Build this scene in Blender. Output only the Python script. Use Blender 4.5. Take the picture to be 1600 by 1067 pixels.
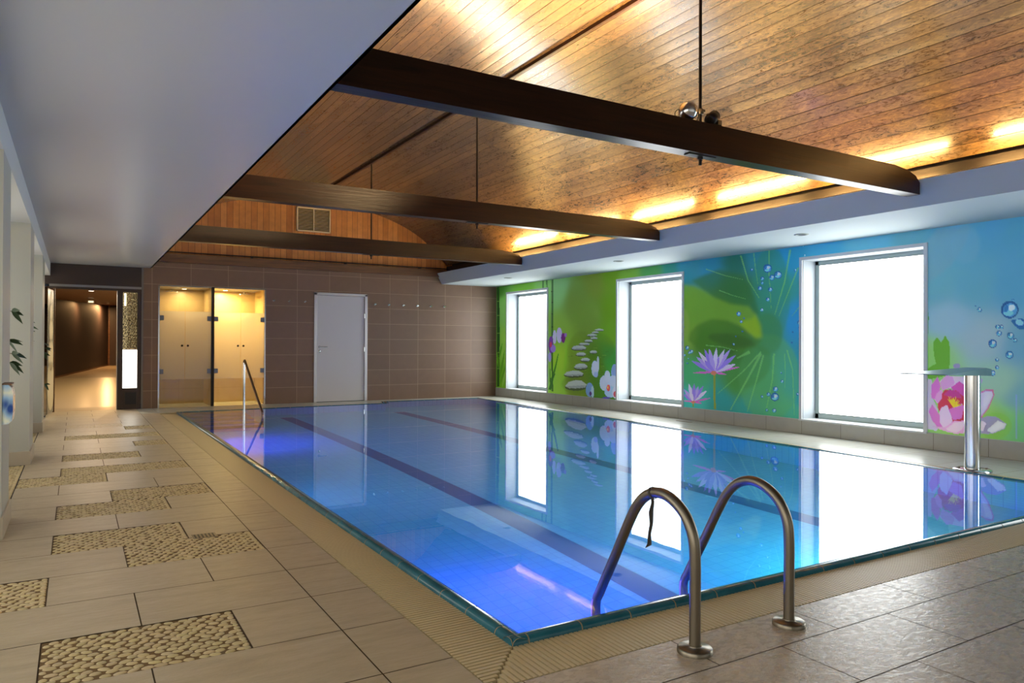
import bpy, bmesh, math, random
import numpy as np
from mathutils import Vector, Matrix
for o in list(bpy.data.objects):
    bpy.data.objects.remove(o)
scene = bpy.context.scene
COL = scene.collection
rnd = random.Random(7)

# ------------------------------------------------------------------ camera
YAW, PITCH, ROLL, FOCAL_PX = math.radians(30.83), math.radians(0.3016), math.radians(0.2383), 1142.97
fwd = Vector((math.sin(YAW)*math.cos(PITCH), math.cos(YAW)*math.cos(PITCH), math.sin(PITCH)))
r0 = Vector((math.cos(YAW), -math.sin(YAW), 0)); u0 = r0.cross(fwd)
right = r0*math.cos(ROLL)+u0*math.sin(ROLL); up = -r0*math.sin(ROLL)+u0*math.cos(ROLL)
cam_d = bpy.data.cameras.new('camera'); cam = bpy.data.objects.new('camera', cam_d); COL.objects.link(cam)
cam.matrix_world = Matrix(((right.x, up.x, -fwd.x, 0), (right.y, up.y, -fwd.y, 0), (right.z, up.z, -fwd.z, 1.2), (0, 0, 0, 1)))
cam_d.sensor_width = 36; cam_d.lens = FOCAL_PX/1600*36; cam_d.clip_start = 0.05; cam_d.clip_end = 200
scene.camera = cam

# ------------------------------------------------------------------ world, view, lights
world = bpy.data.worlds.new('world'); scene.world = world; world.use_nodes = True
world.node_tree.nodes['Background'].inputs[0].default_value = (0.55, 0.7, 0.9, 1)
world.node_tree.nodes['Background'].inputs[1].default_value = .03
vs = scene.view_settings
vs.view_transform = 'Standard'; vs.look = 'None'; vs.gamma = 1.0; vs.exposure = 0.0; vs.use_curve_mapping = False
scene.cycles.max_bounces = 10; scene.cycles.diffuse_bounces = 5; scene.cycles.glossy_bounces = 5
scene.cycles.transmission_bounces = 8; scene.cycles.transparent_max_bounces = 12
scene.cycles.sample_clamp_indirect = 6.0; scene.cycles.blur_glossy = 0.5
scene.cycles.use_denoising = True

WINDOW_STRENGTH = 6.5
BAY_STRENGTH = 2.1
NEAR_STRENGTH = 0.5
TUBE_STRENGTH = 420.0
LAMP_BLUE = (0.13, 0.07, 1.0)
def lamp(name, kind, loc, energy, color, rot=(0, 0, 0), parent=None, **kw):
    d = bpy.data.lights.new(name, kind); d.energy = energy; d.color = color
    for k, v in kw.items(): setattr(d, k, v)
    o = bpy.data.objects.new(name, d); COL.objects.link(o); o.location = loc; o.rotation_euler = rot
    if parent: o.parent = parent
    return o
def aim(o, target):
    v = Vector(target)-o.location
    o.rotation_euler = v.to_track_quat('-Z', 'Y').to_euler()

# ------------------------------------------------------------------ helpers
def tag(o, label=None, cat=None, group=None, kind=None):
    if label: o['label'] = label
    if cat: o['category'] = cat
    if group: o['group'] = group
    if kind: o['kind'] = kind
    return o
def empty(name, loc=(0, 0, 0), rz=0.0):
    o = bpy.data.objects.new(name, None); COL.objects.link(o); o.location = loc; o.rotation_euler = (0, 0, rz)
    o.empty_display_size = 0.1
    return o
class MB:
    def __init__(s): s.v = []; s.f = []; s.m = []; s.sm = []
    def add(s, vs_, fs, m=0, smooth=False):
        n = len(s.v); s.v += [tuple(p) for p in vs_]
        for f in fs: s.f.append([n+i for i in f]); s.m.append(m); s.sm.append(smooth)
    def box(s, a, b, m=0, skip=()):
        x0, y0, z0 = a; x1, y1, z1 = b
        V = [(x0,y0,z0),(x1,y0,z0),(x1,y1,z0),(x0,y1,z0),(x0,y0,z1),(x1,y0,z1),(x1,y1,z1),(x0,y1,z1)]
        F = {'b':(3,2,1,0),'t':(4,5,6,7),'f':(0,1,5,4),'r':(1,2,6,5),'k':(2,3,7,6),'l':(3,0,4,7)}
        s.add(V, [F[k] for k in F if k not in skip], m)
    def quad(s, a, b, c, d, m=0): s.add([a, b, c, d], [(0, 1, 2, 3)], m)
    def prism(s, poly, axis, lo, hi, m=0, smooth=False):
        n = len(poly); mk = {'x': lambda p, t: (t, p[0], p[1]), 'y': lambda p, t: (p[0], t, p[1]), 'z': lambda p, t: (p[0], p[1], t)}[axis]
        V = [mk(p, lo) for p in poly]+[mk(p, hi) for p in poly]
        s.add(V, [tuple(range(n))[::-1], tuple(range(n, 2*n))], m)
        s.add(V, [(i, (i+1) % n, n+(i+1) % n, n+i) for i in range(n)], m, smooth)
    def tube(s, path, r, seg=16, m=0, cap=True):
        P = [Vector(p) for p in path]; n = len(P); rr = r if isinstance(r, (list, tuple)) else [r]*n
        T = [(P[min(i+1, n-1)]-P[max(i-1, 0)]).normalized() for i in range(n)]
        ref = Vector((0, 0, 1)) if abs(T[0].z) < .9 else Vector((1, 0, 0))
        N = (ref-T[0]*ref.dot(T[0])).normalized(); V = []
        for i in range(n):
            N = (N-T[i]*N.dot(T[i])).normalized(); B = T[i].cross(N)
            for k in range(seg):
                a = 2*math.pi*k/seg; V.append(P[i]+(N*math.cos(a)+B*math.sin(a))*rr[i])
        s.add(V, [(i*seg+k, i*seg+(k+1) % seg, (i+1)*seg+(k+1) % seg, (i+1)*seg+k) for i in range(n-1) for k in range(seg)], m, True)
        if cap: s.add(V[:seg], [tuple(range(seg))[::-1]], m); s.add(V[-seg:], [tuple(range(seg))], m)
    def lathe(s, prof, c=(0, 0, 0), axis=(0, 0, 1), seg=24, m=0, smooth=True, close=True):
        A = Vector(axis).normalized(); ref = Vector((0, 0, 1)) if abs(A.z) < .9 else Vector((1, 0, 0))
        N = (ref-A*ref.dot(A)).normalized(); B = A.cross(N); C = Vector(c); V = []
        for r, h in prof:
            for k in range(seg):
                a = 2*math.pi*k/seg; V.append(C+A*h+(N*math.cos(a)+B*math.sin(a))*r)
        n = len(prof)
        s.add(V, [(i*seg+k, i*seg+(k+1) % seg, (i+1)*seg+(k+1) % seg, (i+1)*seg+k) for i in range(n-1) for k in range(seg)], m, smooth)
        if close: s.add(V[:seg], [tuple(range(seg))[::-1]], m); s.add(V[-seg:], [tuple(range(seg))], m)
    def build(s, name, mats, parent=None, bevel=0, fix=True, **kw):
        me = bpy.data.meshes.new(name); me.from_pydata(s.v, [], s.f)
        for mt in (mats if isinstance(mats, (list, tuple)) else [mats]): me.materials.append(mt)
        me.polygons.foreach_set('material_index', s.m); me.polygons.foreach_set('use_smooth', s.sm)
        if fix:
            bm = bmesh.new(); bm.from_mesh(me); bmesh.ops.recalc_face_normals(bm, faces=bm.faces); bm.to_mesh(me); bm.free()
        me.update()
        o = bpy.data.objects.new(name, me); COL.objects.link(o)
        if parent: o.parent = parent
        if bevel:
            b = o.modifiers.new('bevel', 'BEVEL'); b.width = bevel; b.segments = 2; b.limit_method = 'ANGLE'; b.angle_limit = .7
        for k, v in kw.items(): o[k] = v
        return o
def smooth_path(pts, n=8):
    P = [Vector(p) for p in pts]; out = []
    for i in range(len(P)-1):
        p0, p1, p2, p3 = P[max(i-1, 0)], P[i], P[i+1], P[min(i+2, len(P)-1)]
        for k in range(n):
            t = k/n
            out.append(.5*((2*p1)+(p2-p0)*t+(2*p0-5*p1+4*p2-p3)*t*t+(3*p1-p0-3*p2+p3)*t**3))
    return out+[P[-1]]
def copy_tree(o, parent=None):
    c = o.copy(); COL.objects.link(c); c.parent = parent
    for ch in [x for x in bpy.data.objects if x.parent == o and x is not c]: copy_tree(ch, c)
    return c

# ------------------------------------------------------------------ materials
def L(r, g, b):
    f = lambda c: (c/255/12.92 if c/255 <= .04045 else ((c/255+.055)/1.055)**2.4)
    return (f(r), f(g), f(b), 1)
def mat(name, base=(.5, .5, .5, 1), rough=.5, metal=0, **kw):
    m = bpy.data.materials.new(name); m.use_nodes = True; b = m.node_tree.nodes['Principled BSDF']
    b.inputs['Base Color'].default_value = base; b.inputs['Roughness'].default_value = rough; b.inputs['Metallic'].default_value = metal
    for k, v in kw.items(): b.inputs[k].default_value = v
    return m
class NT:
    def __init__(s, m): s.t = m.node_tree; s.b = s.t.nodes.get('Principled BSDF'); s.out = s.t.nodes.get('Material Output')
    def n(s, typ, **kw):
        x = s.t.nodes.new(typ)
        for k, v in kw.items(): setattr(x, k, v)
        return x
    def l(s, a, b): s.t.links.new(a, b)
    def coords(s, kind='Object', scale=(1, 1, 1), rot=(0, 0, 0), loc=(0, 0, 0)):
        c = s.n('ShaderNodeTexCoord'); mp = s.n('ShaderNodeMapping'); s.l(c.outputs[kind], mp.inputs[0])
        mp.inputs['Scale'].default_value = scale; mp.inputs['Rotation'].default_value = rot; mp.inputs['Location'].default_value = loc
        return mp.outputs[0]
    def noise(s, vec, scale=5, detail=4, rough=.5, dist=0):
        x = s.n('ShaderNodeTexNoise'); s.l(vec, x.inputs['Vector']); x.inputs['Scale'].default_value = scale
        x.inputs['Detail'].default_value = detail; x.inputs['Roughness'].default_value = rough; x.inputs['Distortion'].default_value = dist
        return x.outputs['Fac']
    def ramp(s, fac, stops):
        x = s.n('ShaderNodeValToRGB'); s.l(fac, x.inputs[0]); e = x.color_ramp.elements
        e[0].position, e[0].color = stops[0]; e[1].position, e[1].color = stops[-1]
        for p, c in stops[1:-1]:
            k = e.new(p); k.color = c
        return x.outputs[0]
    def mix(s, fac, a, b, mode='MIX'):
        x = s.n('ShaderNodeMix', data_type='RGBA', blend_type=mode)
        for sock, v in ((x.inputs[0], fac), (x.inputs[6], a), (x.inputs[7], b)):
            if isinstance(v, (int, float, tuple)): sock.default_value = v
            else: s.l(v, sock)
        return x.outputs[2]
    def math(s, op, a, b=0.0, c=0.0):
        x = s.n('ShaderNodeMath', operation=op)
        for sock, v in zip(x.inputs, (a, b, c)):
            if isinstance(v, (int, float)): sock.default_value = v
            else: s.l(v, sock)
        return x.outputs[0]
    def bump(s, h, strength=.3, dist=.01):
        x = s.n('ShaderNodeBump'); s.l(h, x.inputs['Height']); x.inputs['Strength'].default_value = strength; x.inputs['Distance'].default_value = dist
        s.l(x.outputs[0], s.b.inputs['Normal'])
def emis(name, col, strength):
    m = mat(name, (0, 0, 0, 1)); b = m.node_tree.nodes['Principled BSDF']
    b.inputs['Emission Color'].default_value = (*col, 1); b.inputs['Emission Strength'].default_value = strength
    return m

M = {}
M['white'] = mat('white_paint', L(200, 202, 198), .55)
t = NT(M['white']); t.bump(t.noise(t.coords(scale=(1, 1, 1)), 60, 2), .04, .002)
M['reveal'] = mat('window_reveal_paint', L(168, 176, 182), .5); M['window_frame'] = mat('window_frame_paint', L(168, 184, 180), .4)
M['soffit_right'] = mat('matt_white_soffit', L(192, 202, 202), .7)
M['soffit'] = mat('satin_white_paint', L(182, 187, 190), .35)
t = NT(M['soffit']); t.bump(t.noise(t.coords(), 4, 3), .05, .01)
M['frame'] = mat('white_frame', L(215, 220, 222), .35)
M['chrome'] = mat('chrome', (.75, .76, .78, 1), .12, 1)
M['steel'] = mat('brushed_steel', (.27, .24, .19, 1), .36, 1)
M['steel_bright'] = mat('polished_steel', (.8, .82, .84, 1), .16, 1)
M['dark_metal'] = mat('dark_metal', (.02, .016, .014, 1), .4, .6)
M['black'] = mat('black_plastic', (.012, .012, .014, 1), .4)
M['door_grey'] = mat('grey_door_paint', L(205, 200, 198), .45)
M['grout'] = mat('grout', L(84, 66, 46), .8)
M['groove_shade'] = mat('groove_shade', L(46, 34, 18), .8); M['pebble_grout'] = mat('pebble_grout', L(104, 80, 44), .8)
M['pilaster'] = mat('pale_pilaster_paint', L(174, 174, 162), .5)

# stone floor tile
m = M['tile'] = mat('beige_stone_tile', L(176, 160, 138), .38); t = NT(m)
v = t.coords(scale=(1.0, 5.0, 1)); v2 = t.coords(scale=(3, 9, 1))
att = t.n('ShaderNodeAttribute', attribute_name='tint')
c = t.ramp(t.noise(v, 3, 5, .6), [(.3, L(162, 148, 122)), (.5, L(173, 159, 132)), (.72, L(182, 169, 143))])
c = t.mix(.18, c, att.outputs['Color'], 'MULTIPLY')
t.l(c, t.b.inputs['Base Color'])
t.l(t.ramp(t.noise(v2, 6, 4), [(.3, (.3,)*3+(1,)), (.7, (.45,)*3+(1,))]), t.b.inputs['Roughness'])
t.bump(t.noise(v2, 9, 6, .62, .6), .4, .004)
# slate-like tile on the near side deck
m = M['slate'] = mat('textured_slate_tile', L(150, 135, 122), .3); t = NT(m)
v = t.coords(scale=(3.2, 5.5, 1), rot=(0, 0, .3))
c = t.ramp(t.noise(v, 3, 6, .6), [(.3, L(178, 164, 146)), (.7, L(194, 182, 165))])
t.l(c, t.b.inputs['Base Color'])
t.l(t.ramp(t.noise(v, 7, 4), [(.3, (.2,)*3+(1,)), (.7, (.36,)*3+(1,))]), t.b.inputs['Roughness'])
t.bump(t.noise(v, 7, 6, .62, 1.2), .32, .005)
# pebbles
m = M['pebble'] = mat('river_pebble', L(178, 162, 122), .42); t = NT(m)
att = t.n('ShaderNodeAttribute', attribute_name='tint')
t.l(t.mix(.75, L(196, 180, 138), att.outputs['Color'], 'MULTIPLY'), t.b.inputs['Base Color'])
# grating ribs
M['rib'] = mat('cream_grating_plastic', L(196, 178, 138), .42)
M['teal'] = mat('teal_glazed_tile', L(22, 84, 98), .14)
t = NT(M['teal']); t.l(t.ramp(t.noise(t.coords(), 6, 3), [(.3, L(20, 84, 102)), (.7, L(44, 112, 128))]), t.b.inputs['Base Color'])
M['coping_grout'] = mat('coping_grout', L(170, 150, 110), .8)
# brown wall tile
def brick(name, axes, w, h, c1, c2, cm, mort=.004, rough=.35, off=0.0, loc=(0, 0, 0), bumps=.25, coat=0.0, noise_amt=.12):
    m = mat(name, c1, rough); t = NT(m)
    co = t.n('ShaderNodeTexCoord'); sx = t.n('ShaderNodeSeparateXYZ'); t.l(co.outputs['Object'], sx.inputs[0])
    cb = t.n('ShaderNodeCombineXYZ'); t.l(sx.outputs[axes[0]], cb.inputs[0]); t.l(sx.outputs[axes[1]], cb.inputs[1])
    mp = t.n('ShaderNodeMapping'); t.l(cb.outputs[0], mp.inputs[0]); mp.inputs['Location'].default_value = loc
    b = t.n('ShaderNodeTexBrick'); t.l(mp.outputs[0], b.inputs['Vector']); b.offset = off; b.squash = 1
    b.inputs['Scale'].default_value = 1; b.inputs['Brick Width'].default_value = w; b.inputs['Row Height'].default_value = h
    b.inputs['Mortar Size'].default_value = mort; b.inputs['Mortar Smooth'].default_value = .1; b.inputs['Bias'].default_value = 0
    b.inputs['Color1'].default_value = c1; b.inputs['Color2'].default_value = c2; b.inputs['Mortar'].default_value = cm
    n = t.noise(mp.outputs[0], 7, 5, .6)
    c = t.mix(noise_amt, b.outputs['Color'], t.ramp(n, [(.3, (.3, .3, .3, 1)), (.7, (1, 1, 1, 1))]), 'MULTIPLY')
    t.l(c, t.b.inputs['Base Color']); t.b.inputs['Coat Weight'].default_value = coat
    inv = t.math('SUBTRACT', 1.0, b.outputs['Fac']); t.bump(inv, bumps, .004)
    return m
M['brown_tile'] = brick('brown_wall_tile', (0, 2), .67, .3315, L(118, 89, 68), L(126, 96, 74), L(164, 136, 110), loc=(.12, .006, 0), rough=.42)
M['base_tile'] = brick('beige_base_tile', (1, 2), .6, .3, L(182, 184, 176), L(190, 191, 183), L(120, 112, 100), mort=.003, rough=.35)
M['deck_tile'] = brick('pale_deck_tile', (0, 1), .62, .6, L(206, 206, 194), L(210, 210, 199), L(165, 155, 136), mort=.003, rough=.26)
M['shower_tile'] = brick('warm_shower_tile', (0, 2), .6, .3, L(192, 166, 118), L(198, 172, 124), L(176, 150, 104), mort=.003)
M['pool_tile'] = brick('pool_mosaic', (0, 1), .1, .1, L(100, 200, 228), L(106, 206, 232), L(86, 184, 220), mort=.003, rough=.25, noise_amt=.05)
M['pool_wall_x'] = brick('pool_wall_mosaic', (1, 2), .1, .1, L(90, 180, 215), L(96, 186, 220), L(60, 140, 195), mort=.0035, rough=.25, noise_amt=.05)
M['pool_wall_y'] = brick('pool_end_mosaic', (0, 2), .1, .1, L(90, 180, 215), L(96, 186, 220), L(60, 140, 195), mort=.0035, rough=.25, noise_amt=.05)
M['lane'] = mat('navy_lane_tile', L(10, 108, 162), .3)
M['step'] = mat('pool_step_tile', L(150, 150, 150), .35)
# planked timber vault (planks are real boards; the material only carries grain and stain)
m = M['vault'] = mat('varnished_vault_planks', L(120, 80, 40), .3); t = NT(m)
uv = t.coords('UV'); att = t.n('ShaderNodeAttribute', attribute_name='tint')
def uvm(sx, sy):
    mp = t.n('ShaderNodeMapping'); t.l(uv, mp.inputs[0]); mp.inputs['Scale'].default_value = (sx, sy, 1); return mp.outputs[0]
n1 = t.noise(uvm(7, .45), 1.5, 4, .6, .5)
n2 = t.noise(uvm(9, 3.2), 2.6, 6, .7, 1.6)
n3 = t.noise(uvm(1.3, .5), 1.7, 4, .62, .8)
ctone = t.ramp(n1, [(.3, L(78, 58, 38)), (.5, L(104, 80, 50)), (.72, L(132, 104, 66))])
cgold = t.ramp(n2, [(.38, L(62, 47, 34)), (.5, L(104, 80, 50)), (.62, L(176, 144, 84))])
ctone = t.mix(.36, ctone, cgold)
ctone = t.mix(.5, ctone, t.ramp(n3, [(.36, (.3, .25, .24, 1)), (.62, (1, 1, 1, 1))]), 'MULTIPLY')
ctone = t.mix(1.0, ctone, att.outputs['Color'], 'MULTIPLY')
t.l(ctone, t.b.inputs['Base Color'])
t.l(t.mix(.5, t.ramp(n3, [(.3, (.24,)*3+(1,)), (.7, (.36,)*3+(1,))]), t.ramp(n2, [(.35, (.2,)*3+(1,)), (.65, (.44,)*3+(1,))])), t.b.inputs['Roughness'])
t.b.inputs['Coat Weight'].default_value = .8; t.b.inputs['Coat Roughness'].default_value = .17
t.bump(n1, .08, .003)
# vertical cladding
m = M['cladding'] = brick('vertical_timber_cladding', (2, 0), 6.0, .115, L(186, 112, 46), L(222, 150, 72), L(70, 34, 12), mort=.003, rough=.45, noise_amt=.35)
# beams
def wood(name, c1, c2, scale, rough=.42, bump=.3):
    m = mat(name, c1, rough); t = NT(m); v = t.coords(scale=scale)
    n = t.noise(v, 3, 6, .6, .8); t.l(t.ramp(n, [(.3, c1), (.7, c2)]), t.b.inputs['Base Color']); t.bump(n, bump, .006); return m
M['beam'] = wood('dark_stained_timber', L(26, 10, 3), L(52, 25, 8), (.5, 6, 8), rough=.3); M['beam'].node_tree.nodes['Principled BSDF'].inputs['Specular IOR Level'].default_value = .3
M['plate'] = wood('stained_wall_plate', L(80, 50, 28), L(122, 80, 44), (.5, 6, 8))
M['plate_y'] = wood('dark_eave_board', L(16, 9, 5), L(28, 16, 9), (6, .5, 8), rough=.6)
M['added_bay_glow'] = emis('added_bay_glass', (1, .93, .8), BAY_STRENGTH); M['added_end_glow'] = emis('added_end_glass', (1, .95, .86), NEAR_STRENGTH)  # glow of the added, unseen bay and end wall windows
M['window_glow'] = emis('daylit_frosted_glass', (.95, .99, .98), WINDOW_STRENGTH)
M['tube'] = emis('warm_fluorescent_tube', (1.0, .6, .2), TUBE_STRENGTH)
# water: real refracting surface
m = M['water'] = mat('pool_water', (.92, .97, 1, 1), 0.0); t = NT(m)
t.b.inputs['Transmission Weight'].default_value = 1; t.b.inputs['IOR'].default_value = 1.33
t.bump(t.noise(t.coords(scale=(1, 1, 1)), 2.2, 2, .4), .035, .01)
# clear and frosted glass
def glass(name, frost, tint, rough):
    m = bpy.data.materials.new(name); m.use_nodes = True; nt = m.node_tree; nt.nodes.clear()
    o = nt.nodes.new('ShaderNodeOutputMaterial'); tr = nt.nodes.new('ShaderNodeBsdfTransparent'); tr.inputs[0].default_value = tint
    g = nt.nodes.new('ShaderNodeBsdfGlossy'); g.inputs['Roughness'].default_value = rough
    fr = nt.nodes.new('ShaderNodeFresnel'); fr.inputs[0].default_value = 1.45
    mx = nt.nodes.new('ShaderNodeMixShader'); nt.links.new(fr.outputs[0], mx.inputs[0]); nt.links.new(tr.outputs[0], mx.inputs[1]); nt.links.new(g.outputs[0], mx.inputs[2])
    last = mx.outputs[0]
    if frost:
        tl = nt.nodes.new('ShaderNodeBsdfTranslucent'); tl.inputs[0].default_value = (.95, .92, .8, 1)
        df = nt.nodes.new('ShaderNodeBsdfDiffuse'); df.inputs[0].default_value = (.6, .62, .56, 1)
        m2 = nt.nodes.new('ShaderNodeMixShader'); m2.inputs[0].default_value = .3; nt.links.new(tl.outputs[0], m2.inputs[1]); nt.links.new(df.outputs[0], m2.inputs[2])
        m3 = nt.nodes.new('ShaderNodeMixShader'); m3.inputs[0].default_value = frost; nt.links.new(last, m3.inputs[1]); nt.links.new(m2.outputs[0], m3.inputs[2]); last = m3.outputs[0]
    nt.links.new(last, o.inputs[0]); return m
M['clear_glass'] = glass('clear_glass', 0, (.97, .99, .98, 1), .02)
M['frosted'] = glass('frosted_glass', .5, (.97, .97, .95, 1), .2)
M['green_edge'] = mat('green_glass_edge', L(120, 170, 150), .2)
M['leaf'] = mat('bamboo_leaf', L(38, 62, 30), .5)
M['stem'] = mat('bamboo_stem', L(90, 80, 45), .5)
M['strap'] = mat('webbing', L(70, 66, 58), .8)
M['corridor_wall'] = mat('dark_brown_plaster', L(52, 40, 38), .6)
M['brown_panel'] = mat('dark_brown_panel', L(62, 46, 38), .4)
M['corridor_ceiling'] = mat('brown_ceiling', L(120, 80, 48), .5)
M['corridor_floor'] = mat('corridor_floor', L(176, 158, 130), .25)
M['white_tile'] = mat('smooth_beige_base', L(176, 165, 146), .35)
XW, YW, ZS, ZL = 8.6, 15.13, 2.586, 2.61
YB = -3.0
MURAL_BACKGROUND = [[15.011,2.554,70,138,40],[14.856,2.093,129,195,90],[14.848,1.192,141,206,70],[14.902,0.439,106,172,30],[13.863,2.593,106,172,40],[13.084,2.62,129,189,90],[12.598,2.397,129,184,110],[12.545,1.463,129,172,60],[11.916,2.096,112,147,50],[11.288,2.435,118,143,40],[10.798,2.519,106,149,20],[10.7,1.916,100,149,20],[11.489,1.825,112,149,50],[12.471,0.933,153,206,50],[12.585,0.399,141,195,60],[11.909,0.943,118,155,40],[11.279,0.831,82,126,20],[10.789,0.963,59,149,50],[11.906,0.431,112,138,30],[11.077,0.471,70,126,30],[10.698,1.44,106,161,30],[10.336,2.459,106,155,40],[9.649,2.483,63,137,63],[9.174,2.496,31,127,106],[8.932,2.528,31,127,148],[8.799,2.359,31,127,137],[8.308,2.42,31,127,148],[7.787,2.472,26,106,84],[7.422,2.532,42,132,137],[6.75,2.463,31,137,169],[8.797,1.94,116,159,42],[8.442,1.718,95,148,42],[8.04,1.803,79,132,26],[8.795,1.416,116,159,53],[8.44,1.31,58,116,21],[7.783,1.209,47,100,31],[7.785,2.083,47,111,42],[7.187,1.489,53,137,95],[6.964,2.03,47,143,127],[6.695,1.568,31,137,180],[6.693,0.679,26,148,159],[7.299,0.65,63,153,95],[7.781,0.628,63,137,53],[8.035,0.319,37,143,137],[8.648,0.69,63,159,95],[8.719,0.323,53,169,159],[7.534,0.259,42,148,137],[6.96,0.303,63,159,127],[6.341,2.464,53,148,180],[5.601,2.546,84,159,180],[5.028,2.553,84,148,159],[4.801,2.576,79,148,164],[4.513,2.523,84,159,180],[4.176,2.548,79,153,180],[3.892,2.543,79,153,174],[4.8,1.889,95,159,169],[4.375,1.861,90,159,174],[3.923,1.832,79,153,180],[4.654,1.511,137,174,185],[4.241,1.289,143,174,180],[3.892,1.219,95,153,174],[4.836,1.067,132,190,95],[4.111,0.802,143,185,159],[3.892,0.677,106,159,164],[4.11,0.386,127,196,74],[3.891,0.338,100,174,116],[4.307,0.438,148,201,95]]  # far end colours are lifted to make up for weaker light there
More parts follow.
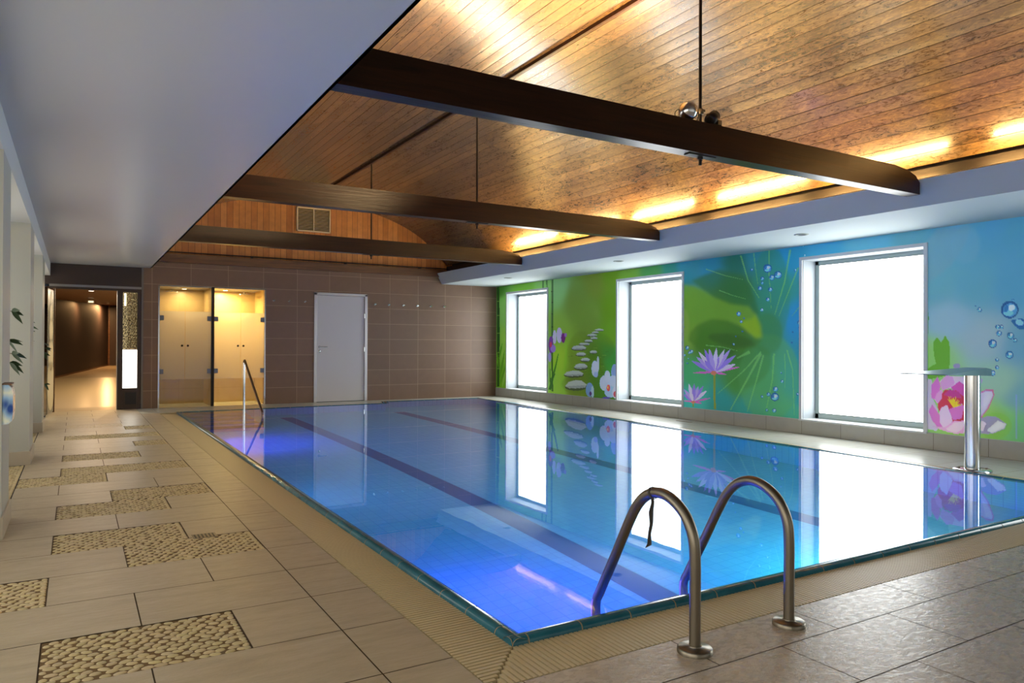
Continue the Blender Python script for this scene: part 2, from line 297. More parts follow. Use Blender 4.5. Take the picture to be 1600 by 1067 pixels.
MURAL_SHAPES = [
([11.354,0.865,11.428,0.663,11.548,0.487,11.704,0.356,11.877,0.288,12.046,0.292,12.191,0.371,12.293,0.516,12.337,0.708,12.316,0.925,12.235,1.136,12.105,1.315,11.942,1.439,11.767,1.496,11.603,1.48,11.468,1.395,11.375,1.252,11.336,1.068],85,120,30,0.25),
([10.705,1.166,10.734,1.075,10.818,0.993,10.948,0.93,11.111,0.894,11.288,0.89,11.458,0.92,11.6,0.98,11.694,1.064,11.727,1.162,11.695,1.259,11.602,1.344,11.461,1.406,11.291,1.437,11.114,1.435,10.95,1.401,10.819,1.339,10.735,1.258],75,120,30,0.3),
([10.873,0.48,10.916,0.41,11.042,0.344,11.24,0.287,11.49,0.248,11.764,0.232,12.031,0.241,12.254,0.276,12.403,0.333,12.456,0.405,12.404,0.482,12.256,0.553,12.033,0.609,11.767,0.644,11.492,0.654,11.242,0.639,11.044,0.601,10.917,0.546],75,115,30,0.3),
([6.805,1.92,6.824,1.688,6.88,1.484,6.968,1.331,7.078,1.249,7.197,1.25,7.311,1.334,7.406,1.494,7.469,1.712,7.492,1.959,7.471,2.204,7.409,2.415,7.315,2.565,7.201,2.637,7.081,2.623,6.971,2.529,6.882,2.366,6.825,2.155],45,135,95,0.5),
([6.642,0.769,6.671,0.56,6.759,0.372,6.896,0.224,7.068,0.135,7.258,0.118,7.441,0.178,7.595,0.31,7.698,0.501,7.735,0.725,7.7,0.952,7.598,1.15,7.445,1.296,7.261,1.371,7.072,1.369,6.899,1.293,6.761,1.156,6.672,0.975],80,160,85,0.55),
([6.926,1.377,6.942,1.275,6.988,1.185,7.058,1.117,7.146,1.08,7.242,1.079,7.333,1.114,7.408,1.183,7.458,1.276,7.475,1.383,7.458,1.489,7.409,1.581,7.334,1.648,7.243,1.682,7.148,1.678,7.06,1.639,6.989,1.57,6.943,1.479],52,125,62,0.5),
([7.187,1.152,7.132,1.064,7.126,0.958,7.17,0.845,7.259,0.738,7.384,0.648,7.532,0.586,7.685,0.561,7.826,0.578,7.935,0.635,7.997,0.726,8.003,0.84,7.954,0.96,7.854,1.072,7.72,1.161,7.567,1.217,7.417,1.234,7.285,1.211],60,130,50,0.5),
([8.922,2.215,8.686,2.18,8.471,2.093,8.195,1.949,7.898,1.846,7.522,1.793,7.401,1.668,7.312,1.523,7.282,1.333,7.4,1.31,7.551,1.408,7.706,1.507,7.962,1.6,8.296,1.635,8.647,1.527,8.829,1.318,8.918,1.292],102,152,42,0.9),
([8.764,1.556,8.773,1.465,8.799,1.386,8.84,1.327,8.891,1.296,8.946,1.296,8.998,1.328,9.041,1.389,9.069,1.47,9.079,1.563,9.07,1.655,9.042,1.735,9.0,1.794,8.948,1.824,8.893,1.822,8.842,1.788,8.801,1.727,8.773,1.646],125,160,60,0.8),
([7.722,1.544,7.644,1.579,7.491,1.611,7.416,1.669,7.326,1.476,7.311,1.322,7.43,1.334,7.551,1.408],125,165,30,1),
([8.792,1.291,8.738,1.436,8.611,1.526,8.296,1.627,7.962,1.592,7.706,1.495,7.49,1.347,7.282,1.286,7.429,1.191,7.705,1.117,8.125,1.188,8.574,1.16],62,118,30,0.7),
([7.406,1.224,7.44,1.196,7.524,1.178,7.649,1.173,7.804,1.181,7.969,1.203,8.125,1.236,8.253,1.276,8.333,1.318,8.356,1.357,8.317,1.387,8.223,1.404,8.086,1.407,7.925,1.396,7.761,1.372,7.613,1.338,7.497,1.3,7.426,1.26],35,80,25,0.5),
([8.723,2.267,8.13,2.4,7.646,2.26,7.432,1.932,7.327,1.642,7.431,1.693,7.552,1.799,7.898,1.854,8.195,1.961,8.471,2.106],42,108,50,0.75),
([4.891,2.443,4.755,2.583,4.411,2.583,4.433,2.417,4.501,2.282,4.612,2.14,4.754,2.036,4.891,1.948],115,155,165,0.55),
([4.295,2.344,4.305,2.271,4.332,2.21,4.375,2.166,4.427,2.145,4.484,2.151,4.538,2.182,4.582,2.235,4.611,2.305,4.622,2.382,4.612,2.456,4.582,2.519,4.538,2.562,4.484,2.581,4.428,2.573,4.375,2.54,4.332,2.486,4.305,2.418],105,160,175,0.5),
([0.0,0.0],0,0,0,-1),
([15.118,2.622,15.011,2.615,14.971,1.494,14.991,0.224,15.097,0.219],35,85,30,1),
([15.115,2.256,14.978,2.249,14.977,2.227,15.115,2.233],110,150,70,1),
([15.112,1.921,14.975,1.917,14.975,1.894,15.112,1.899],110,150,70,1),
([15.108,1.495,14.971,1.494,14.971,1.471,15.108,1.473],110,150,70,1),
([15.105,1.039,14.967,1.041,14.967,1.018,15.104,1.016],110,150,70,1),
([15.101,0.659,14.964,0.663,14.964,0.641,15.101,0.636],110,150,70,1),
([14.948,0.436,14.837,0.674,14.767,0.878,14.737,1.035,14.728,1.118,14.775,1.038,14.852,0.884,14.922,0.679,14.976,0.438],90,160,30,1),
([14.982,0.888,14.902,1.018,14.858,1.131,14.847,1.22,14.849,1.267,14.885,1.224,14.943,1.139,14.987,1.026,15.011,0.89],90,160,30,1),
([14.947,0.284,14.816,0.443,14.728,0.581,14.683,0.689,14.666,0.746,14.719,0.694,14.809,0.592,14.898,0.454,14.975,0.288],90,160,30,1),
([15.01,0.663,15.009,0.796,15.033,0.909,15.075,0.995,15.105,1.039,15.115,0.992,15.121,0.904,15.097,0.79,15.039,0.66],90,160,30,1),
([14.829,0.231,14.757,0.369,14.714,0.487,14.698,0.578,14.695,0.626,14.726,0.58,14.777,0.491,14.821,0.372,14.851,0.232],140,190,80,1),
([13.142,2.652,13.102,2.656,13.085,0.211,13.125,0.223],45,100,35,0.9),
([13.062,2.646,13.033,2.65,13.015,0.215,13.045,0.227],120,170,90,0.9),
([12.993,2.641,12.954,2.644,12.937,0.22,12.976,0.231],40,95,35,0.9),
([12.912,2.634,12.888,2.639,12.871,0.223,12.895,0.235],130,175,100,0.9),
([12.798,2.626,12.735,2.627,12.719,0.232,12.781,0.242],40,95,35,0.9),
([12.824,2.628,12.805,2.633,12.788,0.228,12.808,0.24],120,165,80,0.9),
([12.801,2.343,12.729,2.338,12.728,2.322,12.801,2.326],20,60,20,1),
([12.799,2.113,12.727,2.11,12.727,2.094,12.799,2.097],20,60,20,1),
([12.797,1.871,12.725,1.868,12.725,1.852,12.797,1.854],20,60,20,1),
([12.796,1.601,12.723,1.6,12.723,1.584,12.795,1.585],20,60,20,1),
([12.546,1.04,12.576,0.97,12.605,0.9,12.635,0.83,12.665,0.76,12.703,0.69,12.742,0.619,12.782,0.548,12.821,0.476,12.731,0.465,12.699,0.538,12.667,0.61,12.636,0.681,12.604,0.753,12.582,0.825,12.559,0.896,12.537,0.966,12.515,1.037],45,115,30,0.9),
([12.668,0.62,12.694,0.595,12.72,0.57,12.746,0.545,12.775,0.517,12.806,0.455,12.837,0.393,12.869,0.331,12.9,0.27,12.794,0.261,12.771,0.323,12.749,0.385,12.727,0.447,12.705,0.508,12.689,0.532,12.671,0.559,12.653,0.585,12.635,0.612],40,100,40,0.9),
([12.86,0.872,12.86,0.801,12.859,0.73,12.859,0.659,12.859,0.588,12.853,0.507,12.847,0.426,12.842,0.346,12.836,0.265,12.785,0.269,12.795,0.349,12.805,0.43,12.815,0.51,12.825,0.59,12.829,0.661,12.833,0.731,12.838,0.802,12.842,0.873],50,110,40,1),
([12.165,0.975,12.021,0.985,12.023,0.995,12.166,0.979],60,95,20,0.55),
([12.153,0.792,12.047,0.786,12.046,0.796,12.152,0.795],130,165,60,0.55),
([11.295,1.098,11.207,1.104,11.209,1.113,11.295,1.101],110,140,40,0.55),
([11.688,0.664,11.558,0.691,11.563,0.699,11.69,0.667],60,95,20,0.55),
([11.887,0.601,11.76,0.602,11.76,0.612,11.887,0.604],130,165,60,0.55),
([12.281,0.28,12.194,0.282,12.195,0.292,12.281,0.283],110,140,40,0.55),
([11.094,0.686,11.0,0.704,11.004,0.712,11.095,0.689],60,95,20,0.55),
([12.242,0.532,12.148,0.525,12.145,0.535,12.241,0.536],130,165,60,0.55),
([11.385,0.367,11.315,0.38,11.32,0.389,11.386,0.37],110,140,40,0.55),
([11.867,0.516,11.738,0.515,11.737,0.525,11.867,0.519],60,95,20,0.55),
([11.171,0.62,11.054,0.64,11.058,0.649,11.172,0.623],130,165,60,0.55),
([11.691,0.508,11.547,0.504,11.546,0.513,11.691,0.511],110,140,40,0.55),
([11.148,0.853,11.054,0.846,11.053,0.855,11.148,0.856],60,95,20,0.55),
([11.34,0.939,11.203,0.937,11.202,0.947,11.34,0.942],130,165,60,0.55),
([11.517,0.839,11.404,0.834,11.403,0.844,11.517,0.842],110,140,40,0.55),
([12.029,0.504,11.893,0.517,11.895,0.526,12.03,0.507],60,95,20,0.55),
([11.06,1.019,10.929,1.014,10.929,1.023,11.06,1.023],130,165,60,0.55),
([11.004,0.656,10.897,0.681,10.902,0.689,11.005,0.659],110,140,40,0.55),
([11.225,0.501,11.174,0.502,11.175,0.511,11.225,0.504],60,95,20,0.55),
([12.166,1.016,12.088,1.036,12.095,1.044,12.168,1.019],130,165,60,0.55),
([12.106,0.92,11.998,0.941,12.003,0.95,12.108,0.924],110,140,40,0.55),
([11.002,0.582,10.936,0.591,10.939,0.599,11.004,0.585],60,95,20,0.55),
([11.332,1.153,11.214,1.153,11.215,1.162,11.332,1.156],130,165,60,0.55),
([11.478,0.597,11.36,0.607,11.361,0.616,11.479,0.6],110,140,40,0.55),
([11.527,1.02,11.427,1.012,11.426,1.021,11.527,1.023],60,95,20,0.55),
([11.623,0.712,11.491,0.717,11.491,0.726,11.623,0.716],130,165,60,0.55),
([12.257,0.7,12.18,0.717,12.186,0.726,12.259,0.703],110,140,40,0.55),
([11.747,0.851,11.598,0.854,11.598,0.864,11.747,0.854],60,95,20,0.55),
([11.801,0.879,11.7,0.87,11.698,0.88,11.8,0.882],130,165,60,0.55),
([11.533,0.368,11.424,0.387,11.428,0.396,11.534,0.371],110,140,40,0.55),
([11.024,0.464,10.903,0.486,10.907,0.494,11.025,0.467],60,95,20,0.55),
([11.186,0.975,11.091,0.976,11.091,0.985,11.186,0.979],130,165,60,0.55),
([11.918,0.67,11.831,0.683,11.835,0.692,11.919,0.674],110,140,40,0.55),
([11.491,1.105,11.397,1.106,11.398,1.115,11.492,1.108],60,95,20,0.55),
([11.33,1.121,11.266,1.126,11.269,1.135,11.331,1.124],130,165,60,0.55),
([11.724,0.591,11.64,0.588,11.638,0.597,11.723,0.595],110,140,40,0.55),
([11.047,0.986,10.987,0.984,10.987,0.993,11.046,0.989],60,95,20,0.55),
([11.813,0.991,11.703,1.014,11.708,1.023,11.815,0.995],130,165,60,0.55),
([12.107,0.81,11.978,0.833,11.983,0.842,12.109,0.813],110,140,40,0.55),
([10.963,1.075,10.863,1.094,10.868,1.103,10.964,1.078],60,95,20,0.55),
([12.209,0.645,12.135,0.663,12.142,0.672,12.211,0.648],130,165,60,0.55),
([11.039,0.729,10.995,0.719,10.991,0.728,11.037,0.732],110,140,40,0.55),
([11.707,0.426,11.631,0.441,11.636,0.45,11.709,0.43],60,95,20,0.55),
([11.725,0.956,11.599,0.956,11.599,0.965,11.725,0.959],130,165,60,0.55),
([11.766,0.499,11.662,0.518,11.666,0.527,11.768,0.502],110,140,40,0.55),
([11.577,1.054,11.48,1.074,11.485,1.082,11.579,1.057],60,95,20,0.55),
([11.509,0.33,11.462,0.331,11.463,0.341,11.51,0.334],130,165,60,0.55),
([11.248,0.591,11.143,0.606,11.146,0.615,11.249,0.595],110,140,40,0.55),
([11.113,0.599,11.011,0.61,11.014,0.619,11.114,0.602],60,95,20,0.55),
([11.381,0.91,11.263,0.921,11.265,0.93,11.382,0.913],130,165,60,0.55),
([11.227,0.774,11.178,0.782,11.182,0.79,11.229,0.777],110,140,40,0.55),
([11.137,0.636,11.025,0.641,11.026,0.65,11.137,0.64],60,95,20,0.55),
([11.787,0.54,11.727,0.562,11.736,0.569,11.79,0.543],130,165,60,0.55),
([11.112,0.354,11.055,0.348,11.052,0.357,11.111,0.357],110,140,40,0.55),
([11.092,0.848,11.02,0.849,11.021,0.858,11.093,0.851],60,95,20,0.55),
([11.39,1.055,11.291,1.066,11.295,1.075,11.392,1.058],130,165,60,0.55),
([11.313,1.188,11.182,1.19,11.183,1.2,11.313,1.191],110,140,40,0.55),
([11.681,0.687,11.601,0.709,11.607,0.717,11.684,0.69],60,95,20,0.55),
([11.986,0.695,11.916,0.706,11.921,0.715,11.988,0.698],130,165,60,0.55),
([11.08,0.426,11.02,0.438,11.025,0.446,11.081,0.429],110,140,40,0.55),
([11.095,1.024,11.007,1.037,11.011,1.046,11.096,1.027],60,95,20,0.55),
([11.288,0.798,11.175,0.812,11.178,0.821,11.289,0.802],130,165,60,0.55),
([11.793,0.601,11.679,0.617,11.682,0.626,11.794,0.604],110,140,40,0.55),
([11.582,0.894,11.486,0.917,11.492,0.925,11.584,0.897],60,95,20,0.55),
([12.022,1.06,11.968,1.079,11.977,1.087,12.025,1.063],130,165,60,0.55),
([10.977,0.994,10.906,0.988,10.905,0.997,10.976,0.997],110,140,40,0.55),
([11.466,0.763,11.332,0.761,11.331,0.77,11.466,0.766],60,95,20,0.55),
([11.112,0.792,10.983,0.811,10.987,0.82,11.113,0.795],130,165,60,0.55),
([11.071,0.763,10.964,0.772,10.966,0.781,11.072,0.766],110,140,40,0.55),
([12.017,0.732,11.86,0.757,11.864,0.766,12.018,0.735],60,95,20,0.55),
([11.018,1.492,11.027,1.486,11.052,1.48,11.092,1.477,11.14,1.475,11.192,1.476,11.241,1.479,11.281,1.484,11.308,1.49,11.317,1.497,11.308,1.503,11.282,1.508,11.241,1.512,11.192,1.513,11.14,1.512,11.092,1.509,11.053,1.504,11.027,1.498],60,75,50,0.9),
([11.308,1.5,11.263,1.519,11.172,1.526,11.083,1.522,11.017,1.504,11.039,1.489,11.127,1.487,11.247,1.489],168,182,172,1),
([11.293,1.499,11.039,1.5,11.046,1.489,11.127,1.488,11.247,1.489],135,150,145,0.8),
([11.166,1.446,11.173,1.441,11.194,1.437,11.226,1.433,11.265,1.432,11.307,1.432,11.347,1.435,11.38,1.439,11.401,1.444,11.409,1.449,11.401,1.455,11.38,1.459,11.347,1.462,11.308,1.464,11.265,1.463,11.226,1.461,11.194,1.457,11.173,1.452],60,75,50,0.9),
([11.399,1.452,11.363,1.468,11.29,1.475,11.217,1.472,11.163,1.456,11.181,1.444,11.253,1.442,11.35,1.443],168,182,172,1),
([11.387,1.452,11.181,1.453,11.187,1.444,11.253,1.442,11.35,1.444],135,150,145,0.8),
([11.226,1.392,11.236,1.385,11.264,1.378,11.309,1.374,11.364,1.372,11.422,1.372,11.478,1.375,11.523,1.38,11.553,1.387,11.564,1.395,11.553,1.403,11.524,1.409,11.478,1.414,11.422,1.416,11.364,1.415,11.309,1.412,11.265,1.407,11.236,1.4],60,75,50,0.9),
([11.554,1.399,11.503,1.422,11.401,1.431,11.3,1.428,11.225,1.406,11.25,1.388,11.35,1.385,11.486,1.387],168,182,172,1),
([11.537,1.399,11.25,1.401,11.258,1.388,11.35,1.386,11.486,1.387],135,150,145,0.8),
([11.21,1.335,11.217,1.328,11.238,1.323,11.27,1.319,11.31,1.317,11.352,1.317,11.392,1.319,11.425,1.324,11.447,1.329,11.454,1.336,11.447,1.342,11.425,1.348,11.393,1.352,11.353,1.354,11.31,1.354,11.271,1.351,11.238,1.347,11.218,1.341],60,75,50,0.9),
([11.445,1.339,11.408,1.359,11.335,1.368,11.262,1.365,11.207,1.347,11.225,1.331,11.298,1.328,11.396,1.329],168,182,172,1),
([11.433,1.339,11.225,1.342,11.231,1.331,11.298,1.329,11.396,1.33],135,150,145,0.8),
([11.362,1.281,11.37,1.273,11.394,1.266,11.431,1.26,11.476,1.258,11.525,1.258,11.571,1.261,11.608,1.266,11.633,1.273,11.642,1.282,11.633,1.29,11.609,1.297,11.571,1.302,11.525,1.305,11.476,1.305,11.431,1.302,11.394,1.296,11.37,1.289],60,75,50,0.9),
([11.632,1.286,11.59,1.311,11.505,1.322,11.422,1.319,11.359,1.296,11.38,1.277,11.463,1.273,11.576,1.273],168,182,172,1),
([11.618,1.286,11.38,1.291,11.387,1.277,11.463,1.274,11.576,1.274],135,150,145,0.8),
([11.454,1.222,11.465,1.215,11.497,1.208,11.547,1.203,11.608,1.2,11.674,1.2,11.737,1.202,11.788,1.207,11.822,1.214,11.834,1.222,11.822,1.229,11.788,1.236,11.737,1.241,11.675,1.244,11.609,1.244,11.547,1.241,11.497,1.236,11.465,1.23],60,75,50,0.9),
([11.824,1.226,11.766,1.25,11.651,1.26,11.538,1.258,11.454,1.237,11.481,1.218,11.594,1.214,11.747,1.214],168,182,172,1),
([11.804,1.226,11.482,1.231,11.491,1.218,11.594,1.215,11.747,1.215],135,150,145,0.8),
([11.562,1.137,11.577,1.122,11.621,1.109,11.688,1.1,11.772,1.094,11.862,1.093,11.947,1.097,12.017,1.106,12.063,1.119,12.079,1.133,12.063,1.148,12.017,1.161,11.947,1.171,11.862,1.176,11.772,1.177,11.689,1.172,11.621,1.163,11.577,1.151],60,75,50,0.9),
([12.07,1.141,11.99,1.187,11.833,1.207,11.679,1.202,11.565,1.163,11.603,1.129,11.756,1.121,11.963,1.119],168,182,172,1),
([12.043,1.141,11.603,1.154,11.616,1.129,11.756,1.122,11.963,1.121],135,150,145,0.8),
([11.577,1.017,11.587,1.006,11.618,0.996,11.664,0.988,11.721,0.984,11.782,0.983,11.84,0.986,11.888,0.992,11.919,1.002,11.93,1.013,11.919,1.024,11.888,1.034,11.841,1.042,11.783,1.046,11.721,1.047,11.664,1.044,11.618,1.037,11.588,1.028],60,75,50,0.9),
([11.92,1.018,11.867,1.054,11.76,1.07,11.655,1.067,11.576,1.038,11.602,1.011,11.707,1.004,11.848,1.002],168,182,172,1),
([11.902,1.019,11.602,1.03,11.611,1.011,11.707,1.005,11.848,1.003],135,150,145,0.8),
([11.224,1.067,11.231,1.058,11.252,1.049,11.284,1.043,11.324,1.039,11.366,1.039,11.406,1.042,11.439,1.047,11.461,1.055,11.468,1.064,11.461,1.074,11.439,1.082,11.407,1.088,11.366,1.092,11.324,1.092,11.284,1.089,11.252,1.084,11.231,1.076],60,75,50,0.9),
([11.459,1.069,11.422,1.098,11.348,1.111,11.275,1.109,11.221,1.084,11.239,1.062,11.311,1.057,11.409,1.055],168,182,172,1),
([11.447,1.069,11.239,1.078,11.245,1.062,11.311,1.058,11.409,1.056],135,150,145,0.8),
([11.446,0.911,11.455,0.9,11.482,0.89,11.523,0.882,11.574,0.877,11.629,0.875,11.681,0.878,11.723,0.884,11.751,0.894,11.761,0.904,11.751,0.916,11.723,0.926,11.681,0.934,11.629,0.939,11.574,0.94,11.523,0.937,11.482,0.93,11.455,0.921],60,75,50,0.9),
([11.751,0.91,11.703,0.945,11.608,0.962,11.514,0.96,11.444,0.931,11.467,0.905,11.561,0.897,11.687,0.895],168,182,172,1),
([11.735,0.911,11.467,0.923,11.475,0.905,11.561,0.898,11.687,0.896],135,150,145,0.8),
([11.522,0.77,11.536,0.752,11.575,0.735,11.635,0.722,11.71,0.713,11.79,0.711,11.866,0.715,11.929,0.724,11.97,0.739,11.984,0.757,11.97,0.775,11.929,0.792,11.867,0.805,11.791,0.813,11.71,0.815,11.636,0.811,11.575,0.801,11.536,0.787],60,75,50,0.9),
([11.974,0.766,11.904,0.823,11.764,0.851,11.627,0.848,11.524,0.803,11.558,0.76,11.694,0.747,11.88,0.741],168,182,172,1),
([11.951,0.767,11.558,0.79,11.569,0.759,11.694,0.748,11.88,0.743],135,150,145,0.8),
([11.647,0.621,11.667,0.602,11.725,0.584,11.815,0.569,11.926,0.559,12.047,0.554,12.161,0.556,12.256,0.564,12.318,0.577,12.34,0.595,12.318,0.614,12.256,0.632,12.162,0.647,12.047,0.658,11.927,0.662,11.816,0.659,11.726,0.651,11.667,0.637],60,75,50,0.9),
([12.33,0.605,12.223,0.665,12.012,0.697,11.806,0.697,11.655,0.654,11.704,0.609,11.908,0.592,12.187,0.582],168,182,172,1),
([12.294,0.606,11.705,0.64,11.721,0.609,11.908,0.594,12.187,0.584],135,150,145,0.8),
([11.542,0.393,11.564,0.366,11.626,0.339,11.723,0.317,11.844,0.301,11.975,0.294,12.099,0.296,12.202,0.308,12.27,0.329,12.294,0.355,12.27,0.383,12.203,0.411,12.1,0.433,11.976,0.448,11.845,0.454,11.724,0.451,11.627,0.438,11.564,0.418],60,75,50,0.9),
([12.284,0.369,12.167,0.459,11.938,0.507,11.715,0.507,11.551,0.442,11.605,0.376,11.825,0.351,12.128,0.335],168,182,172,1),
([12.244,0.371,11.605,0.422,11.623,0.375,11.825,0.354,12.128,0.338],135,150,145,0.8),
([12.4,1.415,12.406,1.361,12.423,1.314,12.448,1.278,12.48,1.26,12.514,1.26,12.546,1.279,12.573,1.314,12.59,1.362,12.596,1.417,12.591,1.472,12.574,1.52,12.548,1.555,12.516,1.573,12.482,1.572,12.45,1.553,12.424,1.517,12.407,1.469],185,180,225,1),
([12.61,1.377,12.614,1.328,12.625,1.285,12.641,1.253,12.662,1.236,12.684,1.236,12.706,1.253,12.723,1.285,12.734,1.329,12.739,1.378,12.735,1.428,12.724,1.471,12.707,1.503,12.686,1.52,12.664,1.52,12.643,1.503,12.626,1.47,12.614,1.427],190,190,225,1),
([12.283,1.355,12.288,1.32,12.3,1.29,12.32,1.267,12.345,1.255,12.371,1.255,12.396,1.267,12.416,1.29,12.43,1.321,12.435,1.356,12.43,1.391,12.417,1.422,12.397,1.445,12.373,1.457,12.346,1.457,12.321,1.444,12.301,1.421,12.288,1.39],110,40,120,1),
([12.72,1.217,12.725,1.155,12.74,1.101,12.764,1.06,12.793,1.038,12.824,1.038,12.854,1.059,12.879,1.1,12.895,1.154,12.901,1.217,12.896,1.28,12.88,1.334,12.856,1.375,12.827,1.396,12.795,1.396,12.766,1.374,12.741,1.334,12.725,1.279],115,60,150,1),
([12.626,1.137,12.632,1.11,12.649,1.086,12.676,1.068,12.708,1.058,12.743,1.057,12.776,1.067,12.803,1.084,12.821,1.108,12.827,1.136,12.821,1.164,12.804,1.188,12.777,1.206,12.744,1.216,12.709,1.216,12.677,1.207,12.65,1.189,12.633,1.165],150,120,200,1),
([12.797,0.954,12.8,0.92,12.809,0.889,12.824,0.866,12.841,0.854,12.86,0.854,12.878,0.865,12.893,0.888,12.903,0.918,12.906,0.953,12.903,0.988,12.894,1.018,12.879,1.041,12.862,1.053,12.843,1.053,12.825,1.042,12.81,1.019,12.801,0.989],160,150,215,1),
([12.774,1.217,12.776,1.196,12.783,1.178,12.795,1.165,12.809,1.157,12.824,1.157,12.838,1.164,12.85,1.178,12.858,1.196,12.861,1.217,12.858,1.238,12.851,1.256,12.839,1.27,12.825,1.277,12.81,1.277,12.796,1.27,12.784,1.256,12.776,1.238],190,60,90,1),
([12.49,1.337,12.493,1.316,12.5,1.298,12.511,1.285,12.525,1.278,12.539,1.278,12.553,1.285,12.564,1.299,12.572,1.317,12.575,1.337,12.572,1.358,12.565,1.376,12.554,1.389,12.54,1.396,12.525,1.396,12.512,1.388,12.5,1.375,12.493,1.357],200,200,235,1),
([12.226,1.414,12.229,1.4,12.237,1.388,12.249,1.38,12.265,1.375,12.281,1.375,12.297,1.38,12.31,1.389,12.318,1.401,12.321,1.414,12.318,1.428,12.31,1.44,12.298,1.448,12.282,1.453,12.265,1.453,12.25,1.448,12.237,1.439,12.229,1.427],150,110,180,1),
([11.183,0.76,11.189,0.706,11.207,0.658,11.235,0.623,11.269,0.603,11.306,0.601,11.341,0.618,11.37,0.653,11.388,0.7,11.395,0.753,11.389,0.808,11.371,0.856,11.342,0.892,11.308,0.911,11.271,0.912,11.236,0.894,11.208,0.86,11.19,0.813],185,205,225,1),
([11.157,0.852,11.158,0.802,11.164,0.758,11.174,0.725,11.185,0.707,11.198,0.706,11.21,0.723,11.22,0.756,11.226,0.8,11.229,0.851,11.227,0.901,11.221,0.946,11.211,0.979,11.2,0.996,11.187,0.996,11.175,0.979,11.165,0.947,11.159,0.902],190,205,220,1),
([11.191,0.649,11.195,0.63,11.207,0.613,11.224,0.6,11.246,0.593,11.269,0.592,11.291,0.598,11.308,0.609,11.32,0.625,11.324,0.644,11.32,0.664,11.309,0.681,11.291,0.694,11.269,0.701,11.246,0.702,11.225,0.696,11.207,0.684,11.195,0.668],150,170,215,1),
([11.332,0.347,11.339,0.299,11.36,0.256,11.392,0.223,11.432,0.204,11.475,0.201,11.516,0.216,11.549,0.245,11.571,0.286,11.579,0.334,11.572,0.383,11.55,0.426,11.517,0.459,11.477,0.478,11.434,0.48,11.394,0.465,11.361,0.435,11.339,0.395],110,150,195,1),
([11.313,0.311,11.316,0.273,11.324,0.239,11.337,0.214,11.353,0.199,11.37,0.198,11.386,0.211,11.399,0.235,11.408,0.268,11.411,0.306,11.408,0.344,11.4,0.378,11.387,0.404,11.371,0.418,11.354,0.419,11.338,0.406,11.325,0.382,11.316,0.349],160,190,215,1),
([11.386,0.27,11.388,0.254,11.395,0.24,11.404,0.229,11.417,0.222,11.429,0.222,11.441,0.226,11.451,0.236,11.458,0.25,11.46,0.266,11.458,0.282,11.452,0.296,11.442,0.307,11.43,0.313,11.417,0.314,11.405,0.309,11.395,0.299,11.389,0.286],80,50,110,1),
([10.591,0.706,10.596,0.652,10.613,0.603,10.639,0.566,10.671,0.546,10.705,0.544,10.738,0.562,10.764,0.597,10.782,0.645,10.788,0.7,10.782,0.755,10.765,0.804,10.739,0.841,10.707,0.861,10.673,0.861,10.64,0.843,10.614,0.808,10.597,0.761],130,160,210,1),
([10.844,0.5,10.853,0.45,10.877,0.406,10.916,0.371,10.963,0.351,11.014,0.349,11.062,0.363,11.101,0.394,11.127,0.437,11.137,0.486,11.128,0.537,11.102,0.582,11.063,0.616,11.015,0.635,10.964,0.637,10.917,0.622,10.878,0.591,10.853,0.549],180,200,225,1),
([10.576,0.512,10.585,0.463,10.611,0.419,10.652,0.386,10.702,0.366,10.756,0.363,10.808,0.377,10.85,0.407,10.878,0.449,10.887,0.498,10.878,0.548,10.851,0.592,10.809,0.626,10.758,0.645,10.704,0.647,10.653,0.632,10.612,0.602,10.585,0.56],175,195,225,1),
([10.816,0.627,10.821,0.589,10.836,0.554,10.859,0.529,10.887,0.514,10.917,0.513,10.945,0.525,10.969,0.549,10.984,0.582,10.99,0.62,10.985,0.659,10.97,0.693,10.947,0.719,10.918,0.733,10.888,0.734,10.86,0.722,10.837,0.698,10.822,0.665],185,205,230,1),
([10.645,0.349,10.655,0.312,10.684,0.278,10.729,0.252,10.784,0.235,10.844,0.232,10.9,0.241,10.947,0.262,10.977,0.293,10.988,0.33,10.978,0.368,10.948,0.402,10.901,0.428,10.845,0.444,10.785,0.447,10.73,0.437,10.685,0.416,10.655,0.385],150,180,215,1),
([10.583,0.335,10.588,0.298,10.603,0.265,10.625,0.24,10.652,0.226,10.681,0.224,10.709,0.235,10.732,0.257,10.746,0.289,10.752,0.325,10.747,0.362,10.732,0.395,10.71,0.42,10.682,0.434,10.653,0.436,10.626,0.425,10.603,0.402,10.589,0.371],190,205,225,1),
([10.815,0.411,10.818,0.39,10.828,0.37,10.843,0.355,10.862,0.347,10.882,0.346,10.901,0.352,10.916,0.365,10.927,0.384,10.93,0.405,10.927,0.427,10.917,0.447,10.902,0.462,10.883,0.47,10.863,0.471,10.844,0.464,10.829,0.451,10.819,0.433],195,85,80,1),
([10.864,0.418,10.865,0.409,10.869,0.401,10.875,0.395,10.883,0.392,10.891,0.392,10.898,0.394,10.905,0.399,10.909,0.407,10.91,0.415,10.909,0.424,10.905,0.432,10.899,0.438,10.891,0.441,10.883,0.442,10.875,0.439,10.869,0.434,10.865,0.426],230,180,80,1),
([10.611,0.307,10.614,0.287,10.624,0.269,10.639,0.256,10.657,0.248,10.676,0.247,10.695,0.252,10.71,0.264,10.72,0.281,10.723,0.3,10.72,0.32,10.71,0.338,10.695,0.351,10.677,0.359,10.658,0.36,10.639,0.354,10.624,0.342,10.615,0.326],180,80,95,1),
([10.814,0.223,10.821,0.215,10.841,0.207,10.871,0.2,10.909,0.195,10.949,0.193,10.987,0.193,11.019,0.196,11.039,0.201,11.046,0.208,11.039,0.216,11.019,0.224,10.988,0.231,10.95,0.236,10.909,0.238,10.871,0.238,10.841,0.235,10.821,0.23],90,80,170,1),
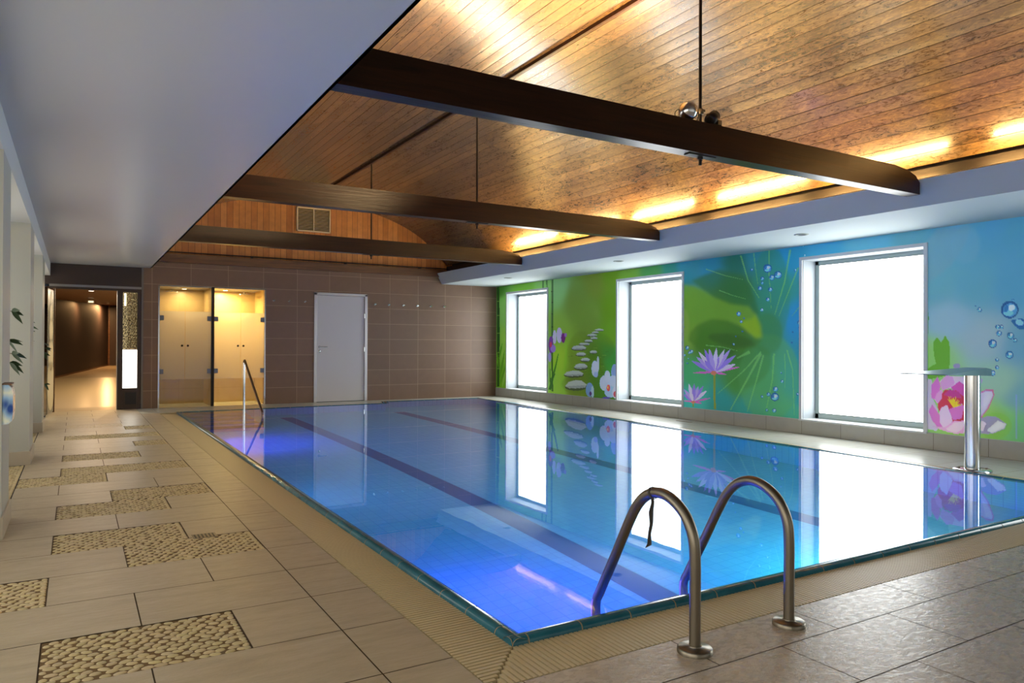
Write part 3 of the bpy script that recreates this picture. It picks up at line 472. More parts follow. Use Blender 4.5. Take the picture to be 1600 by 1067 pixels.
([7.338,1.906,7.389,1.974,7.44,2.044,7.492,2.114,7.544,2.183,7.577,2.279,7.61,2.376,7.644,2.473,7.678,2.571,7.71,2.567,7.673,2.469,7.636,2.372,7.6,2.275,7.564,2.178,7.508,2.107,7.454,2.038,7.4,1.969,7.347,1.901],110,180,95,0.6),
([7.369,2.12,7.379,2.18,7.39,2.24,7.4,2.301,7.411,2.362,7.417,2.416,7.424,2.47,7.431,2.525,7.437,2.58,7.46,2.58,7.451,2.525,7.443,2.471,7.434,2.416,7.426,2.361,7.413,2.301,7.401,2.24,7.389,2.18,7.376,2.119],110,180,95,0.6),
([7.129,1.752,7.137,1.869,7.145,1.987,7.153,2.104,7.161,2.222,7.16,2.312,7.16,2.403,7.159,2.494,7.159,2.584,7.18,2.587,7.179,2.496,7.178,2.405,7.177,2.314,7.176,2.222,7.166,2.105,7.156,1.987,7.146,1.869,7.136,1.752],110,180,95,0.6),
([7.061,1.655,7.018,1.769,6.975,1.882,6.932,1.994,6.89,2.106,6.865,2.219,6.84,2.331,6.815,2.442,6.79,2.553,6.823,2.561,6.845,2.449,6.867,2.337,6.889,2.225,6.912,2.112,6.951,2.0,6.992,1.887,7.032,1.773,7.073,1.658],110,180,95,0.6),
([6.993,1.63,6.95,1.714,6.908,1.798,6.866,1.882,6.824,1.964,6.783,2.047,6.742,2.128,6.701,2.21,6.661,2.29,6.683,2.3,6.722,2.218,6.761,2.136,6.8,2.054,6.84,1.971,6.88,1.887,6.92,1.803,6.96,1.718,7.001,1.633],110,180,95,0.6),
([6.775,1.623,6.599,1.793,6.611,1.802,6.779,1.626],110,180,95,0.6),
([8.152,0.452,8.019,0.547,7.888,0.639,7.76,0.73,7.634,0.82,7.548,0.895,7.464,0.968,7.381,1.041,7.299,1.112,7.322,1.129,7.402,1.056,7.484,0.982,7.566,0.907,7.649,0.832,7.773,0.741,7.9,0.649,8.029,0.555,8.16,0.458],110,180,95,0.6),
([7.884,0.22,7.795,0.35,7.707,0.477,7.62,0.602,7.534,0.726,7.472,0.818,7.41,0.909,7.349,0.999,7.289,1.088,7.332,1.106,7.389,1.015,7.447,0.924,7.505,0.831,7.564,0.738,7.647,0.613,7.73,0.485,7.815,0.357,7.901,0.226],110,180,95,0.6),
([7.557,0.224,7.514,0.341,7.471,0.458,7.429,0.574,7.386,0.689,7.352,0.785,7.318,0.88,7.284,0.976,7.25,1.07,7.283,1.077,7.315,0.982,7.346,0.886,7.378,0.79,7.41,0.693,7.449,0.577,7.489,0.461,7.529,0.344,7.569,0.226],110,180,95,0.6),
([7.214,0.252,7.185,0.371,7.155,0.49,7.125,0.608,7.095,0.726,7.087,0.82,7.079,0.913,7.071,1.006,7.063,1.099,7.097,1.1,7.102,1.007,7.107,0.914,7.113,0.82,7.118,0.728,7.145,0.61,7.172,0.492,7.199,0.372,7.226,0.253],110,180,95,0.6),
([6.894,0.598,6.89,0.656,6.886,0.713,6.882,0.77,6.878,0.828,6.881,0.896,6.884,0.965,6.887,1.033,6.89,1.102,6.906,1.101,6.902,1.033,6.898,0.964,6.894,0.896,6.889,0.827,6.892,0.77,6.894,0.713,6.897,0.656,6.9,0.598],110,180,95,0.6),
([6.729,0.247,6.735,0.404,6.741,0.562,6.747,0.72,6.754,0.878,6.777,0.947,6.799,1.014,6.822,1.082,6.845,1.151,6.869,1.145,6.844,1.077,6.819,1.009,6.794,0.942,6.77,0.876,6.762,0.718,6.754,0.561,6.746,0.403,6.738,0.246],110,180,95,0.6),
([7.762,1.01,7.505,1.096,7.534,1.141,7.773,1.026],110,180,95,0.6),
([7.645,2.202,7.731,2.224,7.818,2.247,7.906,2.27,7.995,2.293,8.094,2.326,8.194,2.361,8.296,2.395,8.399,2.431,8.406,2.417,8.302,2.383,8.199,2.349,8.098,2.316,7.999,2.283,7.909,2.261,7.82,2.24,7.733,2.218,7.647,2.197],110,180,95,0.6),
([7.583,1.907,7.652,1.926,7.722,1.946,7.793,1.965,7.864,1.985,7.928,2.008,7.993,2.031,8.059,2.055,8.125,2.078,8.132,2.065,8.065,2.042,7.999,2.02,7.933,1.998,7.868,1.976,7.796,1.957,7.725,1.938,7.654,1.92,7.584,1.902],110,180,95,0.6),
([7.735,1.132,7.814,1.147,7.894,1.163,7.975,1.179,8.058,1.195,8.141,1.202,8.225,1.208,8.311,1.215,8.397,1.222,8.399,1.203,8.313,1.198,8.227,1.193,8.143,1.187,8.06,1.182,7.979,1.168,7.897,1.153,7.817,1.139,7.737,1.125],110,180,95,0.6),
([8.238,0.781,8.198,0.782,8.186,0.213,8.23,0.21],125,145,45,1),
([8.225,0.799,8.382,0.8,8.518,0.792,8.624,0.776,8.68,0.766,8.624,0.762,8.517,0.759,8.38,0.768,8.225,0.789],190,95,175,1),
([8.226,0.789,8.135,0.766,8.055,0.757,7.992,0.758,7.959,0.761,7.989,0.771,8.047,0.788,8.126,0.798,8.223,0.799],190,95,175,1),
([8.223,0.789,8.028,0.814,7.867,0.844,7.749,0.874,7.689,0.892,7.752,0.888,7.875,0.874,8.036,0.845,8.226,0.799],190,95,175,1),
([8.219,0.804,8.374,0.881,8.521,0.931,8.647,0.954,8.717,0.962,8.665,0.928,8.561,0.872,8.413,0.822,8.231,0.784],135,115,200,1),
([8.22,0.784,8.052,0.814,7.92,0.856,7.828,0.903,7.783,0.932,7.841,0.928,7.949,0.914,8.081,0.872,8.23,0.804],195,190,228,1),
([8.216,0.802,8.329,0.9,8.443,0.971,8.549,1.012,8.609,1.029,8.575,0.989,8.501,0.92,8.385,0.85,8.234,0.786],160,145,215,1),
([8.216,0.786,8.041,0.867,7.91,0.949,7.824,1.024,7.783,1.067,7.846,1.046,7.96,0.998,8.093,0.916,8.234,0.802],135,115,200,1),
([8.214,0.801,8.305,0.923,8.403,1.017,8.5,1.079,8.556,1.108,8.531,1.061,8.473,0.976,8.374,0.882,8.236,0.787],195,190,228,1),
([8.213,0.788,8.074,0.904,7.975,1.011,7.92,1.102,7.896,1.152,7.949,1.118,8.043,1.046,8.142,0.939,8.237,0.8],160,145,215,1),
([8.212,0.799,8.257,0.933,8.319,1.041,8.39,1.118,8.433,1.156,8.425,1.106,8.399,1.015,8.337,0.906,8.238,0.789],135,115,200,1),
([8.212,0.79,8.11,0.908,8.046,1.015,8.018,1.103,8.009,1.151,8.052,1.115,8.122,1.04,8.187,0.933,8.238,0.798],195,190,228,1),
([8.211,0.797,8.219,0.931,8.25,1.043,8.297,1.125,8.329,1.167,8.335,1.119,8.335,1.029,8.303,0.916,8.239,0.791],160,145,215,1),
([8.211,0.791,8.149,0.871,8.119,0.944,8.119,1.004,8.125,1.037,8.155,1.012,8.2,0.961,8.23,0.888,8.239,0.797],135,115,200,1),
([8.211,0.793,8.165,0.926,8.151,1.04,8.163,1.128,8.176,1.175,8.2,1.131,8.235,1.045,8.25,0.93,8.239,0.795],195,190,228,1),
([8.211,0.796,8.201,0.884,8.216,0.956,8.252,1.008,8.277,1.035,8.289,1.003,8.301,0.944,8.285,0.872,8.239,0.792],160,145,215,1),
([8.214,0.801,8.263,0.88,8.325,0.936,8.392,0.967,8.432,0.981,8.422,0.949,8.393,0.894,8.33,0.838,8.236,0.787],135,115,200,1),
([8.171,0.783,8.174,0.771,8.185,0.76,8.201,0.751,8.221,0.746,8.242,0.746,8.262,0.749,8.278,0.757,8.289,0.767,8.293,0.779,8.289,0.791,8.279,0.802,8.262,0.811,8.242,0.816,8.221,0.816,8.201,0.813,8.185,0.805,8.175,0.795],190,120,90,1),
([8.686,0.293,8.653,0.295,8.656,0.216,8.685,0.214],120,140,50,1),
([8.671,0.304,8.748,0.313,8.817,0.313,8.871,0.306,8.899,0.299,8.872,0.293,8.821,0.285,8.752,0.285,8.672,0.294],190,95,175,1),
([8.672,0.294,8.608,0.28,8.551,0.276,8.506,0.281,8.482,0.286,8.503,0.294,8.544,0.304,8.601,0.308,8.67,0.304],190,95,175,1),
([8.67,0.294,8.532,0.316,8.418,0.341,8.334,0.368,8.292,0.383,8.338,0.379,8.426,0.368,8.54,0.342,8.673,0.303],190,95,175,1),
([8.664,0.314,8.729,0.365,8.798,0.397,8.862,0.409,8.9,0.411,8.882,0.388,8.84,0.352,8.772,0.32,8.678,0.299],135,115,200,1),
([8.664,0.3,8.545,0.354,8.458,0.41,8.403,0.463,8.378,0.493,8.422,0.48,8.501,0.448,8.589,0.392,8.679,0.313],195,190,228,1),
([8.662,0.313,8.717,0.389,8.781,0.444,8.846,0.477,8.885,0.492,8.872,0.462,8.838,0.409,8.774,0.353,8.681,0.301],160,145,215,1),
([8.661,0.303,8.563,0.386,8.496,0.464,8.462,0.531,8.448,0.567,8.487,0.542,8.555,0.489,8.622,0.411,8.681,0.311],135,115,200,1),
([8.66,0.31,8.671,0.411,8.701,0.494,8.743,0.553,8.771,0.583,8.774,0.546,8.771,0.477,8.741,0.394,8.683,0.304],195,190,228,1),
([8.66,0.305,8.596,0.388,8.561,0.463,8.553,0.524,8.554,0.557,8.583,0.53,8.628,0.476,8.664,0.401,8.683,0.309],160,145,215,1),
([8.659,0.307,8.628,0.409,8.622,0.496,8.637,0.562,8.651,0.596,8.669,0.561,8.694,0.495,8.7,0.407,8.683,0.306],135,115,200,1),
([8.66,0.31,8.666,0.375,8.69,0.425,8.727,0.457,8.752,0.473,8.758,0.448,8.758,0.404,8.734,0.354,8.683,0.303],195,190,228,1),
([8.621,0.297,8.624,0.289,8.633,0.281,8.646,0.275,8.662,0.271,8.68,0.27,8.697,0.271,8.71,0.276,8.719,0.282,8.722,0.29,8.719,0.298,8.71,0.306,8.697,0.312,8.68,0.316,8.663,0.317,8.646,0.316,8.633,0.311,8.624,0.305],190,120,90,1),
([7.12,2.323,7.125,2.302,7.138,2.284,7.158,2.272,7.184,2.267,7.211,2.269,7.236,2.278,7.257,2.294,7.271,2.315,7.276,2.337,7.271,2.358,7.258,2.376,7.237,2.389,7.211,2.394,7.184,2.391,7.159,2.381,7.138,2.365,7.125,2.345],25,85,140,1),
([7.133,2.321,7.137,2.305,7.147,2.292,7.163,2.283,7.183,2.279,7.204,2.281,7.224,2.288,7.24,2.3,7.251,2.315,7.255,2.332,7.251,2.348,7.24,2.361,7.224,2.371,7.204,2.374,7.183,2.372,7.163,2.365,7.147,2.353,7.137,2.338],75,150,185,1),
([7.166,2.302,7.169,2.296,7.176,2.291,7.188,2.287,7.202,2.286,7.216,2.288,7.231,2.291,7.242,2.296,7.25,2.303,7.252,2.309,7.25,2.316,7.242,2.321,7.231,2.324,7.217,2.325,7.202,2.324,7.188,2.32,7.176,2.315,7.169,2.309],110,190,205,1),
([7.151,2.348,7.152,2.334,7.164,2.323,7.183,2.319,7.201,2.324,7.213,2.335,7.212,2.349,7.2,2.359,7.181,2.363,7.162,2.359],190,220,225,1),
([7.21,2.333,7.219,2.319,7.231,2.312,7.243,2.315,7.249,2.328,7.248,2.345,7.239,2.36,7.226,2.367,7.214,2.363,7.208,2.35],40,115,165,1),
([7.068,2.186,7.071,2.172,7.08,2.16,7.094,2.152,7.111,2.148,7.128,2.15,7.145,2.156,7.159,2.166,7.168,2.18,7.171,2.194,7.168,2.208,7.159,2.22,7.145,2.229,7.129,2.232,7.111,2.231,7.094,2.225,7.08,2.214,7.072,2.201],25,85,140,1),
([7.077,2.185,7.079,2.174,7.086,2.165,7.097,2.159,7.11,2.156,7.124,2.157,7.137,2.162,7.148,2.17,7.155,2.18,7.157,2.191,7.155,2.202,7.148,2.211,7.137,2.217,7.124,2.22,7.11,2.218,7.097,2.214,7.086,2.206,7.079,2.196],75,150,185,1),
([7.099,2.172,7.101,2.168,7.106,2.164,7.113,2.162,7.122,2.161,7.132,2.162,7.141,2.164,7.149,2.168,7.154,2.172,7.156,2.176,7.154,2.18,7.149,2.184,7.141,2.186,7.132,2.187,7.122,2.186,7.113,2.184,7.106,2.18,7.101,2.176],110,190,205,1),
([7.089,2.202,7.089,2.193,7.097,2.186,7.11,2.183,7.122,2.186,7.13,2.193,7.129,2.202,7.121,2.21,7.109,2.212,7.096,2.21],190,220,225,1),
([7.128,2.192,7.134,2.183,7.142,2.178,7.15,2.18,7.154,2.189,7.153,2.2,7.147,2.21,7.138,2.214,7.131,2.212,7.127,2.204],40,115,165,1),
([6.945,2.216,6.949,2.197,6.961,2.182,6.979,2.171,7.0,2.166,7.024,2.167,7.046,2.176,7.064,2.19,7.076,2.207,7.08,2.227,7.076,2.245,7.064,2.261,7.046,2.272,7.024,2.277,7.001,2.275,6.979,2.266,6.961,2.253,6.949,2.235],25,85,140,1),
([6.957,2.214,6.96,2.2,6.969,2.188,6.983,2.18,7.0,2.177,7.018,2.178,7.035,2.184,7.049,2.195,7.058,2.208,7.061,2.222,7.058,2.236,7.049,2.248,7.035,2.256,7.018,2.26,7.0,2.258,6.983,2.252,6.969,2.242,6.96,2.228],75,150,185,1),
([6.985,2.197,6.987,2.191,6.994,2.187,7.004,2.184,7.016,2.183,7.029,2.184,7.041,2.187,7.051,2.191,7.057,2.197,7.059,2.203,7.057,2.208,7.051,2.213,7.041,2.216,7.029,2.217,7.016,2.216,7.004,2.213,6.994,2.208,6.988,2.203],110,190,205,1),
([6.972,2.237,6.973,2.225,6.983,2.216,6.999,2.212,7.016,2.216,7.025,2.225,7.025,2.237,7.014,2.247,6.998,2.25,6.982,2.247],190,220,225,1),
([7.023,2.224,7.031,2.211,7.042,2.205,7.052,2.208,7.057,2.219,7.056,2.234,7.048,2.247,7.037,2.253,7.027,2.25,7.021,2.239],40,115,165,1),
([7.255,2.187,7.257,2.177,7.263,2.169,7.273,2.163,7.284,2.161,7.296,2.162,7.308,2.166,7.317,2.173,7.323,2.182,7.325,2.192,7.323,2.202,7.317,2.21,7.308,2.215,7.296,2.218,7.284,2.217,7.273,2.212,7.263,2.205,7.257,2.196],25,85,140,1),
([7.261,2.186,7.263,2.178,7.267,2.172,7.275,2.168,7.284,2.166,7.293,2.167,7.302,2.17,7.309,2.176,7.314,2.182,7.316,2.19,7.314,2.197,7.309,2.203,7.302,2.207,7.293,2.209,7.284,2.208,7.275,2.205,7.267,2.2,7.263,2.193],75,150,185,1),
([7.276,2.177,7.277,2.174,7.281,2.172,7.286,2.17,7.292,2.17,7.299,2.17,7.305,2.172,7.31,2.174,7.314,2.177,7.315,2.18,7.314,2.183,7.31,2.185,7.305,2.186,7.299,2.187,7.292,2.186,7.286,2.185,7.281,2.183,7.277,2.18],110,190,205,1),
([7.269,2.197,7.27,2.191,7.275,2.186,7.284,2.185,7.292,2.186,7.297,2.191,7.297,2.197,7.291,2.202,7.283,2.204,7.274,2.202],190,220,225,1),
([7.296,2.191,7.3,2.184,7.305,2.181,7.311,2.182,7.314,2.188,7.313,2.196,7.309,2.202,7.303,2.205,7.298,2.204,7.295,2.198],40,115,165,1),
([7.267,2.124,7.268,2.117,7.273,2.11,7.28,2.106,7.288,2.104,7.297,2.105,7.306,2.108,7.313,2.113,7.318,2.12,7.319,2.127,7.318,2.135,7.313,2.141,7.306,2.145,7.298,2.147,7.288,2.146,7.28,2.143,7.273,2.138,7.268,2.131],25,85,140,1),
([7.271,2.123,7.272,2.118,7.276,2.113,7.281,2.11,7.288,2.108,7.295,2.109,7.302,2.111,7.307,2.115,7.311,2.12,7.312,2.126,7.311,2.131,7.307,2.136,7.302,2.139,7.295,2.14,7.288,2.14,7.281,2.138,7.276,2.134,7.272,2.129],75,150,185,1),
([7.282,2.116,7.283,2.114,7.286,2.112,7.29,2.111,7.294,2.111,7.299,2.111,7.304,2.112,7.308,2.114,7.31,2.116,7.311,2.118,7.311,2.12,7.308,2.122,7.304,2.123,7.299,2.124,7.294,2.123,7.29,2.122,7.286,2.121,7.283,2.119],110,190,205,1),
([7.277,2.132,7.277,2.127,7.281,2.124,7.288,2.122,7.294,2.123,7.298,2.127,7.298,2.132,7.294,2.135,7.287,2.137,7.281,2.135],190,220,225,1),
([7.297,2.127,7.3,2.122,7.304,2.119,7.308,2.12,7.31,2.125,7.31,2.13,7.307,2.135,7.303,2.138,7.299,2.136,7.297,2.132],40,115,165,1),
([7.293,2.05,7.295,2.039,7.302,2.029,7.313,2.022,7.327,2.019,7.341,2.02,7.355,2.025,7.366,2.033,7.373,2.044,7.375,2.055,7.373,2.066,7.366,2.076,7.355,2.083,7.341,2.086,7.327,2.085,7.313,2.08,7.302,2.072,7.295,2.061],25,85,140,1),
([7.3,2.049,7.302,2.04,7.307,2.033,7.316,2.028,7.326,2.026,7.337,2.027,7.348,2.03,7.357,2.036,7.362,2.044,7.364,2.053,7.362,2.061,7.357,2.068,7.348,2.073,7.337,2.076,7.326,2.075,7.316,2.071,7.307,2.065,7.302,2.057],75,150,185,1),
([7.317,2.038,7.319,2.035,7.323,2.032,7.329,2.03,7.336,2.03,7.344,2.03,7.351,2.032,7.357,2.034,7.361,2.038,7.363,2.041,7.361,2.044,7.358,2.047,7.351,2.049,7.344,2.05,7.336,2.049,7.329,2.048,7.323,2.045,7.319,2.042],110,190,205,1),
([7.309,2.062,7.31,2.055,7.316,2.049,7.326,2.047,7.336,2.049,7.342,2.055,7.342,2.062,7.335,2.068,7.325,2.07,7.315,2.068],190,220,225,1),
([7.34,2.054,7.345,2.046,7.352,2.043,7.358,2.044,7.361,2.051,7.36,2.06,7.356,2.068,7.349,2.071,7.343,2.07,7.34,2.063],40,115,165,1),
([7.108,2.019,7.11,2.008,7.117,1.999,7.128,1.992,7.141,1.989,7.155,1.99,7.168,1.995,7.178,2.003,7.185,2.013,7.188,2.024,7.185,2.035,7.179,2.045,7.168,2.051,7.155,2.054,7.141,2.054,7.128,2.049,7.117,2.041,7.11,2.031],25,85,140,1),
([7.114,2.018,7.116,2.01,7.122,2.003,7.13,1.998,7.14,1.995,7.151,1.996,7.161,2.0,7.17,2.006,7.175,2.013,7.177,2.022,7.175,2.03,7.17,2.037,7.161,2.042,7.151,2.044,7.14,2.044,7.13,2.04,7.122,2.034,7.116,2.026],75,150,185,1),
([7.132,2.008,7.133,2.004,7.137,2.002,7.143,2.0,7.15,1.999,7.157,2.0,7.165,2.001,7.171,2.004,7.174,2.007,7.176,2.01,7.174,2.014,7.171,2.016,7.165,2.018,7.158,2.019,7.15,2.018,7.143,2.017,7.137,2.014,7.133,2.011],110,190,205,1),
([7.124,2.031,7.124,2.024,7.13,2.019,7.14,2.016,7.15,2.018,7.155,2.024,7.155,2.031,7.149,2.037,7.139,2.039,7.13,2.037],190,220,225,1),
([7.154,2.023,7.159,2.016,7.165,2.012,7.171,2.014,7.174,2.02,7.173,2.029,7.169,2.036,7.162,2.04,7.156,2.038,7.153,2.032],40,115,165,1),
([7.156,1.877,7.158,1.868,7.164,1.86,7.173,1.854,7.184,1.851,7.196,1.852,7.208,1.855,7.217,1.862,7.223,1.871,7.225,1.881,7.223,1.89,7.217,1.899,7.208,1.904,7.196,1.907,7.184,1.906,7.173,1.902,7.164,1.896,7.158,1.887],25,85,140,1),
([7.162,1.876,7.163,1.869,7.168,1.863,7.175,1.859,7.184,1.856,7.193,1.857,7.202,1.86,7.209,1.865,7.214,1.872,7.216,1.879,7.214,1.886,7.209,1.892,7.202,1.897,7.193,1.899,7.184,1.898,7.175,1.895,7.168,1.89,7.163,1.883],75,150,185,1),
([7.177,1.867,7.178,1.864,7.181,1.862,7.186,1.86,7.192,1.86,7.199,1.86,7.205,1.861,7.21,1.863,7.213,1.866,7.215,1.869,7.213,1.872,7.21,1.874,7.205,1.876,7.199,1.876,7.192,1.876,7.186,1.875,7.181,1.873,7.178,1.87],110,190,205,1),
([7.17,1.888,7.17,1.882,7.175,1.877,7.184,1.874,7.192,1.876,7.197,1.881,7.197,1.887,7.192,1.892,7.183,1.894,7.175,1.892],190,220,225,1),
([7.196,1.88,7.2,1.874,7.205,1.87,7.211,1.872,7.213,1.877,7.213,1.885,7.209,1.891,7.203,1.895,7.198,1.893,7.195,1.888],40,115,165,1),
([7.265,1.732,7.267,1.723,7.273,1.715,7.281,1.71,7.292,1.707,7.303,1.708,7.314,1.711,7.322,1.717,7.328,1.725,7.33,1.734,7.328,1.743,7.322,1.751,7.314,1.756,7.303,1.759,7.292,1.759,7.282,1.755,7.273,1.749,7.267,1.741],25,85,140,1),
([7.271,1.731,7.272,1.724,7.277,1.718,7.283,1.714,7.292,1.712,7.3,1.713,7.309,1.715,7.315,1.72,7.32,1.726,7.321,1.733,7.32,1.739,7.315,1.745,7.309,1.749,7.3,1.751,7.292,1.751,7.283,1.748,7.277,1.744,7.272,1.737],75,150,185,1),
([7.285,1.722,7.286,1.72,7.289,1.717,7.294,1.716,7.299,1.715,7.305,1.715,7.311,1.716,7.316,1.718,7.319,1.721,7.32,1.724,7.319,1.726,7.316,1.728,7.311,1.73,7.306,1.731,7.299,1.73,7.294,1.729,7.289,1.727,7.286,1.725],110,190,205,1),
([7.278,1.741,7.279,1.736,7.284,1.731,7.292,1.729,7.299,1.73,7.304,1.735,7.304,1.74,7.299,1.745,7.291,1.747,7.283,1.746],190,220,225,1),
([7.303,1.734,7.306,1.728,7.312,1.725,7.317,1.726,7.319,1.731,7.318,1.738,7.315,1.744,7.309,1.747,7.305,1.746,7.302,1.741],40,115,165,1),
([7.688,1.688,7.691,1.676,7.698,1.666,7.71,1.659,7.724,1.655,7.739,1.656,7.754,1.66,7.766,1.668,7.773,1.679,7.776,1.691,7.773,1.702,7.766,1.712,7.754,1.72,7.74,1.723,7.724,1.723,7.71,1.718,7.698,1.71,7.691,1.699],25,85,140,1),
([7.695,1.686,7.697,1.677,7.703,1.67,7.712,1.664,7.724,1.662,7.736,1.662,7.747,1.666,7.756,1.672,7.762,1.68,7.764,1.688,7.762,1.697,7.756,1.705,7.747,1.71,7.736,1.713,7.724,1.712,7.713,1.709,7.703,1.703,7.698,1.695],75,150,185,1),
([7.714,1.675,7.716,1.671,7.72,1.668,7.726,1.666,7.734,1.665,7.743,1.666,7.751,1.667,7.757,1.67,7.761,1.673,7.763,1.676,7.761,1.68,7.757,1.683,7.751,1.685,7.743,1.686,7.734,1.686,7.726,1.684,7.72,1.682,7.716,1.678],110,190,205,1),
([7.706,1.7,7.706,1.693,7.713,1.686,7.724,1.684,7.734,1.686,7.74,1.691,7.74,1.699,7.733,1.705,7.723,1.708,7.712,1.706],190,220,225,1),
([7.739,1.691,7.744,1.682,7.751,1.678,7.758,1.68,7.761,1.687,7.76,1.696,7.755,1.704,7.748,1.708,7.741,1.706,7.738,1.7],40,115,165,1),
([7.656,1.57,7.658,1.562,7.663,1.556,7.67,1.551,7.68,1.549,7.689,1.549,7.698,1.552,7.706,1.557,7.711,1.564,7.713,1.571,7.711,1.579,7.706,1.585,7.699,1.59,7.689,1.592,7.68,1.592,7.671,1.589,7.663,1.584,7.658,1.577],25,85,140,1),
([7.661,1.569,7.663,1.563,7.666,1.558,7.672,1.555,7.679,1.553,7.687,1.553,7.694,1.555,7.7,1.559,7.704,1.564,7.705,1.57,7.704,1.575,7.7,1.58,7.694,1.584,7.687,1.586,7.679,1.585,7.672,1.583,7.666,1.579,7.663,1.574],75,150,185,1),
([7.673,1.561,7.674,1.559,7.677,1.557,7.681,1.556,7.686,1.555,7.691,1.555,7.696,1.556,7.701,1.558,7.703,1.56,7.704,1.562,7.703,1.564,7.701,1.566,7.696,1.568,7.691,1.568,7.686,1.568,7.681,1.567,7.677,1.566,7.674,1.564],110,190,205,1),
([7.668,1.577,7.668,1.573,7.672,1.569,7.679,1.567,7.686,1.568,7.69,1.572,7.69,1.576,7.685,1.58,7.679,1.582,7.672,1.581],190,220,225,1),
([7.689,1.571,7.692,1.566,7.697,1.563,7.701,1.564,7.703,1.569,7.703,1.574,7.699,1.58,7.695,1.582,7.691,1.581,7.688,1.577],40,115,165,1),
([7.613,1.619,7.619,1.609,7.632,1.605,7.645,1.61,7.65,1.621,7.645,1.631,7.632,1.635,7.619,1.63],35,95,150,1),
([7.628,1.623,7.632,1.618,7.639,1.618,7.643,1.623,7.639,1.628,7.632,1.628],150,200,215,1),
([7.644,1.421,7.649,1.411,7.662,1.407,7.675,1.411,7.681,1.422,7.675,1.432,7.662,1.436,7.649,1.431],35,95,150,1),
([7.658,1.424,7.662,1.419,7.67,1.419,7.673,1.424,7.67,1.429,7.662,1.429],150,200,215,1),
([7.772,1.349,7.775,1.342,7.784,1.339,7.793,1.342,7.797,1.349,7.793,1.356,7.784,1.359,7.775,1.356],35,95,150,1),
([7.782,1.351,7.784,1.348,7.789,1.348,7.792,1.351,7.79,1.355,7.784,1.355],150,200,215,1),
([7.806,1.231,7.808,1.225,7.811,1.22,7.817,1.216,7.825,1.214,7.832,1.214,7.84,1.216,7.846,1.22,7.85,1.225,7.851,1.231,7.85,1.237,7.846,1.242,7.84,1.246,7.832,1.248,7.825,1.248,7.817,1.246,7.811,1.242,7.808,1.237],25,85,140,1),
([7.81,1.23,7.811,1.226,7.814,1.222,7.819,1.219,7.824,1.218,7.83,1.218,7.836,1.219,7.841,1.222,7.844,1.226,7.845,1.23,7.844,1.235,7.841,1.239,7.836,1.242,7.83,1.243,7.824,1.243,7.819,1.242,7.814,1.239,7.811,1.235],75,150,185,1),
([7.82,1.224,7.82,1.223,7.822,1.221,7.826,1.22,7.83,1.219,7.834,1.219,7.838,1.22,7.841,1.221,7.843,1.223,7.844,1.224,7.843,1.226,7.841,1.228,7.838,1.229,7.834,1.229,7.83,1.229,7.826,1.229,7.822,1.228,7.82,1.226],110,190,205,1),
([7.815,1.237,7.815,1.234,7.819,1.23,7.824,1.229,7.83,1.229,7.833,1.232,7.833,1.236,7.829,1.239,7.824,1.241,7.819,1.24],190,220,225,1),
([7.832,1.232,7.835,1.228,7.838,1.226,7.842,1.226,7.843,1.229,7.843,1.234,7.84,1.238,7.837,1.24,7.833,1.24,7.832,1.237],40,115,165,1),
([7.46,2.334,7.461,2.328,7.466,2.322,7.472,2.319,7.48,2.317,7.488,2.318,7.496,2.321,7.503,2.325,7.507,2.332,7.508,2.338,7.507,2.345,7.503,2.35,7.496,2.354,7.488,2.355,7.48,2.355,7.472,2.352,7.466,2.347,7.461,2.341],25,85,140,1),
([7.464,2.333,7.465,2.329,7.468,2.325,7.473,2.322,7.48,2.321,7.486,2.321,7.492,2.323,7.497,2.327,7.501,2.332,7.502,2.337,7.501,2.342,7.497,2.346,7.492,2.348,7.486,2.35,7.48,2.349,7.474,2.347,7.469,2.343,7.465,2.339],75,150,185,1),
([7.474,2.328,7.475,2.326,7.478,2.324,7.481,2.323,7.485,2.323,7.49,2.323,7.494,2.324,7.498,2.326,7.5,2.328,7.501,2.33,7.5,2.332,7.498,2.333,7.494,2.334,7.49,2.335,7.485,2.334,7.481,2.333,7.478,2.332,7.475,2.33],110,190,205,1),
([7.47,2.342,7.47,2.337,7.474,2.334,7.48,2.333,7.485,2.334,7.489,2.338,7.489,2.342,7.485,2.345,7.479,2.346,7.473,2.345],190,220,225,1),
([7.488,2.337,7.491,2.333,7.495,2.331,7.498,2.332,7.5,2.336,7.5,2.341,7.497,2.345,7.493,2.347,7.489,2.346,7.487,2.342],40,115,165,1),
([6.698,2.259,6.7,2.253,6.703,2.248,6.709,2.244,6.716,2.243,6.723,2.243,6.73,2.246,6.736,2.251,6.74,2.256,6.741,2.263,6.74,2.269,6.736,2.274,6.73,2.277,6.723,2.279,6.716,2.278,6.709,2.276,6.703,2.271,6.7,2.265],25,85,140,1),
([6.702,2.258,6.703,2.254,6.706,2.25,6.71,2.247,6.716,2.246,6.721,2.247,6.727,2.249,6.731,2.252,6.734,2.257,6.735,2.261,6.734,2.266,6.731,2.27,6.727,2.272,6.722,2.273,6.716,2.273,6.71,2.271,6.706,2.267,6.703,2.263],75,150,185,1),
([6.711,2.253,6.712,2.251,6.714,2.25,6.717,2.249,6.721,2.248,6.725,2.249,6.729,2.25,6.732,2.251,6.734,2.253,6.735,2.255,6.734,2.257,6.732,2.258,6.729,2.259,6.725,2.259,6.721,2.259,6.717,2.258,6.714,2.257,6.712,2.255],110,190,205,1),
([6.707,2.266,6.707,2.262,6.71,2.259,6.716,2.258,6.721,2.259,6.724,2.262,6.724,2.266,6.72,2.269,6.715,2.27,6.71,2.269],190,220,225,1),
([6.723,2.262,6.725,2.258,6.729,2.256,6.732,2.257,6.734,2.26,6.733,2.265,6.731,2.269,6.727,2.271,6.724,2.27,6.723,2.267],40,115,165,1),
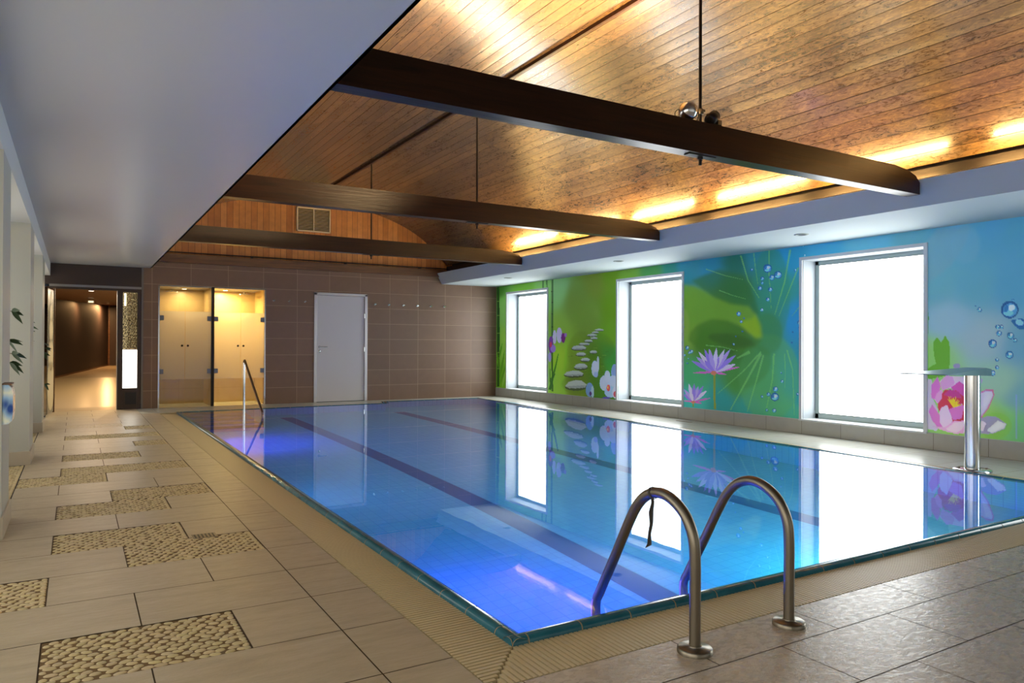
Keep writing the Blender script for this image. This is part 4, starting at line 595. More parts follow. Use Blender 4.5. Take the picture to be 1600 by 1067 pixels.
([6.747,1.399,6.752,1.39,6.763,1.386,6.774,1.39,6.779,1.4,6.774,1.409,6.763,1.413,6.752,1.409],35,95,150,1),
([6.76,1.402,6.763,1.398,6.769,1.398,6.773,1.402,6.77,1.407,6.763,1.407],150,200,215,1),
([6.76,1.253,6.765,1.243,6.776,1.239,6.788,1.243,6.792,1.253,6.788,1.262,6.776,1.266,6.765,1.262],35,95,150,1),
([6.773,1.255,6.776,1.251,6.783,1.251,6.786,1.255,6.783,1.26,6.776,1.26],150,200,215,1),
([6.625,1.53,6.627,1.521,6.633,1.513,6.641,1.507,6.651,1.504,6.662,1.504,6.673,1.508,6.681,1.514,6.687,1.522,6.689,1.531,6.687,1.541,6.681,1.548,6.673,1.554,6.662,1.557,6.651,1.557,6.641,1.553,6.633,1.547,6.627,1.539],25,85,140,1),
([6.631,1.529,6.632,1.522,6.636,1.516,6.643,1.511,6.651,1.509,6.659,1.509,6.668,1.512,6.674,1.517,6.678,1.523,6.68,1.53,6.678,1.537,6.674,1.543,6.668,1.547,6.66,1.549,6.651,1.549,6.643,1.546,6.636,1.542,6.632,1.535],75,150,185,1),
([6.644,1.519,6.645,1.517,6.648,1.514,6.653,1.513,6.658,1.512,6.665,1.512,6.67,1.513,6.675,1.515,6.678,1.518,6.679,1.52,6.678,1.523,6.675,1.525,6.67,1.527,6.665,1.528,6.659,1.528,6.653,1.527,6.648,1.525,6.645,1.522],110,190,205,1),
([6.638,1.539,6.638,1.534,6.643,1.529,6.651,1.526,6.658,1.528,6.663,1.532,6.663,1.538,6.658,1.543,6.65,1.545,6.643,1.544],190,220,225,1),
([6.662,1.532,6.665,1.525,6.671,1.522,6.675,1.523,6.678,1.528,6.677,1.535,6.674,1.542,6.668,1.545,6.664,1.544,6.661,1.539],40,115,165,1),
([6.622,1.451,6.624,1.444,6.628,1.437,6.635,1.432,6.644,1.43,6.653,1.43,6.662,1.433,6.669,1.438,6.673,1.445,6.675,1.452,6.674,1.46,6.669,1.467,6.662,1.472,6.653,1.474,6.644,1.474,6.636,1.471,6.629,1.466,6.624,1.459],25,85,140,1),
([6.627,1.45,6.628,1.445,6.632,1.44,6.637,1.436,6.644,1.434,6.651,1.434,6.658,1.436,6.663,1.44,6.667,1.445,6.668,1.451,6.667,1.457,6.663,1.462,6.658,1.466,6.651,1.467,6.644,1.467,6.637,1.465,6.632,1.461,6.628,1.456],75,150,185,1),
([6.638,1.443,6.639,1.44,6.642,1.438,6.645,1.437,6.65,1.436,6.655,1.436,6.66,1.437,6.664,1.439,6.666,1.441,6.667,1.443,6.666,1.446,6.664,1.448,6.66,1.449,6.655,1.45,6.65,1.45,6.645,1.449,6.642,1.447,6.639,1.445],110,190,205,1),
([6.633,1.459,6.633,1.454,6.637,1.45,6.644,1.448,6.65,1.45,6.654,1.453,6.654,1.458,6.65,1.462,6.643,1.464,6.637,1.463],190,220,225,1),
([6.653,1.453,6.656,1.447,6.66,1.445,6.664,1.446,6.666,1.45,6.666,1.456,6.663,1.461,6.658,1.464,6.654,1.463,6.652,1.459],40,115,165,1),
([6.622,1.306,6.623,1.3,6.627,1.295,6.632,1.291,6.639,1.288,6.647,1.289,6.654,1.291,6.659,1.295,6.663,1.3,6.664,1.306,6.663,1.312,6.659,1.318,6.654,1.322,6.647,1.324,6.639,1.324,6.633,1.322,6.627,1.318,6.623,1.312],25,85,140,1),
([6.626,1.305,6.627,1.301,6.629,1.297,6.634,1.294,6.639,1.292,6.645,1.292,6.65,1.294,6.655,1.297,6.657,1.301,6.658,1.305,6.657,1.31,6.655,1.314,6.65,1.317,6.645,1.319,6.639,1.318,6.634,1.317,6.629,1.314,6.627,1.31],75,150,185,1),
([6.635,1.299,6.635,1.297,6.637,1.296,6.64,1.294,6.644,1.294,6.648,1.294,6.652,1.294,6.655,1.296,6.657,1.297,6.658,1.299,6.657,1.301,6.655,1.303,6.652,1.304,6.648,1.304,6.644,1.304,6.64,1.304,6.637,1.302,6.635,1.301],110,190,205,1),
([6.631,1.312,6.631,1.308,6.634,1.305,6.639,1.303,6.644,1.304,6.647,1.307,6.647,1.311,6.644,1.314,6.639,1.316,6.634,1.315],190,220,225,1),
([6.646,1.307,6.649,1.302,6.652,1.3,6.655,1.301,6.657,1.304,6.657,1.309,6.654,1.314,6.651,1.316,6.648,1.315,6.646,1.312],40,115,165,1),
([8.77,1.172,8.772,1.161,8.78,1.152,8.791,1.145,8.806,1.141,8.821,1.141,8.836,1.144,8.848,1.151,8.855,1.161,8.858,1.172,8.856,1.183,8.848,1.192,8.836,1.2,8.822,1.203,8.806,1.204,8.792,1.2,8.78,1.193,8.772,1.183],25,85,140,1),
([8.777,1.171,8.779,1.163,8.785,1.155,8.794,1.15,8.805,1.147,8.817,1.147,8.829,1.15,8.838,1.155,8.844,1.162,8.846,1.17,8.844,1.179,8.838,1.186,8.829,1.191,8.818,1.194,8.806,1.194,8.794,1.191,8.785,1.186,8.779,1.179],75,150,185,1),
([8.796,1.16,8.797,1.156,8.802,1.153,8.808,1.151,8.816,1.15,8.824,1.15,8.832,1.151,8.839,1.153,8.843,1.156,8.845,1.159,8.843,1.163,8.839,1.165,8.833,1.168,8.825,1.169,8.816,1.169,8.808,1.168,8.802,1.166,8.797,1.163],110,190,205,1),
([8.787,1.183,8.788,1.176,8.795,1.17,8.805,1.167,8.816,1.169,8.822,1.174,8.822,1.181,8.815,1.187,8.804,1.19,8.794,1.188],190,220,225,1),
([8.821,1.173,8.826,1.165,8.833,1.161,8.84,1.163,8.843,1.169,8.842,1.177,8.837,1.185,8.83,1.189,8.823,1.188,8.82,1.182],40,115,165,1),
([8.674,1.112,8.677,1.102,8.685,1.092,8.696,1.085,8.71,1.081,8.726,1.081,8.74,1.084,8.752,1.091,8.759,1.101,8.762,1.112,8.759,1.122,8.752,1.132,8.74,1.139,8.726,1.143,8.711,1.143,8.696,1.14,8.685,1.133,8.677,1.123],25,85,140,1),
([8.682,1.111,8.684,1.103,8.69,1.095,8.699,1.09,8.71,1.087,8.722,1.087,8.733,1.09,8.742,1.095,8.748,1.102,8.75,1.11,8.748,1.118,8.742,1.125,8.733,1.131,8.722,1.134,8.71,1.134,8.699,1.131,8.69,1.126,8.684,1.119],75,150,185,1),
([8.701,1.1,8.702,1.096,8.706,1.093,8.713,1.091,8.72,1.09,8.729,1.09,8.737,1.091,8.743,1.093,8.747,1.096,8.749,1.099,8.747,1.102,8.743,1.105,8.737,1.107,8.729,1.109,8.72,1.109,8.713,1.108,8.706,1.106,8.702,1.103],110,190,205,1),
([8.692,1.123,8.692,1.116,8.699,1.11,8.71,1.107,8.72,1.109,8.727,1.114,8.726,1.121,8.72,1.127,8.709,1.129,8.698,1.128],190,220,225,1),
([8.725,1.113,8.73,1.105,8.737,1.101,8.744,1.102,8.747,1.108,8.746,1.117,8.741,1.125,8.734,1.129,8.728,1.128,8.724,1.122],40,115,165,1),
([8.729,1.093,8.731,1.085,8.737,1.078,8.745,1.073,8.756,1.07,8.767,1.07,8.778,1.072,8.787,1.078,8.793,1.085,8.795,1.093,8.793,1.101,8.787,1.108,8.778,1.114,8.768,1.116,8.756,1.117,8.745,1.114,8.737,1.109,8.731,1.102],25,85,140,1),
([8.735,1.092,8.736,1.086,8.74,1.081,8.747,1.077,8.756,1.074,8.765,1.074,8.773,1.076,8.78,1.08,8.784,1.086,8.786,1.092,8.784,1.098,8.78,1.103,8.773,1.107,8.765,1.109,8.756,1.11,8.747,1.108,8.741,1.104,8.736,1.098],75,150,185,1),
([8.749,1.084,8.75,1.081,8.753,1.079,8.758,1.077,8.764,1.077,8.77,1.076,8.776,1.077,8.781,1.079,8.784,1.081,8.785,1.083,8.784,1.086,8.781,1.088,8.776,1.09,8.77,1.091,8.764,1.091,8.758,1.09,8.753,1.088,8.75,1.086],110,190,205,1),
([8.742,1.101,8.742,1.096,8.748,1.092,8.756,1.09,8.764,1.091,8.768,1.094,8.768,1.1,8.763,1.104,8.755,1.106,8.747,1.105],190,220,225,1),
([8.767,1.094,8.771,1.088,8.776,1.085,8.781,1.086,8.784,1.09,8.783,1.097,8.779,1.103,8.774,1.106,8.769,1.105,8.766,1.1],40,115,165,1),
([8.847,1.052,8.848,1.046,8.853,1.04,8.859,1.036,8.868,1.034,8.877,1.034,8.886,1.036,8.893,1.04,8.897,1.045,8.899,1.052,8.897,1.058,8.893,1.064,8.886,1.068,8.877,1.07,8.868,1.07,8.86,1.068,8.853,1.064,8.848,1.059],25,85,140,1),
([8.851,1.051,8.852,1.047,8.856,1.042,8.861,1.039,8.868,1.037,8.875,1.037,8.881,1.039,8.887,1.042,8.89,1.046,8.892,1.051,8.89,1.056,8.887,1.06,8.881,1.063,8.875,1.065,8.868,1.065,8.861,1.063,8.856,1.06,8.852,1.056],75,150,185,1),
([8.862,1.045,8.863,1.043,8.865,1.041,8.869,1.04,8.874,1.039,8.879,1.039,8.884,1.04,8.887,1.041,8.89,1.042,8.891,1.044,8.89,1.046,8.887,1.048,8.884,1.049,8.879,1.05,8.874,1.05,8.869,1.049,8.865,1.048,8.863,1.047],110,190,205,1),
([8.857,1.059,8.857,1.055,8.861,1.051,8.868,1.049,8.874,1.05,8.878,1.053,8.877,1.057,8.873,1.061,8.867,1.062,8.861,1.062],190,220,225,1),
([8.877,1.053,8.88,1.048,8.884,1.046,8.888,1.046,8.89,1.05,8.889,1.055,8.886,1.059,8.882,1.062,8.878,1.061,8.876,1.058],40,115,165,1),
([8.765,0.995,8.77,0.986,8.783,0.982,8.796,0.985,8.802,0.995,8.797,1.004,8.784,1.008,8.771,1.005],35,95,150,1),
([8.78,0.998,8.783,0.993,8.791,0.993,8.795,0.997,8.791,1.002,8.784,1.002],150,200,215,1),
([8.787,0.921,8.793,0.909,8.809,0.904,8.825,0.909,8.831,0.92,8.825,0.931,8.809,0.936,8.793,0.932],35,95,150,1),
([8.805,0.924,8.809,0.918,8.818,0.918,8.822,0.923,8.818,0.929,8.809,0.929],150,200,215,1),
([8.874,1.518,8.881,1.507,8.897,1.503,8.913,1.508,8.919,1.519,8.913,1.53,8.897,1.535,8.881,1.53],35,95,150,1),
([8.892,1.522,8.897,1.516,8.906,1.517,8.91,1.522,8.906,1.528,8.897,1.527],150,200,215,1),
([6.939,0.828,6.943,0.82,6.953,0.816,6.962,0.819,6.967,0.827,6.963,0.835,6.953,0.839,6.943,0.836],35,95,150,1),
([6.95,0.83,6.953,0.826,6.958,0.826,6.961,0.829,6.958,0.834,6.953,0.834],150,200,215,1),
([6.914,0.707,6.915,0.7,6.919,0.694,6.926,0.689,6.934,0.686,6.943,0.686,6.951,0.688,6.958,0.692,6.962,0.698,6.963,0.705,6.962,0.712,6.958,0.719,6.951,0.724,6.943,0.726,6.934,0.727,6.926,0.725,6.919,0.72,6.915,0.714],25,85,140,1),
([6.918,0.706,6.919,0.701,6.922,0.696,6.928,0.692,6.934,0.69,6.941,0.69,6.947,0.691,6.952,0.695,6.956,0.699,6.957,0.704,6.956,0.71,6.952,0.715,6.947,0.718,6.941,0.72,6.934,0.721,6.928,0.719,6.922,0.716,6.919,0.711],75,150,185,1),
([6.929,0.698,6.929,0.696,6.932,0.694,6.935,0.693,6.94,0.692,6.945,0.692,6.949,0.692,6.953,0.693,6.955,0.695,6.956,0.697,6.955,0.699,6.953,0.701,6.949,0.703,6.945,0.704,6.94,0.704,6.935,0.704,6.932,0.702,6.929,0.701],110,190,205,1),
([6.924,0.714,6.924,0.71,6.928,0.706,6.934,0.703,6.94,0.704,6.943,0.707,6.943,0.712,6.939,0.716,6.933,0.718,6.927,0.717],190,220,225,1),
([6.942,0.707,6.945,0.702,6.949,0.699,6.953,0.7,6.955,0.703,6.955,0.709,6.952,0.714,6.948,0.717,6.944,0.716,6.942,0.712],40,115,165,1),
([7.008,0.592,7.01,0.58,7.018,0.568,7.03,0.559,7.045,0.554,7.06,0.553,7.075,0.557,7.087,0.564,7.095,0.575,7.098,0.588,7.095,0.6,7.087,0.612,7.075,0.621,7.061,0.626,7.045,0.627,7.03,0.623,7.018,0.616,7.011,0.605],25,85,140,1),
([7.015,0.59,7.017,0.581,7.024,0.572,7.033,0.565,7.044,0.561,7.056,0.561,7.068,0.563,7.077,0.569,7.084,0.577,7.086,0.586,7.084,0.596,7.078,0.605,7.068,0.611,7.057,0.615,7.044,0.616,7.033,0.613,7.024,0.608,7.018,0.6],75,150,185,1),
([7.035,0.576,7.036,0.572,7.04,0.569,7.047,0.566,7.055,0.564,7.064,0.564,7.072,0.565,7.078,0.567,7.083,0.57,7.084,0.573,7.083,0.577,7.079,0.581,7.072,0.584,7.064,0.586,7.055,0.586,7.047,0.585,7.04,0.583,7.036,0.58],110,190,205,1),
([7.026,0.604,7.026,0.596,7.033,0.589,7.044,0.585,7.055,0.586,7.062,0.592,7.061,0.6,7.054,0.607,7.043,0.611,7.032,0.61],190,220,225,1),
([7.06,0.591,7.065,0.582,7.072,0.577,7.079,0.578,7.083,0.585,7.082,0.595,7.077,0.604,7.069,0.609,7.062,0.608,7.059,0.601],40,115,165,1),
([7.141,0.511,7.143,0.501,7.149,0.492,7.158,0.485,7.169,0.481,7.181,0.481,7.192,0.483,7.201,0.489,7.207,0.497,7.21,0.507,7.207,0.516,7.201,0.525,7.192,0.532,7.181,0.536,7.169,0.537,7.158,0.534,7.149,0.528,7.143,0.52],25,85,140,1),
([7.146,0.509,7.148,0.502,7.153,0.495,7.16,0.49,7.168,0.487,7.178,0.486,7.187,0.488,7.194,0.493,7.199,0.499,7.2,0.506,7.199,0.513,7.194,0.52,7.187,0.525,7.178,0.528,7.169,0.528,7.16,0.526,7.153,0.522,7.148,0.516],75,150,185,1),
([7.161,0.498,7.162,0.495,7.166,0.493,7.171,0.49,7.177,0.489,7.183,0.489,7.19,0.489,7.195,0.491,7.198,0.493,7.199,0.496,7.198,0.499,7.195,0.502,7.19,0.504,7.183,0.505,7.177,0.506,7.171,0.505,7.166,0.503,7.162,0.501],110,190,205,1),
([7.154,0.519,7.155,0.513,7.16,0.508,7.168,0.505,7.177,0.506,7.182,0.51,7.181,0.516,7.176,0.521,7.168,0.524,7.159,0.524],190,220,225,1),
([7.18,0.509,7.184,0.502,7.19,0.498,7.195,0.499,7.198,0.504,7.197,0.512,7.193,0.519,7.188,0.523,7.182,0.522,7.18,0.517],40,115,165,1),
([6.991,0.483,6.995,0.462,7.008,0.443,7.027,0.428,7.051,0.42,7.076,0.418,7.1,0.424,7.12,0.436,7.133,0.453,7.138,0.474,7.133,0.495,7.12,0.514,7.101,0.528,7.077,0.537,7.051,0.538,7.027,0.532,7.008,0.52,6.995,0.503],25,85,140,1),
([7.003,0.479,7.006,0.463,7.016,0.449,7.031,0.438,7.05,0.432,7.07,0.43,7.089,0.434,7.104,0.443,7.114,0.456,7.118,0.472,7.114,0.488,7.104,0.502,7.089,0.513,7.07,0.519,7.05,0.52,7.032,0.516,7.016,0.507,7.006,0.494],75,150,185,1),
([7.034,0.456,7.037,0.45,7.044,0.444,7.054,0.439,7.068,0.436,7.082,0.435,7.095,0.436,7.106,0.44,7.113,0.445,7.115,0.451,7.113,0.457,7.106,0.463,7.095,0.468,7.082,0.471,7.068,0.472,7.054,0.47,7.044,0.467,7.037,0.462],110,190,205,1),
([7.02,0.502,7.021,0.489,7.032,0.477,7.05,0.47,7.067,0.472,7.078,0.481,7.078,0.494,7.066,0.506,7.048,0.512,7.031,0.511],190,220,225,1),
([7.075,0.48,7.084,0.464,7.096,0.456,7.107,0.458,7.113,0.469,7.111,0.485,7.103,0.5,7.091,0.509,7.08,0.507,7.074,0.496],40,115,165,1),
([7.268,0.47,7.269,0.464,7.273,0.458,7.279,0.453,7.287,0.45,7.295,0.45,7.303,0.452,7.309,0.455,7.313,0.461,7.314,0.467,7.313,0.474,7.309,0.48,7.303,0.484,7.295,0.487,7.287,0.488,7.279,0.486,7.273,0.482,7.269,0.476],25,85,140,1),
([7.272,0.469,7.273,0.464,7.276,0.46,7.281,0.456,7.287,0.454,7.293,0.454,7.299,0.455,7.304,0.458,7.307,0.462,7.308,0.467,7.307,0.472,7.304,0.476,7.299,0.479,7.293,0.482,7.287,0.482,7.281,0.481,7.276,0.478,7.273,0.474],75,150,185,1),
([7.282,0.462,7.282,0.46,7.285,0.458,7.288,0.456,7.292,0.455,7.297,0.455,7.301,0.456,7.304,0.457,7.307,0.458,7.307,0.46,7.307,0.462,7.304,0.464,7.301,0.465,7.297,0.466,7.292,0.467,7.288,0.466,7.285,0.465,7.282,0.464],110,190,205,1),
([7.277,0.476,7.277,0.472,7.281,0.468,7.287,0.466,7.292,0.467,7.296,0.469,7.295,0.474,7.292,0.477,7.286,0.479,7.28,0.479],190,220,225,1),
([7.295,0.469,7.297,0.464,7.301,0.462,7.305,0.462,7.307,0.466,7.306,0.471,7.303,0.476,7.3,0.478,7.296,0.478,7.294,0.474],40,115,165,1),
([7.038,0.285,7.04,0.275,7.046,0.265,7.056,0.258,7.068,0.253,7.081,0.252,7.093,0.255,7.103,0.261,7.109,0.27,7.111,0.28,7.109,0.29,7.103,0.3,7.093,0.307,7.081,0.312,7.068,0.313,7.056,0.31,7.046,0.304,7.04,0.296],25,85,140,1),
([7.044,0.283,7.046,0.276,7.051,0.268,7.058,0.263,7.068,0.259,7.078,0.259,7.087,0.261,7.095,0.265,7.1,0.271,7.101,0.279,7.1,0.287,7.095,0.294,7.087,0.3,7.078,0.303,7.068,0.304,7.058,0.302,7.051,0.297,7.046,0.291],75,150,185,1),
([7.06,0.272,7.061,0.269,7.064,0.266,7.07,0.263,7.076,0.261,7.083,0.261,7.09,0.261,7.095,0.263,7.099,0.265,7.1,0.268,7.099,0.272,7.095,0.275,7.09,0.277,7.083,0.279,7.076,0.279,7.07,0.279,7.064,0.277,7.061,0.275],110,190,205,1),
([7.053,0.295,7.053,0.288,7.059,0.282,7.068,0.279,7.076,0.279,7.082,0.284,7.081,0.29,7.076,0.296,7.067,0.3,7.058,0.299],190,220,225,1),
([7.08,0.283,7.084,0.276,7.09,0.271,7.096,0.272,7.099,0.278,7.098,0.286,7.094,0.293,7.088,0.298,7.082,0.297,7.079,0.291],40,115,165,1),
([7.183,0.279,7.184,0.272,7.188,0.266,7.194,0.262,7.202,0.259,7.21,0.258,7.218,0.26,7.224,0.263,7.228,0.269,7.229,0.275,7.228,0.282,7.224,0.288,7.218,0.292,7.21,0.295,7.202,0.296,7.195,0.294,7.188,0.29,7.184,0.285],25,85,140,1),
([7.187,0.278,7.188,0.273,7.191,0.268,7.196,0.265,7.202,0.263,7.208,0.262,7.214,0.263,7.219,0.266,7.222,0.27,7.223,0.275,7.222,0.28,7.219,0.284,7.214,0.288,7.208,0.29,7.202,0.29,7.196,0.289,7.191,0.286,7.188,0.282],75,150,185,1),
([7.197,0.27,7.198,0.268,7.2,0.266,7.203,0.265,7.207,0.264,7.212,0.263,7.216,0.264,7.219,0.265,7.221,0.266,7.222,0.268,7.221,0.27,7.219,0.272,7.216,0.274,7.212,0.275,7.207,0.275,7.203,0.275,7.2,0.274,7.198,0.272],110,190,205,1),
([7.192,0.284,7.192,0.28,7.196,0.277,7.202,0.275,7.207,0.275,7.211,0.278,7.21,0.282,7.207,0.286,7.201,0.288,7.196,0.287],190,220,225,1),
([7.21,0.277,7.212,0.273,7.216,0.27,7.22,0.27,7.221,0.274,7.221,0.279,7.218,0.284,7.214,0.286,7.211,0.286,7.209,0.282],40,115,165,1),
([6.66,0.542,6.661,0.535,6.665,0.53,6.67,0.525,6.677,0.523,6.684,0.522,6.691,0.524,6.697,0.528,6.701,0.533,6.702,0.539,6.701,0.545,6.697,0.551,6.691,0.555,6.685,0.558,6.677,0.558,6.67,0.556,6.665,0.553,6.661,0.548],25,85,140,1),
([6.663,0.54,6.664,0.536,6.667,0.532,6.671,0.528,6.677,0.526,6.683,0.526,6.688,0.527,6.692,0.53,6.695,0.534,6.696,0.538,6.695,0.543,6.692,0.547,6.688,0.551,6.683,0.553,6.677,0.553,6.672,0.552,6.667,0.549,6.664,0.545],75,150,185,1),
([6.672,0.534,6.673,0.532,6.675,0.53,6.678,0.529,6.682,0.528,6.686,0.527,6.69,0.528,6.693,0.529,6.695,0.53,6.696,0.532,6.695,0.534,6.693,0.536,6.69,0.537,6.686,0.538,6.682,0.538,6.678,0.538,6.675,0.537,6.673,0.535],110,190,205,1),
([6.668,0.547,6.668,0.543,6.672,0.54,6.677,0.538,6.682,0.538,6.685,0.541,6.685,0.545,6.682,0.549,6.676,0.55,6.671,0.55],190,220,225,1),
([6.684,0.541,6.687,0.536,6.69,0.534,6.693,0.534,6.695,0.538,6.694,0.542,6.692,0.547,6.689,0.549,6.685,0.549,6.684,0.546],40,115,165,1),
([6.575,2.587,6.577,2.582,6.58,2.578,6.585,2.575,6.591,2.574,6.597,2.574,6.603,2.577,6.608,2.581,6.611,2.586,6.612,2.592,6.611,2.597,6.608,2.601,6.603,2.604,6.597,2.605,6.591,2.605,6.585,2.602,6.58,2.598,6.577,2.593],25,85,140,1),
([6.579,2.587,6.579,2.583,6.582,2.58,6.586,2.578,6.59,2.577,6.595,2.577,6.6,2.579,6.604,2.582,6.606,2.586,6.607,2.59,6.606,2.594,6.604,2.597,6.6,2.6,6.595,2.6,6.59,2.6,6.586,2.598,6.582,2.595,6.579,2.591],75,150,185,1),
([6.586,2.582,6.587,2.581,6.589,2.58,6.591,2.579,6.595,2.579,6.598,2.579,6.601,2.58,6.604,2.581,6.606,2.583,6.607,2.585,6.606,2.586,6.604,2.587,6.601,2.588,6.598,2.588,6.595,2.588,6.591,2.587,6.589,2.586,6.587,2.584],110,190,205,1),
([6.583,2.594,6.583,2.59,6.586,2.588,6.59,2.587,6.595,2.588,6.597,2.591,6.597,2.594,6.594,2.597,6.59,2.598,6.585,2.596],190,220,225,1),
([6.597,2.59,6.599,2.587,6.602,2.585,6.604,2.586,6.606,2.589,6.605,2.593,6.603,2.597,6.6,2.599,6.598,2.598,6.596,2.595],40,115,165,1),
([6.549,2.451,6.55,2.446,6.553,2.441,6.558,2.438,6.564,2.437,6.57,2.438,6.576,2.44,6.581,2.444,6.584,2.449,6.586,2.455,6.584,2.46,6.581,2.464,6.576,2.467,6.571,2.468,6.564,2.468,6.558,2.465,6.553,2.461,6.55,2.456],25,85,140,1),
([6.552,2.45,6.553,2.446,6.556,2.443,6.559,2.441,6.564,2.44,6.569,2.441,6.573,2.442,6.577,2.445,6.58,2.449,6.581,2.453,6.58,2.457,6.577,2.461,6.574,2.463,6.569,2.464,6.564,2.463,6.559,2.461,6.556,2.458,6.553,2.454],75,150,185,1),
([6.56,2.446,6.561,2.444,6.562,2.443,6.565,2.442,6.568,2.442,6.572,2.442,6.575,2.443,6.578,2.445,6.579,2.446,6.58,2.448,6.579,2.449,6.578,2.451,6.575,2.451,6.572,2.452,6.568,2.451,6.565,2.45,6.562,2.449,6.561,2.447],110,190,205,1),
([6.557,2.457,6.557,2.454,6.559,2.451,6.564,2.45,6.568,2.451,6.571,2.454,6.571,2.457,6.568,2.46,6.563,2.461,6.559,2.46],190,220,225,1),
([6.57,2.454,6.572,2.45,6.575,2.448,6.578,2.449,6.579,2.452,6.579,2.457,6.577,2.46,6.574,2.462,6.571,2.461,6.57,2.458],40,115,165,1),
([4.91,1.719,4.886,1.684,4.866,1.547,4.876,1.345,4.903,1.108],85,150,60,1),
([4.814,1.26,4.772,1.315,4.723,1.252,4.677,1.334,4.633,1.26,4.62,1.144,4.628,0.979,4.641,0.88,4.855,0.821,4.897,0.871,4.897,0.938,4.78,1.009,4.805,1.109],95,160,40,1),
([3.912,1.602,3.917,1.57,3.932,1.542,3.955,1.522,3.983,1.511,4.014,1.512,4.042,1.524,4.066,1.547,4.081,1.576,4.087,1.609,4.081,1.642,4.066,1.67,4.042,1.691,4.014,1.701,3.984,1.699,3.955,1.687,3.932,1.664,3.917,1.635],25,85,140,1),
([3.927,1.598,3.931,1.574,3.942,1.553,3.96,1.538,3.982,1.53,4.006,1.531,4.028,1.54,4.047,1.557,4.059,1.579,4.063,1.604,4.059,1.628,4.047,1.649,4.028,1.665,4.006,1.672,3.982,1.671,3.96,1.661,3.942,1.645,3.931,1.623],75,150,185,1),
([3.964,1.566,3.967,1.557,3.975,1.548,3.988,1.542,4.003,1.539,4.02,1.54,4.036,1.544,4.049,1.551,4.057,1.56,4.06,1.57,4.057,1.579,4.049,1.588,4.036,1.594,4.02,1.597,4.003,1.596,3.988,1.592,3.975,1.585,3.967,1.576],110,190,205,1),
([3.947,1.636,3.948,1.616,3.961,1.599,3.982,1.591,4.003,1.596,4.016,1.612,4.015,1.632,4.001,1.65,3.98,1.657,3.959,1.652],190,220,225,1),
([4.012,1.61,4.022,1.587,4.037,1.575,4.05,1.58,4.057,1.598,4.055,1.624,4.045,1.647,4.03,1.658,4.017,1.654,4.01,1.635],40,115,165,1),
([3.954,1.704,3.955,1.699,3.957,1.695,3.96,1.692,3.964,1.691,3.969,1.691,3.973,1.693,3.976,1.696,3.978,1.7,3.979,1.705,3.978,1.71,3.976,1.714,3.973,1.717,3.969,1.718,3.964,1.718,3.96,1.716,3.957,1.713,3.955,1.709],25,85,140,1),
([3.956,1.703,3.957,1.7,3.958,1.697,3.961,1.695,3.964,1.693,3.967,1.694,3.971,1.695,3.973,1.697,3.975,1.701,3.976,1.704,3.975,1.708,3.973,1.711,3.971,1.713,3.967,1.714,3.964,1.714,3.961,1.713,3.958,1.71,3.957,1.707],75,150,185,1),
([3.961,1.699,3.962,1.697,3.963,1.696,3.965,1.695,3.967,1.695,3.969,1.695,3.972,1.696,3.974,1.697,3.975,1.698,3.975,1.699,3.975,1.701,3.974,1.702,3.972,1.703,3.969,1.703,3.967,1.703,3.965,1.702,3.963,1.701,3.962,1.7],110,190,205,1),
([3.959,1.709,3.959,1.706,3.961,1.703,3.964,1.702,3.967,1.703,3.969,1.705,3.969,1.708,3.967,1.711,3.964,1.712,3.961,1.711],190,220,225,1),
([3.968,1.705,3.97,1.702,3.972,1.7,3.974,1.701,3.975,1.703,3.974,1.707,3.973,1.71,3.971,1.712,3.969,1.711,3.968,1.709],40,115,165,1),
([4.28,1.615,4.281,1.607,4.286,1.599,4.292,1.594,4.3,1.591,4.308,1.591,4.316,1.595,4.322,1.601,4.327,1.609,4.328,1.617,4.327,1.626,4.322,1.634,4.316,1.639,4.308,1.642,4.3,1.641,4.292,1.638,4.286,1.632,4.281,1.624],25,85,140,1),
([4.284,1.614,4.285,1.608,4.288,1.602,4.293,1.598,4.299,1.596,4.306,1.596,4.312,1.599,4.317,1.603,4.32,1.609,4.322,1.616,4.32,1.622,4.317,1.628,4.312,1.632,4.306,1.634,4.3,1.634,4.293,1.631,4.288,1.627,4.285,1.621],75,150,185,1),
([4.294,1.606,4.295,1.603,4.297,1.601,4.301,1.599,4.305,1.599,4.31,1.599,4.314,1.6,4.318,1.602,4.32,1.604,4.321,1.607,4.32,1.609,4.318,1.612,4.314,1.613,4.31,1.614,4.305,1.614,4.301,1.613,4.297,1.611,4.295,1.608],110,190,205,1),
([4.29,1.625,4.29,1.619,4.294,1.614,4.299,1.612,4.305,1.614,4.309,1.618,4.308,1.623,4.305,1.628,4.299,1.63,4.293,1.629],190,220,225,1),
([4.308,1.617,4.311,1.611,4.314,1.608,4.318,1.609,4.32,1.614,4.319,1.621,4.317,1.627,4.313,1.63,4.309,1.629,4.307,1.624],40,115,165,1),
([4.336,1.659,4.338,1.653,4.345,1.65,4.351,1.653,4.354,1.66,4.351,1.667,4.345,1.669,4.338,1.666],35,95,150,1),
([4.343,1.661,4.345,1.658,4.348,1.658,4.35,1.662,4.348,1.665,4.345,1.665],150,200,215,1),
([4.097,1.422,4.098,1.414,4.102,1.407,4.108,1.401,4.116,1.398,4.124,1.398,4.131,1.401,4.137,1.407,4.141,1.415,4.143,1.423,4.141,1.432,4.137,1.439,4.131,1.445,4.124,1.448,4.116,1.447,4.108,1.444,4.102,1.439,4.098,1.431],25,85,140,1),
([4.101,1.421,4.102,1.415,4.105,1.409,4.109,1.405,4.115,1.403,4.122,1.403,4.128,1.406,4.132,1.41,4.135,1.416,4.137,1.422,4.135,1.428,4.132,1.434,4.128,1.438,4.122,1.44,4.115,1.44,4.11,1.438,4.105,1.433,4.102,1.428],75,150,185,1),
